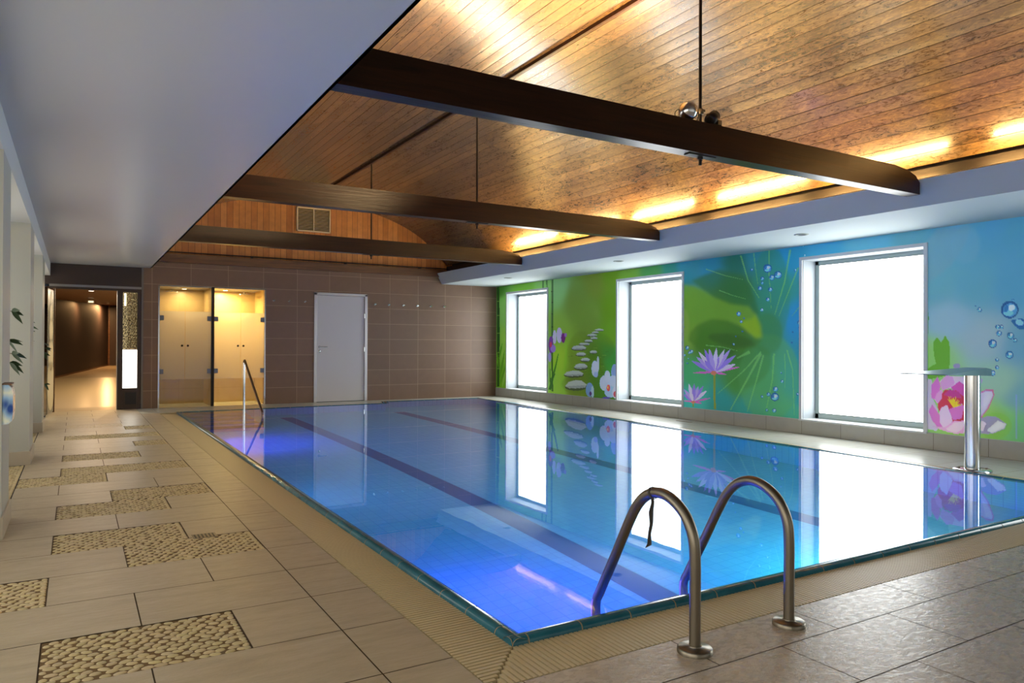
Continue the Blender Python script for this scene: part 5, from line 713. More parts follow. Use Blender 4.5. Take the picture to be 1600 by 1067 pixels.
([4.11,1.413,4.111,1.41,4.113,1.408,4.117,1.406,4.121,1.406,4.125,1.406,4.129,1.407,4.133,1.408,4.135,1.411,4.136,1.413,4.135,1.416,4.133,1.418,4.129,1.42,4.125,1.42,4.121,1.42,4.117,1.419,4.113,1.418,4.111,1.415],110,190,205,1),
([4.106,1.431,4.106,1.426,4.11,1.421,4.115,1.419,4.121,1.42,4.124,1.424,4.124,1.43,4.12,1.434,4.115,1.437,4.109,1.435],190,220,225,1),
([4.123,1.424,4.126,1.418,4.13,1.415,4.133,1.416,4.135,1.421,4.135,1.427,4.132,1.433,4.128,1.436,4.125,1.435,4.123,1.431],40,115,165,1),
([4.059,1.422,4.061,1.414,4.064,1.408,4.069,1.403,4.076,1.401,4.083,1.401,4.089,1.403,4.095,1.408,4.098,1.415,4.099,1.423,4.098,1.43,4.095,1.436,4.089,1.441,4.083,1.444,4.076,1.444,4.069,1.441,4.064,1.436,4.061,1.429],25,85,140,1),
([4.063,1.421,4.064,1.415,4.066,1.41,4.071,1.407,4.076,1.405,4.081,1.405,4.086,1.407,4.09,1.411,4.093,1.416,4.094,1.421,4.093,1.427,4.09,1.432,4.086,1.435,4.081,1.437,4.076,1.437,4.071,1.435,4.066,1.431,4.064,1.426],75,150,185,1),
([4.071,1.413,4.072,1.411,4.074,1.409,4.077,1.408,4.08,1.407,4.084,1.407,4.088,1.408,4.091,1.409,4.093,1.411,4.093,1.414,4.093,1.416,4.091,1.418,4.088,1.419,4.084,1.42,4.08,1.42,4.077,1.419,4.074,1.418,4.072,1.416],110,190,205,1),
([4.067,1.429,4.068,1.425,4.071,1.421,4.076,1.419,4.08,1.42,4.083,1.423,4.083,1.428,4.08,1.432,4.075,1.434,4.07,1.433],190,220,225,1),
([4.083,1.423,4.085,1.418,4.088,1.415,4.091,1.416,4.093,1.42,4.092,1.426,4.09,1.431,4.087,1.434,4.084,1.433,4.082,1.429],40,115,165,1),
([4.076,1.352,4.078,1.341,4.083,1.332,4.091,1.325,4.1,1.322,4.11,1.322,4.12,1.325,4.127,1.333,4.132,1.342,4.134,1.353,4.132,1.363,4.127,1.373,4.12,1.38,4.11,1.383,4.1,1.383,4.091,1.379,4.083,1.372,4.078,1.363],25,85,140,1),
([4.081,1.351,4.083,1.343,4.087,1.336,4.093,1.33,4.1,1.328,4.108,1.328,4.115,1.331,4.121,1.336,4.125,1.343,4.126,1.351,4.125,1.359,4.121,1.366,4.115,1.371,4.108,1.374,4.1,1.374,4.093,1.371,4.087,1.366,4.083,1.359],75,150,185,1),
([4.094,1.34,4.095,1.337,4.097,1.334,4.102,1.332,4.107,1.331,4.112,1.331,4.117,1.332,4.122,1.334,4.124,1.337,4.125,1.34,4.124,1.343,4.122,1.346,4.117,1.348,4.112,1.349,4.107,1.349,4.102,1.348,4.097,1.346,4.095,1.343],110,190,205,1),
([4.088,1.363,4.088,1.356,4.093,1.35,4.1,1.348,4.107,1.349,4.111,1.354,4.111,1.361,4.106,1.367,4.099,1.369,4.092,1.368],190,220,225,1),
([4.11,1.354,4.113,1.346,4.118,1.342,4.122,1.343,4.124,1.349,4.124,1.358,4.12,1.365,4.116,1.369,4.111,1.368,4.109,1.362],40,115,165,1),
([3.956,1.328,3.958,1.315,3.964,1.304,3.973,1.296,3.984,1.291,3.996,1.291,4.007,1.296,4.016,1.304,4.022,1.316,4.024,1.328,4.022,1.341,4.016,1.352,4.007,1.36,3.996,1.364,3.984,1.364,3.973,1.36,3.964,1.351,3.958,1.34],25,85,140,1),
([3.962,1.326,3.964,1.316,3.968,1.308,3.975,1.302,3.984,1.299,3.993,1.299,4.001,1.302,4.008,1.308,4.013,1.317,4.015,1.326,4.013,1.336,4.009,1.344,4.001,1.35,3.993,1.353,3.984,1.353,3.975,1.35,3.968,1.344,3.964,1.335],75,150,185,1),
([3.977,1.313,3.978,1.309,3.981,1.306,3.986,1.303,3.992,1.302,3.998,1.302,4.004,1.304,4.009,1.306,4.013,1.309,4.014,1.313,4.013,1.317,4.009,1.32,4.004,1.323,3.998,1.324,3.992,1.324,3.986,1.323,3.981,1.32,3.978,1.317],110,190,205,1),
([3.97,1.34,3.97,1.332,3.975,1.326,3.984,1.322,3.992,1.324,3.997,1.33,3.996,1.338,3.991,1.345,3.983,1.348,3.975,1.346],190,220,225,1),
([3.995,1.329,3.999,1.32,4.005,1.316,4.01,1.317,4.012,1.324,4.012,1.334,4.008,1.343,4.002,1.348,3.997,1.346,3.995,1.339],40,115,165,1),
([3.929,1.277,3.93,1.269,3.933,1.263,3.938,1.258,3.945,1.256,3.951,1.256,3.958,1.258,3.963,1.263,3.966,1.27,3.968,1.277,3.966,1.284,3.963,1.291,3.958,1.296,3.951,1.298,3.945,1.298,3.938,1.295,3.933,1.291,3.93,1.284],25,85,140,1),
([3.932,1.276,3.933,1.27,3.935,1.265,3.939,1.262,3.944,1.26,3.95,1.26,3.955,1.262,3.959,1.265,3.961,1.27,3.962,1.276,3.961,1.281,3.959,1.286,3.955,1.29,3.95,1.292,3.944,1.292,3.939,1.29,3.935,1.286,3.933,1.281],75,150,185,1),
([3.94,1.268,3.941,1.266,3.943,1.264,3.946,1.263,3.949,1.262,3.953,1.262,3.956,1.263,3.959,1.264,3.961,1.266,3.962,1.268,3.961,1.271,3.959,1.272,3.956,1.274,3.953,1.275,3.949,1.275,3.946,1.274,3.943,1.272,3.941,1.27],110,190,205,1),
([3.936,1.284,3.937,1.28,3.94,1.276,3.944,1.274,3.949,1.275,3.952,1.278,3.952,1.283,3.949,1.287,3.944,1.289,3.939,1.288],190,220,225,1),
([3.951,1.278,3.953,1.272,3.957,1.27,3.959,1.271,3.961,1.275,3.961,1.28,3.958,1.286,3.955,1.288,3.952,1.287,3.951,1.283],40,115,165,1),
([4.125,1.24,4.128,1.224,4.135,1.21,4.147,1.199,4.161,1.194,4.176,1.194,4.191,1.199,4.203,1.21,4.21,1.224,4.213,1.24,4.21,1.256,4.203,1.27,4.191,1.281,4.177,1.286,4.161,1.286,4.147,1.281,4.136,1.27,4.128,1.256],25,85,140,1),
([4.133,1.238,4.135,1.226,4.141,1.215,4.15,1.207,4.161,1.203,4.173,1.203,4.184,1.207,4.193,1.215,4.199,1.225,4.201,1.238,4.199,1.25,4.193,1.26,4.184,1.268,4.173,1.272,4.161,1.272,4.15,1.268,4.141,1.26,4.135,1.25],75,150,185,1),
([4.151,1.221,4.153,1.216,4.157,1.212,4.163,1.209,4.171,1.207,4.18,1.207,4.188,1.209,4.194,1.212,4.198,1.216,4.2,1.221,4.198,1.226,4.194,1.23,4.188,1.233,4.18,1.235,4.171,1.235,4.163,1.233,4.157,1.23,4.153,1.226],110,190,205,1),
([4.143,1.256,4.143,1.246,4.15,1.237,4.161,1.233,4.171,1.235,4.177,1.243,4.177,1.253,4.17,1.262,4.16,1.266,4.149,1.264],190,220,225,1),
([4.176,1.242,4.181,1.23,4.188,1.224,4.195,1.226,4.198,1.235,4.197,1.248,4.192,1.259,4.185,1.265,4.178,1.263,4.175,1.254],40,115,165,1),
([3.963,1.12,3.966,1.106,3.972,1.093,3.982,1.084,3.995,1.079,4.008,1.079,4.02,1.083,4.03,1.092,4.037,1.105,4.039,1.119,4.037,1.133,4.03,1.146,4.02,1.156,4.008,1.161,3.995,1.161,3.982,1.156,3.972,1.147,3.966,1.134],25,85,140,1),
([3.97,1.118,3.971,1.107,3.977,1.098,3.984,1.091,3.994,1.087,4.004,1.087,4.014,1.09,4.022,1.097,4.027,1.107,4.029,1.117,4.027,1.128,4.022,1.137,4.014,1.145,4.004,1.148,3.994,1.148,3.984,1.145,3.977,1.138,3.971,1.129],75,150,185,1),
([3.986,1.103,3.987,1.099,3.991,1.095,3.996,1.092,4.003,1.091,4.01,1.091,4.017,1.092,4.023,1.095,4.027,1.098,4.028,1.103,4.027,1.107,4.023,1.111,4.017,1.114,4.01,1.115,4.003,1.115,3.996,1.114,3.991,1.111,3.987,1.107],110,190,205,1),
([3.979,1.134,3.979,1.125,3.985,1.117,3.994,1.114,4.003,1.115,4.009,1.122,4.008,1.131,4.002,1.139,3.993,1.143,3.984,1.141],190,220,225,1),
([4.007,1.121,4.012,1.111,4.018,1.106,4.023,1.107,4.026,1.115,4.026,1.126,4.021,1.136,4.015,1.142,4.009,1.14,4.006,1.132],40,115,165,1),
([4.108,1.065,4.109,1.059,4.112,1.053,4.117,1.049,4.122,1.046,4.128,1.046,4.134,1.048,4.139,1.052,4.142,1.058,4.143,1.064,4.142,1.071,4.139,1.077,4.134,1.081,4.128,1.083,4.122,1.083,4.117,1.081,4.112,1.077,4.109,1.072],25,85,140,1),
([4.111,1.064,4.112,1.059,4.114,1.055,4.118,1.052,4.122,1.05,4.127,1.05,4.131,1.052,4.135,1.055,4.137,1.059,4.138,1.064,4.137,1.068,4.135,1.073,4.131,1.076,4.127,1.078,4.122,1.078,4.118,1.076,4.114,1.073,4.112,1.069],75,150,185,1),
([4.118,1.057,4.119,1.056,4.121,1.054,4.123,1.052,4.126,1.052,4.129,1.052,4.133,1.052,4.135,1.054,4.137,1.055,4.137,1.057,4.137,1.059,4.135,1.061,4.133,1.062,4.129,1.063,4.126,1.063,4.123,1.062,4.121,1.061,4.119,1.059],110,190,205,1),
([4.115,1.071,4.115,1.067,4.118,1.064,4.122,1.062,4.126,1.063,4.129,1.066,4.128,1.07,4.126,1.073,4.122,1.075,4.117,1.074],190,220,225,1),
([4.128,1.065,4.13,1.061,4.133,1.058,4.135,1.059,4.137,1.063,4.136,1.068,4.134,1.072,4.132,1.075,4.129,1.074,4.128,1.07],40,115,165,1),
([4.105,0.981,4.106,0.974,4.109,0.968,4.114,0.963,4.12,0.961,4.127,0.96,4.133,0.963,4.138,0.967,4.141,0.973,4.143,0.98,4.141,0.987,4.138,0.993,4.133,0.998,4.127,1.0,4.12,1.001,4.114,0.998,4.109,0.994,4.106,0.988],25,85,140,1),
([4.108,0.98,4.109,0.975,4.112,0.97,4.115,0.966,4.12,0.965,4.125,0.964,4.13,0.966,4.134,0.969,4.137,0.974,4.137,0.979,4.137,0.984,4.134,0.989,4.13,0.992,4.125,0.994,4.12,0.995,4.115,0.993,4.112,0.99,4.109,0.985],75,150,185,1),
([4.116,0.973,4.117,0.97,4.119,0.969,4.121,0.967,4.125,0.966,4.128,0.966,4.132,0.967,4.134,0.968,4.136,0.97,4.137,0.972,4.136,0.974,4.134,0.976,4.132,0.977,4.128,0.978,4.125,0.978,4.121,0.978,4.119,0.976,4.117,0.975],110,190,205,1),
([4.113,0.988,4.113,0.983,4.116,0.979,4.12,0.978,4.125,0.978,4.127,0.981,4.127,0.986,4.124,0.99,4.12,0.992,4.115,0.991],190,220,225,1),
([4.127,0.981,4.129,0.976,4.132,0.973,4.135,0.974,4.136,0.978,4.136,0.983,4.134,0.988,4.131,0.991,4.128,0.99,4.126,0.987],40,115,165,1),
([4.14,0.92,4.141,0.91,4.146,0.901,4.153,0.894,4.162,0.89,4.172,0.89,4.181,0.893,4.189,0.9,4.193,0.908,4.195,0.919,4.193,0.929,4.189,0.938,4.181,0.945,4.172,0.949,4.162,0.949,4.153,0.946,4.146,0.939,4.141,0.931],25,85,140,1),
([4.144,0.919,4.146,0.911,4.149,0.904,4.155,0.899,4.162,0.896,4.17,0.896,4.177,0.898,4.182,0.903,4.186,0.91,4.188,0.917,4.186,0.925,4.182,0.932,4.177,0.937,4.17,0.94,4.162,0.94,4.155,0.938,4.149,0.933,4.146,0.926],75,150,185,1),
([4.156,0.908,4.157,0.905,4.16,0.902,4.164,0.9,4.169,0.899,4.174,0.899,4.179,0.899,4.183,0.901,4.186,0.904,4.187,0.907,4.186,0.91,4.183,0.913,4.179,0.915,4.174,0.916,4.169,0.916,4.164,0.915,4.16,0.914,4.157,0.911],110,190,205,1),
([4.151,0.93,4.151,0.924,4.155,0.918,4.162,0.915,4.169,0.916,4.173,0.921,4.172,0.927,4.168,0.933,4.161,0.936,4.155,0.935],190,220,225,1),
([4.172,0.92,4.175,0.913,4.179,0.909,4.183,0.91,4.186,0.916,4.185,0.924,4.182,0.931,4.177,0.935,4.173,0.934,4.171,0.928],40,115,165,1),
([3.994,1.49,3.938,1.496,3.897,1.51,3.856,1.494,3.856,1.395,3.911,1.396,3.952,1.435],25,95,150,1),
([3.868,1.449,3.873,1.44,3.882,1.434,3.894,1.432,3.907,1.434,3.919,1.439,3.93,1.448,3.938,1.458,3.941,1.469,3.94,1.48,3.935,1.489,3.926,1.495,3.914,1.497,3.901,1.495,3.888,1.49,3.878,1.481,3.87,1.471,3.867,1.46],120,185,205,1),
([3.976,0.364,3.986,0.315,4.014,0.269,4.058,0.233,4.113,0.21,4.172,0.203,4.228,0.214,4.274,0.242,4.304,0.282,4.315,0.331,4.304,0.382,4.274,0.429,4.228,0.465,4.172,0.487,4.113,0.492,4.059,0.479,4.015,0.451,3.986,0.411],120,180,70,0.5),
([4.508,0.989,4.51,0.978,4.517,0.969,4.527,0.962,4.54,0.958,4.554,0.958,4.567,0.961,4.577,0.967,4.584,0.976,4.587,0.987,4.584,0.997,4.577,1.006,4.567,1.013,4.554,1.017,4.54,1.017,4.527,1.014,4.517,1.008,4.51,0.999],140,140,170,1),
([4.273,0.832,4.274,0.823,4.277,0.815,4.283,0.808,4.289,0.805,4.296,0.805,4.303,0.808,4.308,0.813,4.312,0.821,4.313,0.83,4.312,0.839,4.308,0.847,4.303,0.854,4.296,0.857,4.289,0.857,4.283,0.854,4.277,0.849,4.274,0.841],160,150,185,1),
([4.902,0.812,4.832,0.829,4.817,0.605,4.762,0.483,4.734,0.291,4.775,0.231,4.901,0.233],185,180,205,1),
([4.735,0.805,4.667,0.87,4.443,0.872,4.442,0.75,4.64,0.726,4.714,0.709],210,190,215,1),
([4.838,0.646,4.831,0.758,4.762,0.859,4.728,0.75,4.741,0.665,4.797,0.592,4.831,0.604],200,110,180,1),
([4.735,0.791,4.667,0.877,4.593,0.866,4.567,0.785,4.64,0.726,4.714,0.702],205,150,200,1),
([4.613,0.742,4.52,0.814,4.44,0.764,4.44,0.589,4.547,0.663],195,80,160,1),
([4.762,0.609,4.68,0.71,4.547,0.704,4.437,0.616,4.437,0.373,4.613,0.344,4.721,0.403,4.762,0.511],188,55,75,1),
([4.797,0.585,4.773,0.664,4.707,0.716,4.714,0.612,4.762,0.546],215,150,205,1),
([4.694,0.654,4.626,0.72,4.52,0.692,4.494,0.626,4.64,0.63],180,60,130,1),
([4.866,0.447,4.824,0.528,4.748,0.429,4.666,0.256,4.762,0.274,4.831,0.352],200,115,185,1),
([4.721,0.5,4.653,0.536,4.619,0.453,4.593,0.359,4.68,0.255,4.734,0.319,4.741,0.443],212,190,222,1),
([4.64,0.486,4.494,0.561,4.465,0.533,4.494,0.395,4.586,0.367],205,115,190,1),
([4.845,0.28,4.68,0.282,4.573,0.361,4.44,0.373,4.439,0.239,4.546,0.216,4.68,0.234],215,165,205,1),
([4.666,0.256,4.566,0.341,4.455,0.358,4.494,0.273,4.559,0.226],228,205,225,1),
([4.318,0.69,4.24,0.737,4.161,0.736,4.152,0.687,4.21,0.526,4.277,0.428,4.317,0.398],190,110,150,1),
([4.318,0.677,4.24,0.718,4.173,0.718,4.167,0.673,4.222,0.531,4.284,0.44,4.317,0.411],190,185,215,1),
([4.24,0.695,4.173,0.712,4.179,0.646,4.216,0.578,4.278,0.52],210,210,225,1),
([4.302,0.412,4.228,0.445,4.118,0.441,4.029,0.378,4.047,0.325,4.167,0.257,4.315,0.238,4.317,0.331],150,150,175,1),
([4.228,0.287,4.118,0.402,4.035,0.378,4.053,0.331,4.167,0.267],215,220,222,1),
([4.317,0.358,4.277,0.388,4.234,0.366,4.265,0.283,4.317,0.265],215,205,220,1),
([4.582,0.514,4.604,0.555,4.626,0.587,4.645,0.611,4.656,0.622,4.649,0.608,4.635,0.581,4.613,0.548,4.585,0.512],228,205,40,1),
([4.582,0.514,4.598,0.56,4.615,0.599,4.631,0.627,4.64,0.641,4.635,0.625,4.625,0.594,4.608,0.555,4.585,0.512],228,205,40,1),
([4.582,0.514,4.589,0.557,4.597,0.594,4.607,0.621,4.613,0.635,4.612,0.619,4.608,0.59,4.599,0.554,4.585,0.513],228,205,40,1),
([4.582,0.513,4.579,0.562,4.58,0.603,4.584,0.634,4.586,0.65,4.588,0.633,4.591,0.602,4.59,0.561,4.585,0.513],228,205,40,1),
([4.582,0.513,4.569,0.556,4.561,0.594,4.558,0.623,4.557,0.638,4.563,0.623,4.572,0.595,4.579,0.558,4.585,0.514],228,205,40,1),
([4.582,0.513,4.56,0.547,4.544,0.578,4.535,0.603,4.531,0.617,4.539,0.605,4.554,0.583,4.57,0.552,4.585,0.514],228,205,40,1),
([4.582,0.512,4.555,0.54,4.533,0.566,4.519,0.588,4.512,0.6,4.523,0.591,4.541,0.573,4.562,0.547,4.585,0.514],228,205,40,1),
([4.583,0.512,4.553,0.528,4.529,0.544,4.513,0.56,4.505,0.568,4.515,0.564,4.535,0.554,4.558,0.537,4.584,0.515],228,205,40,1),
([4.583,0.512,4.543,0.525,4.511,0.54,4.487,0.554,4.475,0.562,4.488,0.558,4.514,0.55,4.547,0.536,4.584,0.515],228,205,40,1),
([4.582,0.514,4.591,0.547,4.602,0.575,4.613,0.594,4.62,0.604,4.617,0.592,4.612,0.57,4.601,0.543,4.585,0.513],228,205,40,1),
([4.582,0.513,4.574,0.546,4.571,0.574,4.572,0.596,4.573,0.607,4.577,0.596,4.582,0.575,4.585,0.546,4.585,0.513],228,205,40,1),
([3.944,0.699,3.928,0.7,3.927,0.226,3.944,0.229],130,160,200,0.6)]

# ------------------------------------------------------------------ floor
def add_tint(o, cols):
    a = o.data.color_attributes.new('tint', 'FLOAT_COLOR', 'CORNER')
    arr = np.ones((len(o.data.loops), 4), dtype=np.float32)
    for p, c in zip(o.data.polygons, cols): arr[p.loop_start:p.loop_start+p.loop_total, :3] = c
    a.data.foreach_set('color', arr.ravel())
G = .0028
ROW = .475; R0 = 3.01
PEBBLES = [(0, -.11, .61), (2, -.83, -.11), (3, .25, .97), (4, -.11, .61), (6, -.11, .61), (7, .25, .97), (9, -.42, .25), (10, -.11, .97),
           (12, -.11, .61), (14, .61, .97), (16, -.11, .97), (18, .61, .97), (19, -.11, .61)]
fl = MB(); tints = []
def tile(x0, x1, y0, y1, m=1, z=0.0):
    fl.add([(x0+G, y0+G, z), (x1-G, y0+G, z), (x1-G, y1-G, z), (x0+G, y1-G, z)], [(0, 1, 2, 3)], m)
    k = .75+.25*rnd.random(); tints.append((k, k*(.97+.03*rnd.random()), k*(.94+.05*rnd.random())))
def base(x0, x1, y0, y1, z=-.005):
    fl.add([(x0, y0, z), (x1, y0, z), (x1, y1, z), (x0, y1, z)], [(0, 1, 2, 3)], 0); tints.append((1, 1, 1))
k = -13
while R0+k*ROW < YW:
    y0, y1 = R0+k*ROW, min(R0+(k+1)*ROW, YW)
    lo = -.42 if y0 > 5.3 else -1.9
    js = [(-.11 if k % 2 == 0 else -.47)+.72*n for n in range(-3, 3)]
    xs = [lo]+[j for j in js if lo+.02 < j < .96]+[.97]
    for a, b_ in zip(xs, xs[1:]):
        if not any(pk == k and a > p0-.02 and b_ < p1+.02 for pk, p0, p1 in PEBBLES): tile(a, b_, y0, y1)
    if y1 > -3 and y0 < 14.0: tile(.97, 1.255, y0, min(y1, 14.0))
    k += 1
base(-.42, 1.255, 5.385, YW); base(-1.9, 1.255, YB, 5.385)
# near deck
rows = [2.23, 1.965, 1.615, 1.265, .915, .565, .215, -.135, -.485, -.835, -1.185, -1.535, -1.885, -2.235, -2.585, -2.935]
offs = [2.80, 2.435, 2.77]
for i in range(len(rows)-1):
    o_ = offs[i] if i < 3 else (2.42 if i % 2 else 2.77)
    xs = [1.255]+[o_+.71*n for n in range(-3, 10) if 1.3 < o_+.71*n < 8.5]+[XW]
    for a, b_ in zip(xs, xs[1:]): tile(a, b_, rows[i+1], rows[i], 2)
base(1.255, XW, YB, 2.23)
# right deck and far deck (pale tile)
fl.add([(7.40, 2.23, -.001), (XW, 2.23, -.001), (XW, YW, -.001), (7.93, YW, -.001)], [(0, 1, 2, 3)], 3); tints.append((1, 1, 1))
fl.add([(.97, 14.0, -.001), (5.42, 14.22, -.001), (5.55, 14.7, -.001), (7.93, 14.7, -.001), (7.93, YW, -.001), (.97, YW, -.001)], [(0, 1, 2, 3, 4, 5)], 3); tints.append((1, 1, 1))
floor = fl.build('floor', [M['grout'], M['tile'], M['slate'], M['deck_tile']], fix=False); add_tint(floor, tints); tag(floor, kind='structure')

# pebble insets
def make_pebbles(name, rects, label, z=-.004):
    V = []; F = []; T = []
    seg = 9
    for (x0, x1, y0, y1) in rects:
        dy = .0315; dx = .046; ny = int((y1-y0)/dy); nx = int((x1-x0)/dx)
        for j in range(ny):
            for i in range(nx+1):
                cx = x0+(i+.5*(j % 2)+.25)*dx*(x1-x0)/(nx*dx)+rnd.uniform(-.006, .006); cy = y0+(j+.5)*(y1-y0)/ny+rnd.uniform(-.004, .004)
                a = rnd.uniform(.0185, .0255); b_ = rnd.uniform(.0130, .0172); th = rnd.gauss(.1, .35); h = rnd.uniform(.003, .0045)
                if cx-a < x0-.004 or cx+a > x1+.004: a *= .6; cx = min(max(cx, x0+a), x1-a)
                cy = min(max(cy, y0+b_), y1-b_)
                n = len(V); c_, s_ = math.cos(th), math.sin(th)
                for (rr, zz) in ((1.0, 0), (.84, .75), (.5, 1.0)):
                    for q in range(seg):
                        t_ = 2*math.pi*q/seg+j; ex, ey = a*rr*math.cos(t_), b_*rr*math.sin(t_)
                        V.append((cx+ex*c_-ey*s_, cy+ex*s_+ey*c_, z+h*zz))
                fs = [(n+r*seg+q, n+r*seg+(q+1) % seg, n+(r+1)*seg+(q+1) % seg, n+(r+1)*seg+q) for r in (0, 1) for q in range(seg)]
                fs.append(tuple(n+2*seg+q for q in range(seg)))
                kk = rnd.uniform(.78, 1.0); cc = (kk, kk*rnd.uniform(.93, 1.0), kk*rnd.uniform(.8, 1.0))
                F += fs; T += [cc]*len(fs)
    nf = len(F)
    me = bpy.data.meshes.new(name); 
    for (x0, x1, y0, y1) in rects:
        n = len(V); V += [(x0, y0, z), (x1, y0, z), (x1, y1, z), (x0, y1, z)]; F.append((n, n+1, n+2, n+3)); T.append((1, 1, 1))
    me.from_pydata(V, [], F); me.materials.append(M['pebble']); me.materials.append(M['pebble_grout'])
    me.polygons.foreach_set('material_index', [0]*nf+[1]*len(rects)); me.polygons.foreach_set('use_smooth', [True]*nf+[False]*len(rects)); me.update()
    o = bpy.data.objects.new(name, me); COL.objects.link(o); add_tint(o, T)
    return tag(o, label, 'pebbles', kind='stuff')
make_pebbles('pebbles', [(a+G if a > -.8 else a, b_-G, R0+k_*ROW+G, R0+(k_+1)*ROW-G) for k_, a, b_ in PEBBLES], 'flat cream pebbles set into rectangular insets of the tiled walkway', z=-.0028)
make_pebbles('pebbles', [(-1.0, -.425, 6.08, 8.63), (-1.0, -.425, 9.38, 11.69), (-1.0, -.425, 12.53, 13.28)], 'cream pebble bed between the white pilasters at left', z=-.0028)

# overflow gratings round the pool
def grating(name, p0, p1, w0, w1, out, pitch, label, mitre0=0, mitre1=0):
    """ribs across a strip that runs p0->p1 and is w wide towards 'out'"""
    P0, P1 = Vector((*p0, 0)), Vector((*p1, 0)); D = (P1-P0); Ln = D.length; D.normalize(); O = Vector((*out, 0)).normalized()
    mb = MB(); n = int(Ln/pitch)
    A, B = P0+O*0, P1+O*0
    mb.add([P0-D*mitre0+Vector((0, 0, -.02)), P1+D*mitre1+Vector((0, 0, -.02)), P1+D*mitre1+O*w1+Vector((0, 0, -.02)), P0-D*mitre0+O*w0+Vector((0, 0, -.02))], [(0, 1, 2, 3)], 1)  # dark sheet under the ribs, its colour deepens the shade between them
    for i in range(-int(mitre0/pitch), n+int(mitre1/pitch)):
        s0 = (i+.14)*pitch; s1 = (i+.84)*pitch; w = w0+(w1-w0)*min(max(s0/Ln, 0), 1)
        a = 0.0
        if s0 < 0 and mitre0: a = w*(-s0/mitre0)
        if s0 > Ln and mitre1: a = w*((s0-Ln)/mitre1)
        q = [P0+D*s0+O*a, P0+D*s1+O*a, P0+D*s1+O*(w-.002), P0+D*s0+O*(w-.002)]
        V = [x+Vector((0, 0, -.019)) for x in q]+[x+Vector((0, 0, .001)) for x in q]
        mb.add(V, [(4, 5, 6, 7), (0, 1, 5, 4), (1, 2, 6, 5), (2, 3, 7, 6), (3, 0, 4, 7)], 0)
    o = mb.build(name, [M['rib'], M['groove_shade']]); return tag(o, label, 'grating')
grating('overflow_grating', (1.50, 2.50), (1.50, 13.75), .245, .245, (-1, 0), .0245, 'cream ribbed overflow grating along the left long side of the pool', mitre0=.27)
grating('overflow_grating', (1.50, 2.50), (7.22, 2.50), .27, .27, (0, -1), .0245, 'cream ribbed overflow grating along the near end of the pool by the ladder', mitre0=.245)
grating('overflow_grating', (7.22, 2.35), (7.75, 14.4), .18, .18, (1, 0), .0245, 'cream ribbed overflow grating under the windows on the right side')
grating('overflow_grating', (1.255, 13.83), (5.35, 14.02), .2, .2, (0, 1), .0245, 'cream ribbed overflow grating at the far end below the showers and door')

# coping of rounded teal tiles
PROF = [(0.0, -.02), (.001, .006), (.006, .019), (.016, .027), (.03, .0295), (.046, .028), (.06, .0235), (.072, .015), (.076, -.02), (.076, -.06)]
def coping(name, runs, label):
    mb = MB()
    for p0, p1, inn, first in runs:
        P0, P1 = Vector((*p0, 0)), Vector((*p1, 0)); D = P1-P0; Ln = D.length; D.normalize(); I = Vector((*inn, 0)).normalized()
        cuts = [0]+[c for c in (first+.2655*k for k in range(80)) if 0.02 < c < Ln-.02]+[Ln]
        for a, b_ in zip(cuts, cuts[1:]):
            a += .0035; b_ -= .0035; n = len(PROF)
            V = [P0+D*s+I*u+Vector((0, 0, z)) for s in (a, b_) for u, z in PROF]
            mb.add(V, [(i, i+1, n+i+1, n+i) for i in range(n-1)], 0, True); mb.add(V, [tuple(range(n)), tuple(range(n, 2*n))[::-1]], 0)
        V = [P0+D*s+I*(u*.97+.001)+Vector((0, 0, z-.0018)) for s in (0, Ln) for u, z in PROF]; n = len(PROF)
        mb.add(V, [(i, i+1, n+i+1, n+i) for i in range(n-1)], 1, True)
    o = mb.build(name, [M['teal'], M['coping_grout']]); return tag(o, label, 'pool coping')
coping('pool_coping', [((1.50, 2.50), (1.50, 13.83), (1, 0), .148), ((1.50, 2.50), (7.2, 2.50), (0, 1), .08), ((7.2, 2.5), (7.74, 14.42), (-1, 0), .1), ((1.5, 13.83), (5.4, 14.02), (0, -1), .1), ((5.4, 14.02), (5.5, 14.42), (1, 0), .5), ((5.5, 14.42), (7.74, 14.42), (0, -1), .1)],
       'rounded teal coping tiles edging the swimming pool all the way round')

# pool basin
PO = [(1.55, 2.55), (7.16, 2.55), (7.70, 14.38), (5.48, 14.38), (5.38, 13.98), (1.55, 13.80)]
ZB = -1.3
pb = MB()
pb.add([(x, y, ZB) for x, y in PO], [tuple(range(6))], 0)
for i in range(6):
    (xa, ya), (xb, yb) = PO[i], PO[(i+1) % 6]
    pb.quad((xa, ya, ZB), (xb, yb, ZB), (xb, yb, .012), (xa, ya, .012), 1 if abs(yb-ya) > abs(xb-xa) else 2)
for x in (3.28, 5.45):
    pb.quad((x-.11, 2.56, ZB+.003), (x+.11, 2.56, ZB+.003), (x+.11, 13.45, ZB+.003), (x-.11, 13.45, ZB+.003), 3)
basin = pb.build('pool_basin', [M['pool_tile'], M['pool_wall_x'], M['pool_wall_y'], M['lane']], fix=False)
tag(basin, kind='structure')
st = MB(); ys = [13.78, 13.3, 12.95, 12.6, 12.25, 11.9]; zt = [-.12, -.34, -.56, -.78, -1.0]
for i, z in enumerate(zt):
    st.box((1.56, ys[i+1], ZB), (2.57, ys[i], z), 0); st.box((1.56, ys[i+1]-.001, z-.035), (2.57, ys[i+1]+.03, z+.002), 1)
tag(st.build('pool_steps', [M['step'], M['lane']]), 'tiled underwater steps in the far left corner of the pool', 'steps')
w = MB(); w.add([(x, y, .02) for x, y in [(1.562, 2.562), (7.14, 2.562), (7.68, 14.36), (5.49, 14.36), (5.39, 13.96), (1.562, 13.78)]], [tuple(range(6))], 0)
water = w.build('pool_water', M['water'], fix=False)
tag(water, 'still clear blue water filling the swimming pool', 'water', kind='stuff')

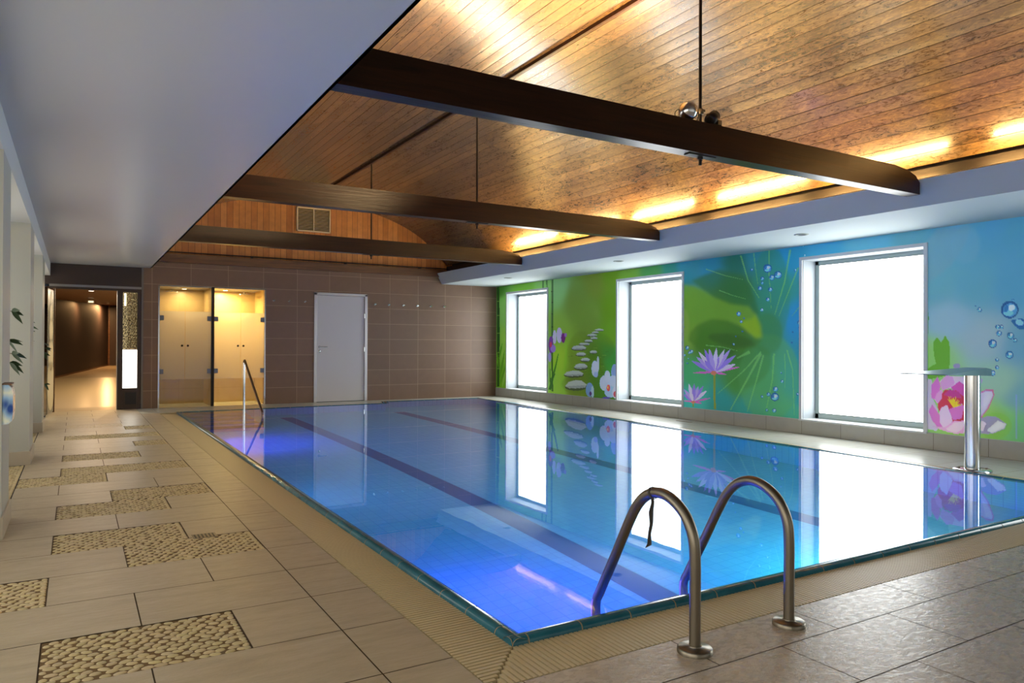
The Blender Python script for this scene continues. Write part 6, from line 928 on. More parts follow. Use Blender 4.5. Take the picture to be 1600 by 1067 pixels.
# underwater lamps
def pool_lamp(loc, axis, label, energy, col=LAMP_BLUE):
    r = empty('pool_lamp', loc); ax = Vector(axis)
    mb = MB(); mb.lathe([(.08, 0), (.08, .012), (.062, .02)], axis=axis); mb.build('bezel', M['steel'], r)
    mb = MB(); mb.lathe([(.06, .015), (.05, .028), (.02, .034)], axis=axis); mb.build('lens', emis('blue_led_lens', (.4, .3, 1.0), 1.6), r)
    l = lamp('led_light', 'AREA', Vector(ax)*.06, energy, col, shape='DISK', size=.18); l.parent = r
    l.rotation_euler = ax.to_track_quat('-Z', 'Y').to_euler()
    return tag(r, label, 'underwater lamp', 'underwater pool lamps')
pool_lamp((1.555, 3.7, -.85), (1, 0, 0), 'round underwater lamp glowing violet by the near left corner of the pool', 85)
pool_lamp((1.555, 10.4, -.8), (1, 0, 0), 'round underwater lamp glowing violet near the pool steps', 45)
pool_lamp((1.555, 7.0, -.6), (1, 0, 0), 'added round underwater lamp, out of view, glowing pale blue halfway along the left pool wall', 7, (.1, .4, 1))  # lamp added to brighten the water, hidden from view
pool_lamp((1.555, 12.9, -.9), (1, 0, 0), 'round underwater lamp beside the pool steps', 8, (.1, .55, 1)) if False else None
pool_lamp((4.6, 2.555, -.6), (0, 1, 0), 'added round underwater lamp, out of view, in the near pool wall right of the ladder', 45, (.1, .75, .9))  # another added lamp, unseen, lifts the cyan of the water
pool_lamp((7.385, 7.75, -.42), (-1, 0, 0), 'round underwater lamp on the window side wall of the pool', 14)

# ------------------------------------------------------------------ walls
def wallbox(name, a, b, m):
    mb = MB(); mb.box(a, b, 0); return tag(mb.build(name, m), kind='structure')
WINS = [(12.955, 14.62), (8.93, 10.59), (4.92, 6.60), (.9, 2.58)]  # last opening is out of view, added to bring in more daylight
WZ0, WZ1 = .20, 2.385
# mural wall, painted as coloured points on a fine grid
def painted_mural():
    ys = np.concatenate([np.arange(3.3, 7, .0075), np.arange(7, 10.8, .011), np.arange(10.8, YW, .016), [YW]])
    zs = np.arange(.2, ZS+.009, .0105)
    Yg, Zg = np.meshgrid(ys, zs, indexing='ij'); P = np.stack([Yg.ravel(), Zg.ravel()], 1)
    f = lambda c: np.where(c/255 <= .04045, c/255/12.92, ((c/255+.055)/1.055)**2.4)
    bg = np.array(MURAL_BACKGROUND); acc = np.zeros((len(P), 3)); ws = np.zeros(len(P))
    for y, z, r, g, b_ in bg:
        d2 = (P[:, 0]-y)**2*.8+(P[:, 1]-z)**2; w_ = 1/(d2+.012)**2.2; acc += w_[:, None]*f(np.array([r, g, b_], float)); ws += w_
    colr = acc/ws[:, None]
    Yf, Zf = P[:, 0], P[:, 1]
    for pts, r, g, b_, a in MURAL_SHAPES:
        if a < 0:      # everything laid down so far is an out-of-focus ground
            C3 = colr.reshape(len(ys), len(zs), 3)
            for _ in range(2):
                for ax in (0, 1):
                    k = 2; pad = [(0, 0)]*3; pad[ax] = (k, k); Q = np.pad(C3, pad, mode='edge'); cs = np.cumsum(Q, axis=ax); n_ = C3.shape[ax]
                    z0 = np.zeros_like(np.take(cs, [0], axis=ax)); cs = np.concatenate([z0, cs], axis=ax)
                    C3 = (np.take(cs, range(2*k+1, 2*k+1+n_), axis=ax)-np.take(cs, range(0, n_), axis=ax))/(2*k+1)
            colr = C3.reshape(-1, 3).copy(); continue
        q = np.array(pts).reshape(-1, 2); idx = np.nonzero((Yf >= q[:, 0].min()) & (Yf <= q[:, 0].max()) & (Zf >= q[:, 1].min()) & (Zf <= q[:, 1].max()))[0]
        if not len(idx): continue
        x, y = Yf[idx], Zf[idx]; ins = np.zeros(len(idx), bool); j = len(q)-1
        for i in range(len(q)):
            xi, yi, xj, yj = q[i, 0], q[i, 1], q[j, 0], q[j, 1]
            if yi != yj: ins ^= ((yi > y) != (yj > y)) & (x < (xj-xi)*(y-yi)/(yj-yi)+xi)
            j = i
        s = idx[ins]; colr[s] = colr[s]*(1-a)+f(np.array([r, g, b_], float))*a
    ny, nz = len(ys), len(zs); I = np.arange(ny*nz).reshape(ny, nz)
    cy = (ys[:-1]+ys[1:])/2; cz = (zs[:-1]+zs[1:])/2; CY, CZ = np.meshgrid(cy, cz, indexing='ij'); keep = np.ones(CY.shape, bool)
    for a, b_ in WINS: keep &= ~((CY > a) & (CY < b_) & (CZ > WZ0-.1) & (CZ < WZ1))
    F = np.stack([I[:-1, :-1], I[:-1, 1:], I[1:, 1:], I[1:, :-1]], -1)[keep]
    me = bpy.data.meshes.new('wall_right')
    V = np.stack([np.full(len(P), XW), Yf, Zf], 1).astype(np.float32)
    me.vertices.add(len(V)); me.vertices.foreach_set('co', V.ravel())
    me.loops.add(len(F)*4); me.loops.foreach_set('vertex_index', F.ravel().astype(np.int32))
    me.polygons.add(len(F)); me.polygons.foreach_set('loop_start', np.arange(0, len(F)*4, 4, dtype=np.int32)); me.polygons.foreach_set('loop_total', np.full(len(F), 4, np.int32))
    me.update(calc_edges=True); me.validate()
    a = me.color_attributes.new('paint', 'FLOAT_COLOR', 'POINT'); a.data.foreach_set('color', np.concatenate([colr, np.ones((len(P), 1))], 1).astype(np.float32).ravel())
    mt = mat('printed_mural', rough=.42); t = NT(mt); at = t.n('ShaderNodeAttribute', attribute_name='paint')
    g = t.n('ShaderNodeVectorMath', operation='SCALE'); g.inputs['Scale'].default_value = MURAL_GAIN; t.l(at.outputs['Color'], g.inputs[0]); t.l(g.outputs[0], t.b.inputs['Base Color'])
    me.materials.append(mt); o = bpy.data.objects.new('wall_right', me); COL.objects.link(o); return tag(o, kind='structure')
MURAL_GAIN = 2.1
painted_mural()
# plain blue continuation behind the camera and strips round the windows
mb = MB(); X2 = XW+.38
for a, b_ in ((YB, .88), (2.60, 3.3)): mb.box((XW, a, .2), (X2, b_, 2.9))
mb.box((XW, .9, 0), (X2, 2.58, .18)); mb.box((XW, .9, WZ1+.02), (X2, 2.58, 2.9))
prev = 3.3
for a, b_ in sorted(WINS)[1:]+[(YW, YW)]:
    if a > prev: mb.box((XW+.004, prev+.006, 0), (X2, a-.006, 2.9))
    if b_ > a: mb.box((XW+.004, a, 0), (X2, b_, WZ0-.02)); mb.box((XW+.004, a, WZ1+.02), (X2, b_, 2.9))
    prev = b_
tag(mb.build('wall_right', mat('blue_mural_ground', L(110, 180, 195), .5)), kind='structure')
wallbox('baseboard_right', (XW-.02, YB, 0), (XW+.003, YW, .195), M['base_tile'])
wallbox('trim_1', (XW-.014, YB, .193), (XW+.004, YW, .2), M['frame'])
# windows
for n_, (a, b_) in enumerate(WINS):
    XP = XW+.30
    mb = MB()   # reveals
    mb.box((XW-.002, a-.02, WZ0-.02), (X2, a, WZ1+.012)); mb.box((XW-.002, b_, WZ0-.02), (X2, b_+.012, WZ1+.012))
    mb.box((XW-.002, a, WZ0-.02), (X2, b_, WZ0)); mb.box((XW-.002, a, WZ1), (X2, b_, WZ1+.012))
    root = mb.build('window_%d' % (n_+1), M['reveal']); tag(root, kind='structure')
    mb = MB(); c = .045
    for p, q in (((XW-.02, a-c, WZ0-.005), (XW+.012, a, WZ1+c)), ((XW-.02, b_, WZ0-.005), (XW+.012, b_+c, WZ1+c)), ((XW-.02, a, WZ1), (XW+.012, b_, WZ1+c))): mb.box(p, q)
    mb.build('casing', M['frame'], root, bevel=.003)
    mb = MB(); mb.box((XW-.03, a-c, WZ0-.018), (XP, b_+c, WZ0+.004)); mb.build('window_sill', M['frame'], root, bevel=.003)
    mb = MB(); f_ = .055
    for p, q in (((XP-.03, a, WZ0), (XP+.03, a+f_, WZ1)), ((XP-.03, b_-f_, WZ0), (XP+.03, b_, WZ1)), ((XP-.03, a, WZ0), (XP+.03, b_, WZ0+.075)), ((XP-.03, a, WZ1-f_), (XP+.03, b_, WZ1))): mb.box(p, q)
    mb.build('window_frame', M['window_frame'], root, bevel=.004)
    mb = MB(); g_ = .06
    for p, q in (((XP-.034, a+f_-.003, WZ0+.072), (XP-.02, a+f_+.006, WZ1-f_)), ((XP-.034, b_-f_-.006, WZ0+.072), (XP-.02, b_-f_+.003, WZ1-f_)), ((XP-.034, a+f_, WZ0+.072), (XP-.02, b_-f_, WZ0+.081)), ((XP-.034, a+f_, WZ1-f_-.006), (XP-.02, b_-f_, WZ1-f_+.003))): mb.box(p, q)
    mb.build('gasket', mat('grey_gasket', L(130, 142, 140), .5), root)
    mb = MB(); mb.box((XP-.006, a+f_-.01, WZ0+.06), (XP+.006, b_-f_+.01, WZ1-f_+.01)); mb.build('pane', M['window_glow'], root)

# far wall with openings
mb = MB(); HT = 2.735
SH0, SH1, SHZ = 1.33, 3.27, 2.30
DR0, DR1, DRZ = 4.25, 5.39, 2.28
mb.box((1.075, YW, 0), (SH0, YW+.2, HT)); mb.box((SH0, YW, SHZ), (SH1, YW+.2, HT)); mb.box((SH1, YW, 0), (DR0, YW+.2, HT))
mb.box((DR0, YW, DRZ), (DR1, YW+.2, HT)); mb.box((DR1, YW, 0), (XW+.3, YW+.2, HT)); mb.box((DR0, YW+.13, 0), (DR1, YW+.2, DRZ))
tag(mb.build('wall_far', M['brown_tile']), kind='structure')
wallbox('wall_far', (-1.0, YW, 2.245), (1.05, YW+.2, 2.9), M['brown_panel'])
wallbox('trim_2', (1.045, YW-.008, 0), (1.077, YW+.02, 2.62), mat('grey_edge_strip', L(120, 112, 105), .4, .5))
wallbox('trim_3', (-.4, YW-.006, 2.205), (1.045, YW+.03, 2.247), mat('aluminium_strip', L(150, 145, 140), .35, .6))
wallbox('trim_3', (-.4, YW+.0, 2.165), (1.045, YW+.06, 2.205), M['brown_panel'])
# gable above the tile
A_, B_, CX, CZ = 3.05, 1.42, 4.15, 2.78
gp = [(7.3, 2.99)]+[(CX+A_*math.cos(a), CZ+B_*math.sin(a)) for a in np.linspace(math.acos(2.65/A_), math.pi-math.acos(2.65/A_), 40)]+[(1.0, 2.99)]
mb = MB(); mb.prism([(9.0, HT-.02), (9.0, 3.0)]+gp+[(1.0, 2.9), (1.0, HT-.02)], 'y', YW+.02, YW+.2)
mb.box((7.2, YW+.2, 2.6), (9.0, YW+.25, 4.4)); mb.box((.7, YW+.2, 2.9), (1.4, YW+.25, 4.4))
tag(mb.build('wall_gable', M['cladding']), kind='structure')
mb = MB(); mb.box((1.15, YW-.05, 2.735), (7.9, YW+.02, 2.905)); pl = mb.build('wall_plate', M['plate'], bevel=.006)
tag(pl, 'brown timber wall plate above the brown tiles on the far wall', 'beam')
mb = MB(); mb.tube([(1.2, YW-.065, 2.93), (7.4, YW-.065, 2.93)], .012, 10)
for x in (3.0, 4.9, 6.6): mb.box((x-.02, YW-.08, 2.9), (x+.012, YW+.02, 2.94))
tag(mb.build('pipe', M['dark_metal']), 'thin dark pipe running above the far timber wall plate', 'pipe')
wallbox('wall_near', (-2.0, YB-.2, 0), (XW+.4, YB, 4.4), M['white'])
# floor mouldings: shallow side of the room behind the pilasters
wallbox('wall_left', (-1.35, YB, 0), (-1.15, 15.4, 2.7), M['white'])

# ------------------------------------------------------------------ left pilasters and header
for i, (y0, y1) in enumerate([(5.45, 6.05), (8.66, 9.35), (11.72, 12.5)]):
    wallbox('wall_left', (-1.15, y0, 0), (-.385, y1, 2.39), M['pilaster'])
    mb = MB(); mb.box((-1.15, y0-.02, 0), (-.372, y1+.012, .135)); tag(mb.build('baseboard_left', M['white_tile'], bevel=.002), kind='structure')
wallbox('wall_left', (-1.15, YB, 2.39), (-.385, YW, 2.62), M['white'])
mb = MB(); mb.box((-1.15, YB, ZL), (1.2054, YW, ZL+.06)); mb.box((1.185, YB, ZL), (1.2054, YW, 2.80)); mb.box((.87, YB, ZL+.06), (1.2, YW, ZL+.08))
tag(mb.build('ceiling_soffit_left', M['soffit']), kind='structure')
wallbox('wall_left_bulkhead', (.8, YB, ZL+.04), (.86, YW, 3.4), M['white'])
# right soffit: underside, sloping fascia, trough
mb = MB(); mb.prism([(7.158, ZS), (XW+.3, ZS), (XW+.3, 2.72), (7.10, 2.72), (7.046, 2.826), (7.026, 2.826)], 'y', YB, YW)
tag(mb.build('ceiling_soffit_right', M['soffit_right']), kind='structure')
wallbox('ceiling_soffit_right', (7.42, YB, 2.72), (7.5, YW, 3.4), M['plate_y'])

# vault of single boards: each board is flat, slightly tilted and grooved against its neighbours
def vault():
    a0 = math.acos(2.65/A_); P = [(CX+A_*math.cos(a), CZ+B_*math.sin(a)) for a in np.linspace(a0, math.pi-a0, 600)]
    ze = P[0][1]; P = [(CX+2.65+.504-.504*k/30, ze-.461+.461*k/30) for k in range(30)]+P+[(CX-2.65-.504*k/30, ze-.461*k/30) for k in range(1, 31)]
    P = np.array(P); s = np.concatenate([[0], np.cumsum(np.hypot(*np.diff(P, axis=0).T))]); W_ = .142; n = int(round(s[-1]/W_)); W_ = s[-1]/n
    at = lambda q: (np.interp(q, s, P[:, 0]), np.interp(q, s, P[:, 1]))
    q = random.Random(11); V = []; F = []; UV = []; T = []
    for i in range(n):
        (xa, za), (xb, zb) = at(i*W_), at((i+1)*W_); d = Vector((xb-xa, 0, zb-za)).normalized(); nn = Vector((-d.z, 0, d.x))
        if nn.z > 0: nn = -nn       # towards the room
        cuts = [YB, 1.9+.06*q.uniform(-1, 1)+.035*(i % 2), 5.62+.05*q.uniform(-1, 1)+.06*(i % 2), 9.3+.06*q.uniform(-1, 1), 12.9, YW+.02]
        for y0, y1 in zip(cuts, cuts[1:]):
            tilt = [q.gauss(0, .0009) for _ in range(4)]; g = .0028; dp = .006; ou, ov = q.uniform(0, 50), q.uniform(0, 50)
            A = Vector((xa, 0, za))+d*g; B = Vector((xb, 0, zb))-d*g
            c = [A+nn*tilt[0]+Vector((0, y0+.001, 0)), B+nn*tilt[1]+Vector((0, y0+.001, 0)), B+nn*tilt[2]+Vector((0, y1-.001, 0)), A+nn*tilt[3]+Vector((0, y1-.001, 0))]
            ga = Vector((xa, 0, za))-nn*dp; gb = Vector((xb, 0, zb))-nn*dp
            k = len(V); V += [tuple(x) for x in c]+[(ga.x, y0, ga.z), (gb.x, y0, gb.z), (gb.x, y1, gb.z), (ga.x, y1, ga.z)]
            F += [(k, k+1, k+2, k+3), (k+4, k, k+3, k+7), (k+1, k+5, k+6, k+2)]
            u0, u1 = i*W_+ou, (i+1)*W_+ou; UV += [(u0, y0+ov), (u1, y0+ov), (u1, y1+ov), (u0, y1+ov)]*3
            kk = q.uniform(.62, 1.0); T += [(kk, kk*q.uniform(.95, 1), kk*q.uniform(.88, 1))]+[(kk*.3, kk*.25, kk*.2)]*2
    me = bpy.data.meshes.new('ceiling'); me.from_pydata(V, [], F); u = me.uv_layers.new(name='UVMap'); u.data.foreach_set('uv', np.array(UV, np.float32).ravel())
    me.materials.append(M['vault']); me.update()
    o = bpy.data.objects.new('ceiling', me); COL.objects.link(o); tag(o, kind='structure'); add_tint(o, T)
vault()
mb = MB(); mb.box((0.7, YB, 4.3), (7.7, YW+.2, 4.36)); mb.box((.7, YB, 3.3), (.8, YW+.2, 4.36)); mb.box((7.5, YB, 3.3), (7.6, YW+.2, 4.36)); tag(mb.build('ceiling_roof_deck', M['beam']), kind='structure')
mb = MB(); mb.box((4.125, YB, 4.165), (4.165, YW, 4.205)); tag(mb.build('trim_4', M['beam'], bevel=.004), kind='structure')   # ridge batten
mb = MB(); mb.box((7.275, YB, 2.895), (7.31, YW, 2.985)); tag(mb.build('trim_5', M['plate_y'], bevel=.004), kind='structure')    # eave board
mb = MB(); mb.box((0.99, YB, 2.895), (1.025, YW, 2.985)); tag(mb.build('trim_6', M['plate_y'], bevel=.004), kind='structure')

# tie beams
def tie_beam(y, label):
    r = empty('tie_beam', (4.16, y, 2.679))
    prof = [(-2.96, .0), (2.868, 0), (2.868, .115), (2.80, .175), (2.66, .215), (2.45, .238), (-2.96, .245)]
    mb = MB(); mb.prism(prof, 'y', 0, .13); mb.build('timber', M['beam'], r, bevel=.006)
    mb = MB(); mb.tube([(0, .065, .24), (0, .065, 1.52)], .0125, 10); mb.build('hanger_rod', M['dark_metal'], r)
    mb = MB(); mb.box((-.14, .035, -.008), (.14, .095, 0)); mb.build('washer_plate', M['dark_metal'], r)
    mb = MB(); mb.lathe([(.022, -.03), (.022, -.008)], (0, .065, 0), seg=6, smooth=False); mb.lathe([(.012, -.075), (.012, -.03)], (0, .065, 0), seg=10); mb.build('nut', M['dark_metal'], r)
    return tag(r, label, 'beam', 'tie beams with hanger rods')
tie_beam(4.064, 'nearest dark timber tie beam with hanger rod and small spotlights on it')
tie_beam(7.745, 'middle dark timber tie beam with one hanger rod')
tie_beam(11.426, 'farthest free dark timber tie beam, in front of the timber gable')
# cove tubes
def tube_light(x, y0, y1, label, side):
    r = empty('fluorescent_tube', (x, y0, 2.812))
    mb = MB(); mb.tube([(0, .02, .0), (0, y1-y0-.02, .0)], .013, 10); mb.build('lamp_tube', M['tube'], r)
    mb = MB(); mb.box((-.02, 0, -.09), (.02, y1-y0, -.02)); mb.box((-.016, 0, -.03), (.016, .02, .016)); mb.box((-.016, y1-y0-.02, -.03), (.016, y1-y0, .016)); mb.build('batten', M['frame'], r)
    return tag(r, label, 'light tube', side)
for (y0, y1), w_ in zip([(10.96, 12.41), (9.25, 10.65), (7.54, 8.85), (5.64, 7.1), (4.03, 5.35), (2.15, 3.63)], ('closest to the far wall', 'second from the far wall', 'just beyond the middle beam', 'just before the middle beam', 'just beyond the nearest beam', 'nearest to the viewpoint')):
    tube_light(7.115, y0, y1, 'warm fluorescent tube hidden behind the window side ledge, '+w_, 'cove tubes above the windows')
# recessed downlights in the right soffit
for x, y, w_ in ((7.63, 12.95, 'over the far window'), (7.63, 9.39, 'over the middle window'), (7.70, 5.93, 'over the near window')):
    r = empty('recessed_downlight', (x, y, ZS))
    mb = MB(); mb.lathe([(.085, 0), (.085, -.006), (.06, -.008), (.055, .0)], seg=28); mb.build('bezel', mat('grey_bezel', L(150, 158, 150), .5), r)
    mb = MB(); mb.lathe([(.05, -.002), (.02, -.001)], seg=20); mb.build('lens', M['black'], r)
    tag(r, 'small round recessed downlight in the white soffit '+w_, 'downlight', 'recessed downlights')

# spotlights on the nearest beam
r = empty('spotlight', (4.02, 4.12, 2.925))
mb = MB(); mb.lathe([(.012, -.07), (.04, -.066), (.062, -.048), (.074, -.02), (.076, .0), (.07, .008), (.055, -.01), (.02, -.02)], (0, 0, .075), (.45, .75, .48), 24); mb.build('reflector_dome', M['steel_bright'], r)
mb = MB(); mb.lathe([(.055, .0), (.02, .004)], (0, 0, .075), (.45, .75, .48), 20); mb.build('lens', emis('warm_lens', (1, .7, .35), 8), r)
mb = MB(); mb.tube(smooth_path([(-.06, .05, 0), (-.095, .04, .05), (-.08, .03, .08), (-.062, .015, .08)]), .004, 8); mb.tube(smooth_path([(.075, -.02, 0), (.082, -.03, .05), (.07, -.03, .08)]), .004, 8); mb.box((-.07, -.04, -.003), (.09, .05, .003)); mb.build('yoke', M['dark_metal'], r)
tag(r, 'round polished spotlight standing on the nearest beam left of its rod', 'spotlight')
s1 = lamp('spot_beam', 'SPOT', (4.06, 4.24, 3.06), 1500, (1, .68, .34), spot_size=math.radians(105), spot_blend=.7, shadow_soft_size=.05); aim(s1, (3.25, 5.3, 4.2)); 
s1.parent = r; s1.location = Vector((4.06, 4.24, 3.06))-Vector(r.location)
r = empty('spotlight', (4.27, 4.11, 2.925))
mb = MB(); mb.lathe([(.03, -.06), (.045, -.055), (.048, .05), (.03, .055)], (0, 0, .06), (.75, .3, .45), 20); mb.build('housing', M['dark_metal'], r)
mb = MB(); mb.box((-.05, -.04, -.003), (.06, .05, .004)); mb.box((-.045, .0, 0), (-.038, .02, .09)); mb.build('bracket', M['dark_metal'], r)
mb = MB(); mb.box((.035, -.03, 0), (.075, .03, .045)); mb.build('ballast_box', M['steel'], r)
tag(r, 'small black spotlight on the nearest beam right of its rod', 'spotlight')
s2 = lamp('spot_beam', 'SPOT', (4.36, 4.16, 3.06), 90, (1, .8, .6), spot_size=math.radians(110), spot_blend=.8, shadow_soft_size=.05); aim(s2, (5.4, 4.6, 4.15)); s2.parent = r; s2.location = Vector((4.36, 4.16, 3.06))-Vector(r.location)
r = empty('rod_clamp', (4.16, 4.125, 3.02)); mb = MB(); mb.lathe([(.022, -.02), (.024, 0), (.022, .02)], seg=14); mb.box((-.02, -.03, -.008), (.02, -.015, .012)); mb.build('clamp_ring', M['steel'], r); tag(r, 'small metal clamp on the nearest hanger rod beside the spotlights', 'clamp')

# gable ventilation grille
r = empty('ventilation_grille', (3.875, YW, 3.53))
W_, H_ = .70, .50
mb = MB()
for p, q in (((0, -.03, 0), (W_, .018, .022)), ((0, -.03, H_-.022), (W_, .018, H_)), ((0, -.03, 0), (.022, .018, H_)), ((W_-.022, -.03, 0), (W_, .018, H_))): mb.box(p, q)
mb.build('grille_frame', mat('cream_metal', L(235, 215, 170), .4), r)
mb = MB(); mb.box((W_/2-.008, -.028, .02), (W_/2+.008, .018, H_-.02)); mb.build('mullion', bpy.data.materials['cream_metal'], r)
mb = MB(); nsl = 15
for i in range(nsl):
    z = .03+i*(H_-.06)/(nsl-1); mb.add([(.02, -.02, z-.006), (W_-.02, -.02, z-.006), (W_-.02, .012, z+.012), (.02, .012, z+.012), (.02, -.02, z-.009), (W_-.02, -.02, z-.009), (W_-.02, .012, z+.009), (.02, .012, z+.009)], [(0, 1, 2, 3), (7, 6, 5, 4), (0, 4, 5, 1), (3, 2, 6, 7)], 0)
mb.build('louvre', bpy.data.materials['cream_metal'], r)
mb = MB(); mb.box((.01, .014, .01), (W_-.01, .019, H_-.01)); mb.build('backing', M['black'], r)
tag(r, 'rectangular cream louvred vent on the timber gable', 'vent')

# ------------------------------------------------------------------ grey door in the far wall
mb = MB()
for p, q in (((DR0-.005, YW-.02, 0), (DR0+.055, YW+.06, DRZ)), ((DR1-.055, YW-.02, 0), (DR1+.005, YW+.06, DRZ)), ((DR0-.005, YW-.02, DRZ-.05), (DR1+.005, YW+.06, DRZ+.005))): mb.box(p, q)
door = mb.build('door_1', mat('bright_door_frame', L(205, 200, 200), .25, .3), bevel=.004); tag(door, kind='structure')
mb = MB(); mb.box((DR0+.06, YW+.005, .008), (DR1-.06, YW+.05, DRZ-.055)); mb.build('door_leaf', M['door_grey'], door, bevel=.003)
mb = MB(); hx = DR0+.115
mb.lathe([(.026, 0), (.026, .01), (.012, .012), (.011, .05)], (hx, YW+.005, 1.15), (0, -1, 0), 20); mb.tube([(hx, YW-.045, 1.15), (hx+.15, YW-.045, 1.15)], .009, 12)
mb.build('door_handle', M['chrome'], door)
mb = MB(); mb.lathe([(.026, 0), (.026, .01), (.006, .011)], (hx, YW+.005, 1.06), (0, -1, 0), 20); mb.build('lock_rosette', M['chrome'], door)
for z in (.28, 1.1, 1.82):
    mb = MB(); mb.lathe([(.011, -.05), (.011, .05)], (DR1-.06, YW-.012, z), seg=12); mb.build('hinge', M['chrome'], door)

# ------------------------------------------------------------------ coat hooks
def hook(x, z, label, group):
    r = empty('coat_hook', (x, YW, z))
    mb = MB(); mb.lathe([(.022, 0), (.022, .006), (.018, .008)], axis=(0, -1, 0), seg=18); mb.build('rosette', M['chrome'], r)
    mb = MB(); mb.lathe([(.009, .006), (.009, .045), (.017, .048), (.019, .06), (.014, .066)], axis=(0, -1, 0), seg=16); mb.build('peg', M['chrome'], r)
    return tag(r, label, 'hook', group)
for x, s_ in ((3.43, 'leftmost hook, right beside the shower glass'), (3.735, 'middle hook between shower and grey door'), (4.055, 'hook just left of the grey door')):
    hook(x, 2.085, 'small round metal wall '+s_, 'hooks left of the grey door')
for x, s_ in zip((5.565, 5.88, 6.22, 6.555, 6.885, 7.22), ('first hook right of the grey door', 'second hook right of the grey door', 'third hook right of the grey door', 'fourth hook right of the grey door', 'second hook from the window-side end', 'last hook towards the mural wall')):
    hook(x, 2.075, 'small round metal wall '+s_, 'hooks right of the grey door')

# ------------------------------------------------------------------ showers
YN = 16.15
def inner(name, a, b, m=M['shower_tile']):
    mb = MB(); mb.box(a, b); return tag(mb.build(name, m), kind='structure')
inner('wall_shower_back', (SH0-.1, YN, 0), (SH1+.1, YN+.1, 2.4)); inner('wall_shower_left', (SH0-.1, YW+.2, 0), (SH0, YN, 2.4), M['shower_tile'])
inner('wall_shower_right', (SH1, YW+.2, 0), (SH1+.1, YN, 2.4)); inner('ceiling_shower', (SH0-.1, YW+.2, SHZ), (SH1+.1, YN, 2.4), M['soffit'])
inner('floor_shower', (SH0-.1, YW-.02, -.05), (SH1+.1, YN, .0), M['deck_tile'])
inner('wall_shower_partition', (2.262, YW+.05, 0), (2.30, YN, 2.3))
wallbox('trim_7', (SH0-.004, YW-.006, 0), (SH0+.02, YW+.03, SHZ), M['steel_bright']); wallbox('trim_7', (SH1-.02, YW-.006, 0), (SH1+.004, YW+.03, SHZ), M['steel_bright'])
wallbox('trim_7', (SH0, YW-.006, SHZ-.018), (SH1, YW+.03, SHZ+.004), M['steel_bright'])
mb = MB(); mb.box((2.255, YW-.01, 0), (2.31, YW+.05, SHZ)); tag(mb.build('shower_post', M['dark_metal'], bevel=.003), 'dark metal post between the two glass showers', 'post')
def shower_door(x0, x1, hinge_left, label):
    r = empty('shower_door', (x0, YW+.012, 0)); w_ = x1-x0
    z0, z1, f0, f1 = .02, 2.26, .53, 1.82
    mb = MB(); mb.box((0, 0, z0), (w_, .008, f0)); mb.box((0, 0, f1), (w_, .008, z1)); mb.build('clear_glass', M['clear_glass'], r)
    mb = MB(); mb.box((0, 0, f0), (w_, .008, f1)); mb.build('frosted_band', M['frosted'], r)
    hx_ = .0 if hinge_left else w_-.07
    for z in (.68, 1.69):
        mb = MB(); mb.box((hx_, -.014, z-.045), (hx_+.07, .022, z+.045)); mb.build('hinge', mat('hinge_steel', L(120, 125, 135), .3, .8) if 'hinge_steel' not in bpy.data.materials else bpy.data.materials['hinge_steel'], r, bevel=.003)
    kx = w_-.05 if hinge_left else .045
    mb = MB(); mb.lathe([(.01, 0), (.01, .018), (.02, .02), (.02, .035), (.014, .038)], (kx, 0, 1.168), (0, -1, 0), 16); mb.build('knob', M['dark_metal'], r)
    return tag(r, label, 'shower door', 'frosted shower doors')
shower_door(1.352, 1.786, True, 'leftmost frosted glass shower door, beside the brown tiled pier')
shower_door(1.794, 2.253, False, 'frosted glass shower door just left of the dark post')
shower_door(2.312, 2.796, True, 'frosted glass shower door just right of the dark post')
shower_door(2.804, 3.248, False, 'rightmost frosted glass shower door, beside the coat hooks')
for x, s_ in ((1.62, 'left shower cubicle'), (2.98, 'right shower cubicle')):
    r = empty('rain_shower', (x, 15.75, 2.22)); mb = MB(); mb.lathe([(.11, 0), (.11, .012), (.02, .02)], seg=24); mb.build('rose', M['chrome'], r)
    mb = MB(); mb.tube(smooth_path([(0, 0, .02), (0, 0, .045), (0, .15, .05), (0, .38, .04)]), .01, 10); mb.build('arm', M['chrome'], r); tag(r, 'round chrome rain shower in the '+s_, 'shower')
def ceiling_lamp(x, y, z, energy, col, label, strength=10, size=.1):
    r = empty('ceiling_lamp', (x, y, z)); mb = MB(); mb.lathe([(.06, 0), (.06, -.008), (.045, -.01)], seg=20); mb.build('bezel', M['chrome'], r)
    mb = MB(); mb.lathe([(.044, -.011), (.02, -.012)], seg=20); mb.build('bulb', emis('lamp_bulb', col, strength), r)
    l = lamp('lamp_light', 'AREA', (0, 0, -.03), energy, col, shape='DISK', size=size); l.parent = r
    return tag(r, label, 'lamp')
ceiling_lamp(2.62, 15.80, SHZ, 42, (1, .72, .28), 'bright warm ceiling lamp in the right shower cubicle', 25)
ceiling_lamp(1.85, 15.80, SHZ, 12, (1, .74, .34), 'dimmer warm ceiling lamp in the left shower cubicle', 10)

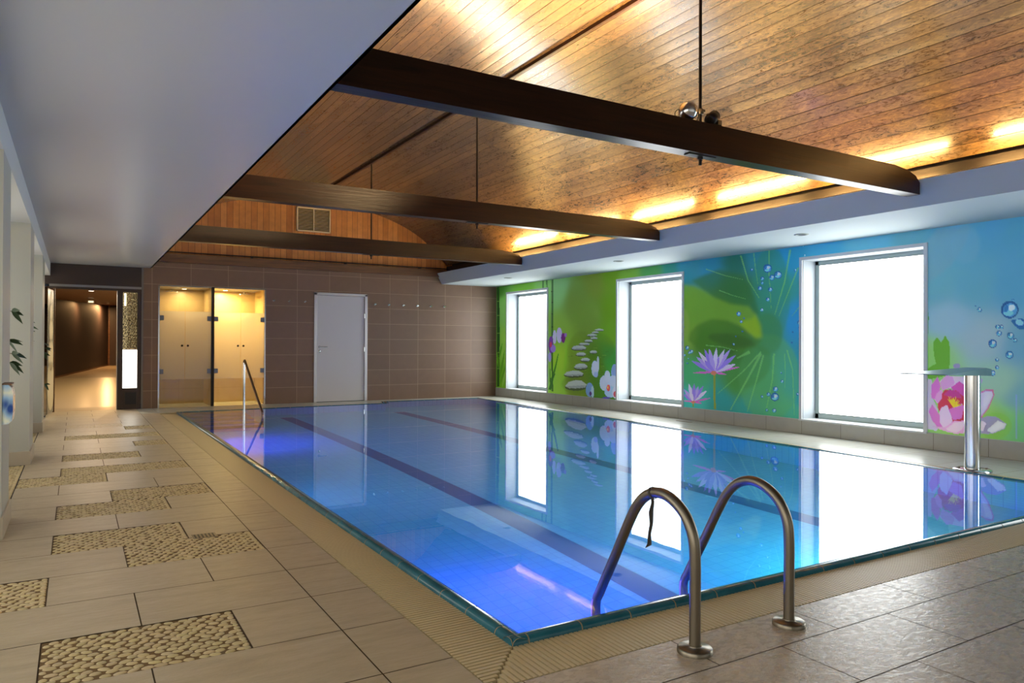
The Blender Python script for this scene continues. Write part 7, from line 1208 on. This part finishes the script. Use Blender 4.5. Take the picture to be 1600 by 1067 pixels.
# ------------------------------------------------------------------ corridor
def poly(name, pts, m, fs=None):
    mb = MB(); mb.add(pts, fs or [tuple(range(len(pts)))]); return tag(mb.build(name, m, fix=False), kind='structure')
poly('floor_corridor', [(-.9, 15.13, .0), (1.0, 15.13, .0), (1.0, 15.9, 0.0), (-.9, 15.9, 0), (3.0, 20, .39), (-.9, 20, .39), (5.0, 27, .545), (-.9, 27, .545)], M['corridor_floor'], [(0, 1, 2, 3), (3, 2, 4, 5), (5, 4, 6, 7)])
poly('ceiling_corridor', [(-.9, 15.3, 2.21), (1.04, 15.3, 2.21), (2.6, 20, 2.23), (-.9, 20, 2.23), (5.0, 27, 2.42), (-.9, 27, 2.42)], M['corridor_ceiling'], [(3, 2, 1, 0), (5, 4, 2, 3)])
poly('wall_corridor_left', [(-.43, 15.2, 0), (-.42, 20, .39), (-.42, 20, 2.25), (-.43, 15.2, 2.25)], M['corridor_wall'])
poly('wall_corridor_left', [(-.42, 20, .39), (.88, 26, .53), (.88, 26, 2.45), (-.42, 20, 2.3)], M['corridor_wall'])
poly('wall_corridor_far', [(.88, 26, .5), (3.5, 26, .5), (3.5, 26, 2.5), (.88, 26, 2.5)], M['brown_panel'])
poly('wall_corridor_right', [(1.0, 15.9, 0), (3.0, 26, .5), (3.0, 26, 2.5), (1.0, 15.9, 2.4)], M['corridor_wall'])
wallbox('trim_8', (.86, 25.97, .5), (.92, 26, 2.45), M['plate'])
# base trim along the slanting corridor wall
mb = MB(); mb.add([(-.41, 20, .39), (.89, 26, .53), (.89, 26, .57), (-.41, 20, .43)], [(0, 1, 2, 3)]); tag(mb.build('baseboard_corridor', M['plate'], fix=False), kind='structure')
r = empty('ceiling_fixture', (.28, 19.4, 2.2)); mb = MB(); mb.box((-.05, -.05, -.07), (.09, .05, 0)); mb.build('casing', mat('white_plastic', L(230, 225, 210), .4), r, bevel=.01); mb = MB(); mb.box((-.03, -.055, -.06), (.07, -.048, -.02)); mb.build('diffuser', emis('small_warm_diffuser', (1, .8, .5), 1.5), r)
tag(r, 'small white box fixture on the corridor ceiling', 'light fixture')
ceiling_lamp(.25, 15.9, 2.2, 45, (1, .8, .58), 'warm downlight just inside the corridor opening', 6)
ceiling_lamp(1.1, 17.8, 2.21, 60, (1, .72, .34), 'warm downlight farther along the corridor', 6)
for q, e in ((.35, 14), (.80, 50)):
    px_, py_ = -.42+1.3*q, 20+6*q; l = ceiling_lamp(px_+.2, py_-.12, 2.25+.15*q, e, (1, .55, .22), 'warm wall washer above the corridor wall, the '+('nearer and dimmer' if q < .5 else 'farther and brighter')+' one', 4, .06)
    l['group'] = 'wall washers in the corridor'
# light column beside the opening
r = empty('light_column', (.655, YW, 0)); W_ = .385
mb = MB()
for p, q in (((0, 0, 0), (.088, .16, 2.165)), ((.325, 0, 0), (W_, .16, 2.165)), ((.088, 0, 0), (.325, .16, .385)), ((.088, 0, 2.145), (.325, .16, 2.165)), ((.088, .14, .385), (.325, .16, 2.145))): mb.box(p, q)
mb.build('housing', M['brown_panel'], r, bevel=.003)
mb = MB(); mb.box((-.006, -.004, 0), (0, .16, 2.165)); mb.build('edge_strip', mat('pale_strip', L(190, 185, 175), .4), r)
mb = MB(); mb.box((.09, .03, .388), (.323, .05, 1.09)); mb.build('light_panel', emis('white_light_panel', (1, .93, .82), 4.5), r)
m = emis('back_lit_reed', (1, .72, .3), .9); t = NT(m); v = t.coords(scale=(60, 1, 34)); n = t.noise(v, 1.2, 2, .5)
t.l(t.ramp(n, [(.42, (.01, .005, 0, 1)), (.6, (1, .75, .35, 1))]), t.b.inputs['Emission Color']); t.b.inputs['Emission Strength'].default_value = .55
mb = MB(); mb.box((.09, .06, 1.095), (.323, .075, 2.143)); mb.build('reed_screen', m, r)
mb = MB(); rr_ = random.Random(4)
for k in range(46):
    z = 1.1+k*.0226; a = .15+.03*rr_.random(); mb.tube([(a, .045, z), (.322, .045, z+rr_.uniform(-.004, .004))], .0055, 6)
for k in range(60):
    x = .17+.145*rr_.random(); z = 1.1+rr_.random()*1.0; mb.tube([(x, .036, z), (x+.004, .036, z+.05)], .004, 5)
mb.build('reed_bundle', mat('reed', L(120, 90, 45), .6), r)
mb = MB(); mb.tube([(.125, .03, 1.9), (.125, .03, 2.12)], .014, 10); mb.build('lamp_tube', emis('warm_column_tube', (1, .82, .5), 8), r)
mb = MB(); mb.box((.13, -.006, .09), (.31, .0, .31)); mb.build('access_panel', M['black'], r)
tag(r, 'tall dark light column with glowing white panel beside the corridor opening', 'light column')
# etched glass panel at left of the opening
r = empty('glass_panel', (-.452, 13.96, 0), -.1)
mb = MB(); mb.box((0, 0, .02), (.01, 1.12, 2.12)); mb.build('glass_sheet', M['clear_glass'], r)
mb = MB(); mb.box((-.001, -.012, .02), (.012, .004, 2.14)); mb.build('glass_edge', M['green_edge'], r)
mf = mat('frosted_cream_film', L(225, 210, 165), .6); mp_ = brick('etched_pattern', (1, 2), .05, .022, L(60, 55, 45), L(150, 140, 115), L(190, 180, 150), mort=.004, off=.5)
mb = MB(); mb.box((.011, .42, .02), (.014, 1.12, 2.12)); mb.build('etched_pattern', mp_, r)
for z, rad in ((.48, .40), (1.0, .27), (1.42, .20), (1.72, .15), (1.97, .11)):
    mb = MB(); pts = [(.78+min(.33, rad*math.cos(a)) if math.cos(a) > 0 else .78+max(-.36, rad*math.cos(a)), z+rad*1.05*math.sin(a)) for a in np.linspace(0, 2*math.pi, 32, endpoint=False)]
    mb.prism(pts, 'x', .0145, .017); mb.build('frosted_circle', mf, r)
mb = MB(); mb.box((.0, 1.12, 0), (.03, 1.15, 2.17)); mb.build('door_post', M['plate'], r)
tag(r, 'tall glass panel with frosted cream circles at left of the corridor opening', 'glass panel')
mb = MB(); mb.box((-.50, 13.3, 0), (-.44, 13.42, 2.12)); tag(mb.build('door_post', M['plate'], bevel=.003), 'slim brown timber post between white pilaster and glass panel', 'post')

# unseen panes added for light: end wall behind the viewpoint and back walls of the bays
def added_window(root_name, a, b, m, axis):
    mb = MB(); mb.box(a, b); f = tag(mb.build(root_name, M['frame']), kind='structure')
    if axis == 'x': p, q = (b[0]-.001, a[1]+.05, a[2]+.05), (b[0]+.004, b[1]-.05, b[2]-.05)
    else: p, q = (a[0]+.05, b[1]-.001, a[2]+.05), (b[0]-.05, b[1]+.004, b[2]-.05)
    mb = MB(); mb.box(p, q); mb.build('pane', m, f)
for i, (y0, y1) in enumerate([(-2.4, -.3), (0, 2.3), (2.6, 5.1), (6.3, 8.4), (9.6, 11.5), (12.8, 14.8)]):
    added_window('window_%d' % (5+i), (-1.15, y0, .3), (-1.12, y1, 2.3), M['added_bay_glow'], 'x')  # windows added behind the pilasters to brighten the left side
added_window('window_11', (1.6, YB, .1), (7.6, YB+.03, 2.4), M['added_end_glow'], 'y')  # added window behind the viewpoint, gives extra soft light

# ------------------------------------------------------------------ plants in the bays
def bamboo(loc, seed, tips, label):
    q = random.Random(seed); r = empty('potted_bamboo', loc)
    mb = MB(); mb.lathe([(.1, 0.004), (.13, .02), (.16, .26), (.165, .28), (.145, .28), (.14, .24), (.02, .235)], seg=24); mb.build('pot', M['black'], r)
    sm = MB(); lf = MB()
    for k in range(4):
        a = q.uniform(0, 6.3); x, y = .07*math.cos(a), .07*math.sin(a); h = q.uniform(1.3, 1.6)
        sm.tube(smooth_path([(x, y, .23), (x*1.4, y*1.4, .8), (x*2.2, y*2.2, h)], 5), .008, 7)
    def leaf(p, d, L_, w_):
        p, d = Vector(p), Vector(d).normalized(); s_ = d.cross(Vector((0, 0, 1))).normalized(); u_ = s_.cross(d); an = q.uniform(.6, 1.5); s_, u_ = s_*math.cos(an)+u_*math.sin(an), u_*math.cos(an)-s_*math.sin(an)
        pts = []
        for t_, ww in ((0, .1), (.25, .9), (.5, 1), (.75, .6), (1, .02)):
            c_ = p+d*L_*t_-Vector((0, 0, 1))*L_*.35*t_*t_; pts += [c_-s_*w_*ww, c_+u_*w_*.25*ww, c_+s_*w_*ww]
        lf.add(pts, [(3*i+j, 3*i+j+1, 3*i+j+4, 3*i+j+3) for i in range(4) for j in range(2)], 0, True)
    for tip in tips:
        tp = Vector(tip)-Vector(loc); b0 = Vector((0, 0, tp.z-.02)); sm.tube([b0, (b0+tp)/2+Vector((0, 0, .05)), tp], .003, 6)
        for _ in range(3): leaf(tp, (q.uniform(.3, 1), q.uniform(-.8, .5), q.uniform(-.7, .3)), q.uniform(.08, .11), .017)
    for k in range(46):
        a = q.uniform(0, 6.3); z = q.uniform(.6, 1.65); rr = q.uniform(.04, .14); leaf((rr*math.cos(a), rr*math.sin(a), z), (math.cos(a), math.sin(a), q.uniform(-.2, .5)), q.uniform(.1, .15), .02)
    sm.build('stem', M['stem'], r); lf.build('foliage', M['leaf'], r)['kind'] = 'stuff'
    return tag(r, label, 'plant')
bamboo((-.8, 7.0, 0), 3, [(-.43, 6.9, 1.45), (-.45, 6.85, 1.22), (-.42, 6.8, 1.12), (-.44, 6.9, 1.05)], 'potted bamboo half hidden behind the nearest white pilaster')
bamboo((-.8, 13.0, 0), 5, [(-.38, 12.75, 1.13), (-.40, 12.7, 1.05), (-.39, 12.8, .6), (-.40, 12.75, 1.2)], 'potted bamboo beside the brown post, leaves in front of the glass panel')
bamboo((-.66, 11.3, 0), 8, [], 'potted bamboo in the bay before the farthest white pilaster, only its black pot showing')
# rounded wall box on the first pilaster
r = empty('wall_box', (-.385, 5.46, .7))
pr = [(0, .0), (.03, .0), (.05, .02), (.056, .07), (.056, .17), (.048, .225), (.03, .245), (0, .245)]
m = mat('blue_white_gloss', L(150, 175, 205), .12); t = NT(m); ck = t.n('ShaderNodeTexVoronoi'); t.l(t.coords(scale=(14, 14, 9)), ck.inputs['Vector']); ck.inputs['Scale'].default_value = 1.0
t.l(t.ramp(ck.outputs['Distance'], [(.2, L(40, 75, 150)), (.45, L(150, 185, 215)), (.7, L(225, 230, 210))]), t.b.inputs['Base Color'])
mb = MB(); mb.prism(pr, 'y', 0, .2); mb.build('shell', m, r, bevel=.012); mb = MB(); mb.box((-.0, .0, .243), (.05, .2, .252)); mb.build('lid', M['plate'], r)
tag(r, 'rounded glossy blue and white box on the nearest white pilaster', 'wall box')

# ------------------------------------------------------------------ pool furniture
# ladder at the near end
def rail_path(x):
    return smooth_path([(x, 2.10, .0), (x, 2.10, .2), (x, 2.10, .36), (x, 2.112, .45), (x, 2.155, .525), (x, 2.225, .572), (x, 2.30, .588), (x, 2.375, .568), (x, 2.44, .515), (x, 2.50, .425), (x, 2.60, .245), (x, 2.70, .07), (x, 2.735, -.02), (x, 2.735, -.3), (x, 2.735, -.9)], 6)
r = empty('pool_ladder', (0, 0, 0))
for x in (2.095, 2.65):
    mb = MB(); mb.tube(rail_path(x), .0225, 20); h = mb.build('handrail', M['steel'], r)
    mb = MB(); mb.lathe([(.069, 0), (.069, .016), (.062, .021), (.026, .022), (.026, .028)], (x, 2.10, 0), seg=32); mb.build('flange', M['steel'], h)
for z in (-.25, -.5, -.75):
    mb = MB(); mb.box((2.1, 2.70, z-.01), (2.65, 2.77, z+.01)); mb.build('tread', M['steel'], r)
tag(r, 'two-rail bent steel pool ladder at the near end of the pool', 'pool ladder')
mb = MB()
p = [(2.095, 2.352, .572), (2.10, 2.35, .54), (2.094, 2.354, .50), (2.10, 2.358, .45), (2.092, 2.362, .40), (2.096, 2.366, .365), (2.092, 2.368, .35)]
V = [];
for i, (x, y, z) in enumerate(p):
    wd = (.009, .012, .019, .014, .012, .017, .026)[i]; V += [(x-wd, y-wd*.4, z), (x+wd, y+wd*.4, z), (x+wd, y+wd*.4+.003, z), (x-wd, y-wd*.4+.003, z)]
mb.add(V, [(4*i+a, 4*i+(a+1) % 4, 4*i+4+(a+1) % 4, 4*i+4+a) for i in range(len(p)-1) for a in range(4)], 0, True)
mb.lathe([(.0245, -.006), (.0265, -.004), (.0265, .004), (.0245, .006)], (2.095, 2.345, .58), (0, .93, -.36), 20, close=False)
tag(mb.build('webbing_strap', M['strap']), 'narrow grey strap hanging from the left ladder rail', 'strap')
# far handrail by the steps
r = empty('stair_handrail', (2.61, 13.77, 0))
mb = MB(); mb.tube([(0, 0, -.1), (0, 0, .88)], .02, 14); mb.build('post', M['steel_bright'], r)
mb = MB(); mb.tube(smooth_path([(0, .0, .87), (0, -.01, .905), (0, -.04, .905), (.003, -.1, .87), (.006, -.75, .49), (.01, -1.40, .12), (.01, -1.46, .06), (.01, -1.47, -.05), (.01, -1.47, -1.1)], 5), .02, 14); mb.build('sloping_rail', mat('bronzed_steel', (.3, .22, .18, 1), .3, 1), r)
tag(r, 'slanting handrail with upright post at the far pool steps', 'handrail')
# water cannon
r = empty('water_cannon', (7.465, 3.8, .002))
mb = MB(); mb.lathe([(.165, 0), (.165, .018), (.15, .026), (.075, .028)], seg=40); mb.build('base_plate', M['steel_bright'], r)
for k in range(4):
    a = math.pi/4+k*math.pi/2; mb = MB(); mb.lathe([(.014, .026), (.014, .036), (.006, .038)], (.12*math.cos(a), .12*math.sin(a), 0), seg=6); mb.build('bolt', M['steel'], r)
mb = MB(); mb.lathe([(.068, .02), (.068, .93)], seg=40); mb.build('column', M['steel_bright'], r)
mb = MB()
TOP = [(-.84, -.22, .955), (-.84, .22, .955), (.06, .10, 1.0), (.215, .07, .985), (.215, -.07, .985), (.06, -.10, 1.0)]
BOT = [(-.84, -.22, .947), (-.84, .22, .947), (.06, .10, .925), (.215, .07, .92), (.215, -.07, .92), (.06, -.10, .925)]
mb.add(TOP+BOT, [(0, 1, 2, 5), (5, 2, 3, 4), (7, 6, 11, 8), (8, 11, 10, 9), (0, 6, 7, 1), (1, 7, 8, 2), (2, 8, 9, 3), (3, 9, 10, 4), (4, 10, 11, 5), (5, 11, 6, 0)])
mb.build('spout_blade', mat('satin_steel', (.2, .3, .32, 1), .35, .8), r, bevel=.006)
tag(r, 'stainless steel water cannon with flat spout under the pink lotus', 'water cannon')
# small drain grate in the walkway
r = empty('floor_drain', (.63, 4.86, 0)); mb = MB(); mb.box((0, 0, -.004), (.14, .12, .002)); mb.build('plate', M['steel'], r)
mb = MB()
for k in range(6): mb.box((.012+k*.021, .015, .002), (.022+k*.021, .105, .0035))
mb.build('slots', M['black'], r); tag(r, 'small rectangular drain grate at the edge of a pebble inset', 'drain')
# flush lid on the window side deck
mb = MB(); mb.box((7.72, 12.6, 0.002), (7.86, 13.4, .008)); tag(mb.build('skimmer_lid', mat('teal_plastic', L(70, 150, 170), .3)), 'flat teal strip on the deck below the far window', 'deck lid')
mb = MB(); mb.box((8.3, 8.45, 0), (8.36, 8.75, .004)); tag(mb.build('deck_slot', mat('slot_metal', L(140, 130, 110), .4, .5)), 'small metal slot in the deck below the middle window', 'deck slot')
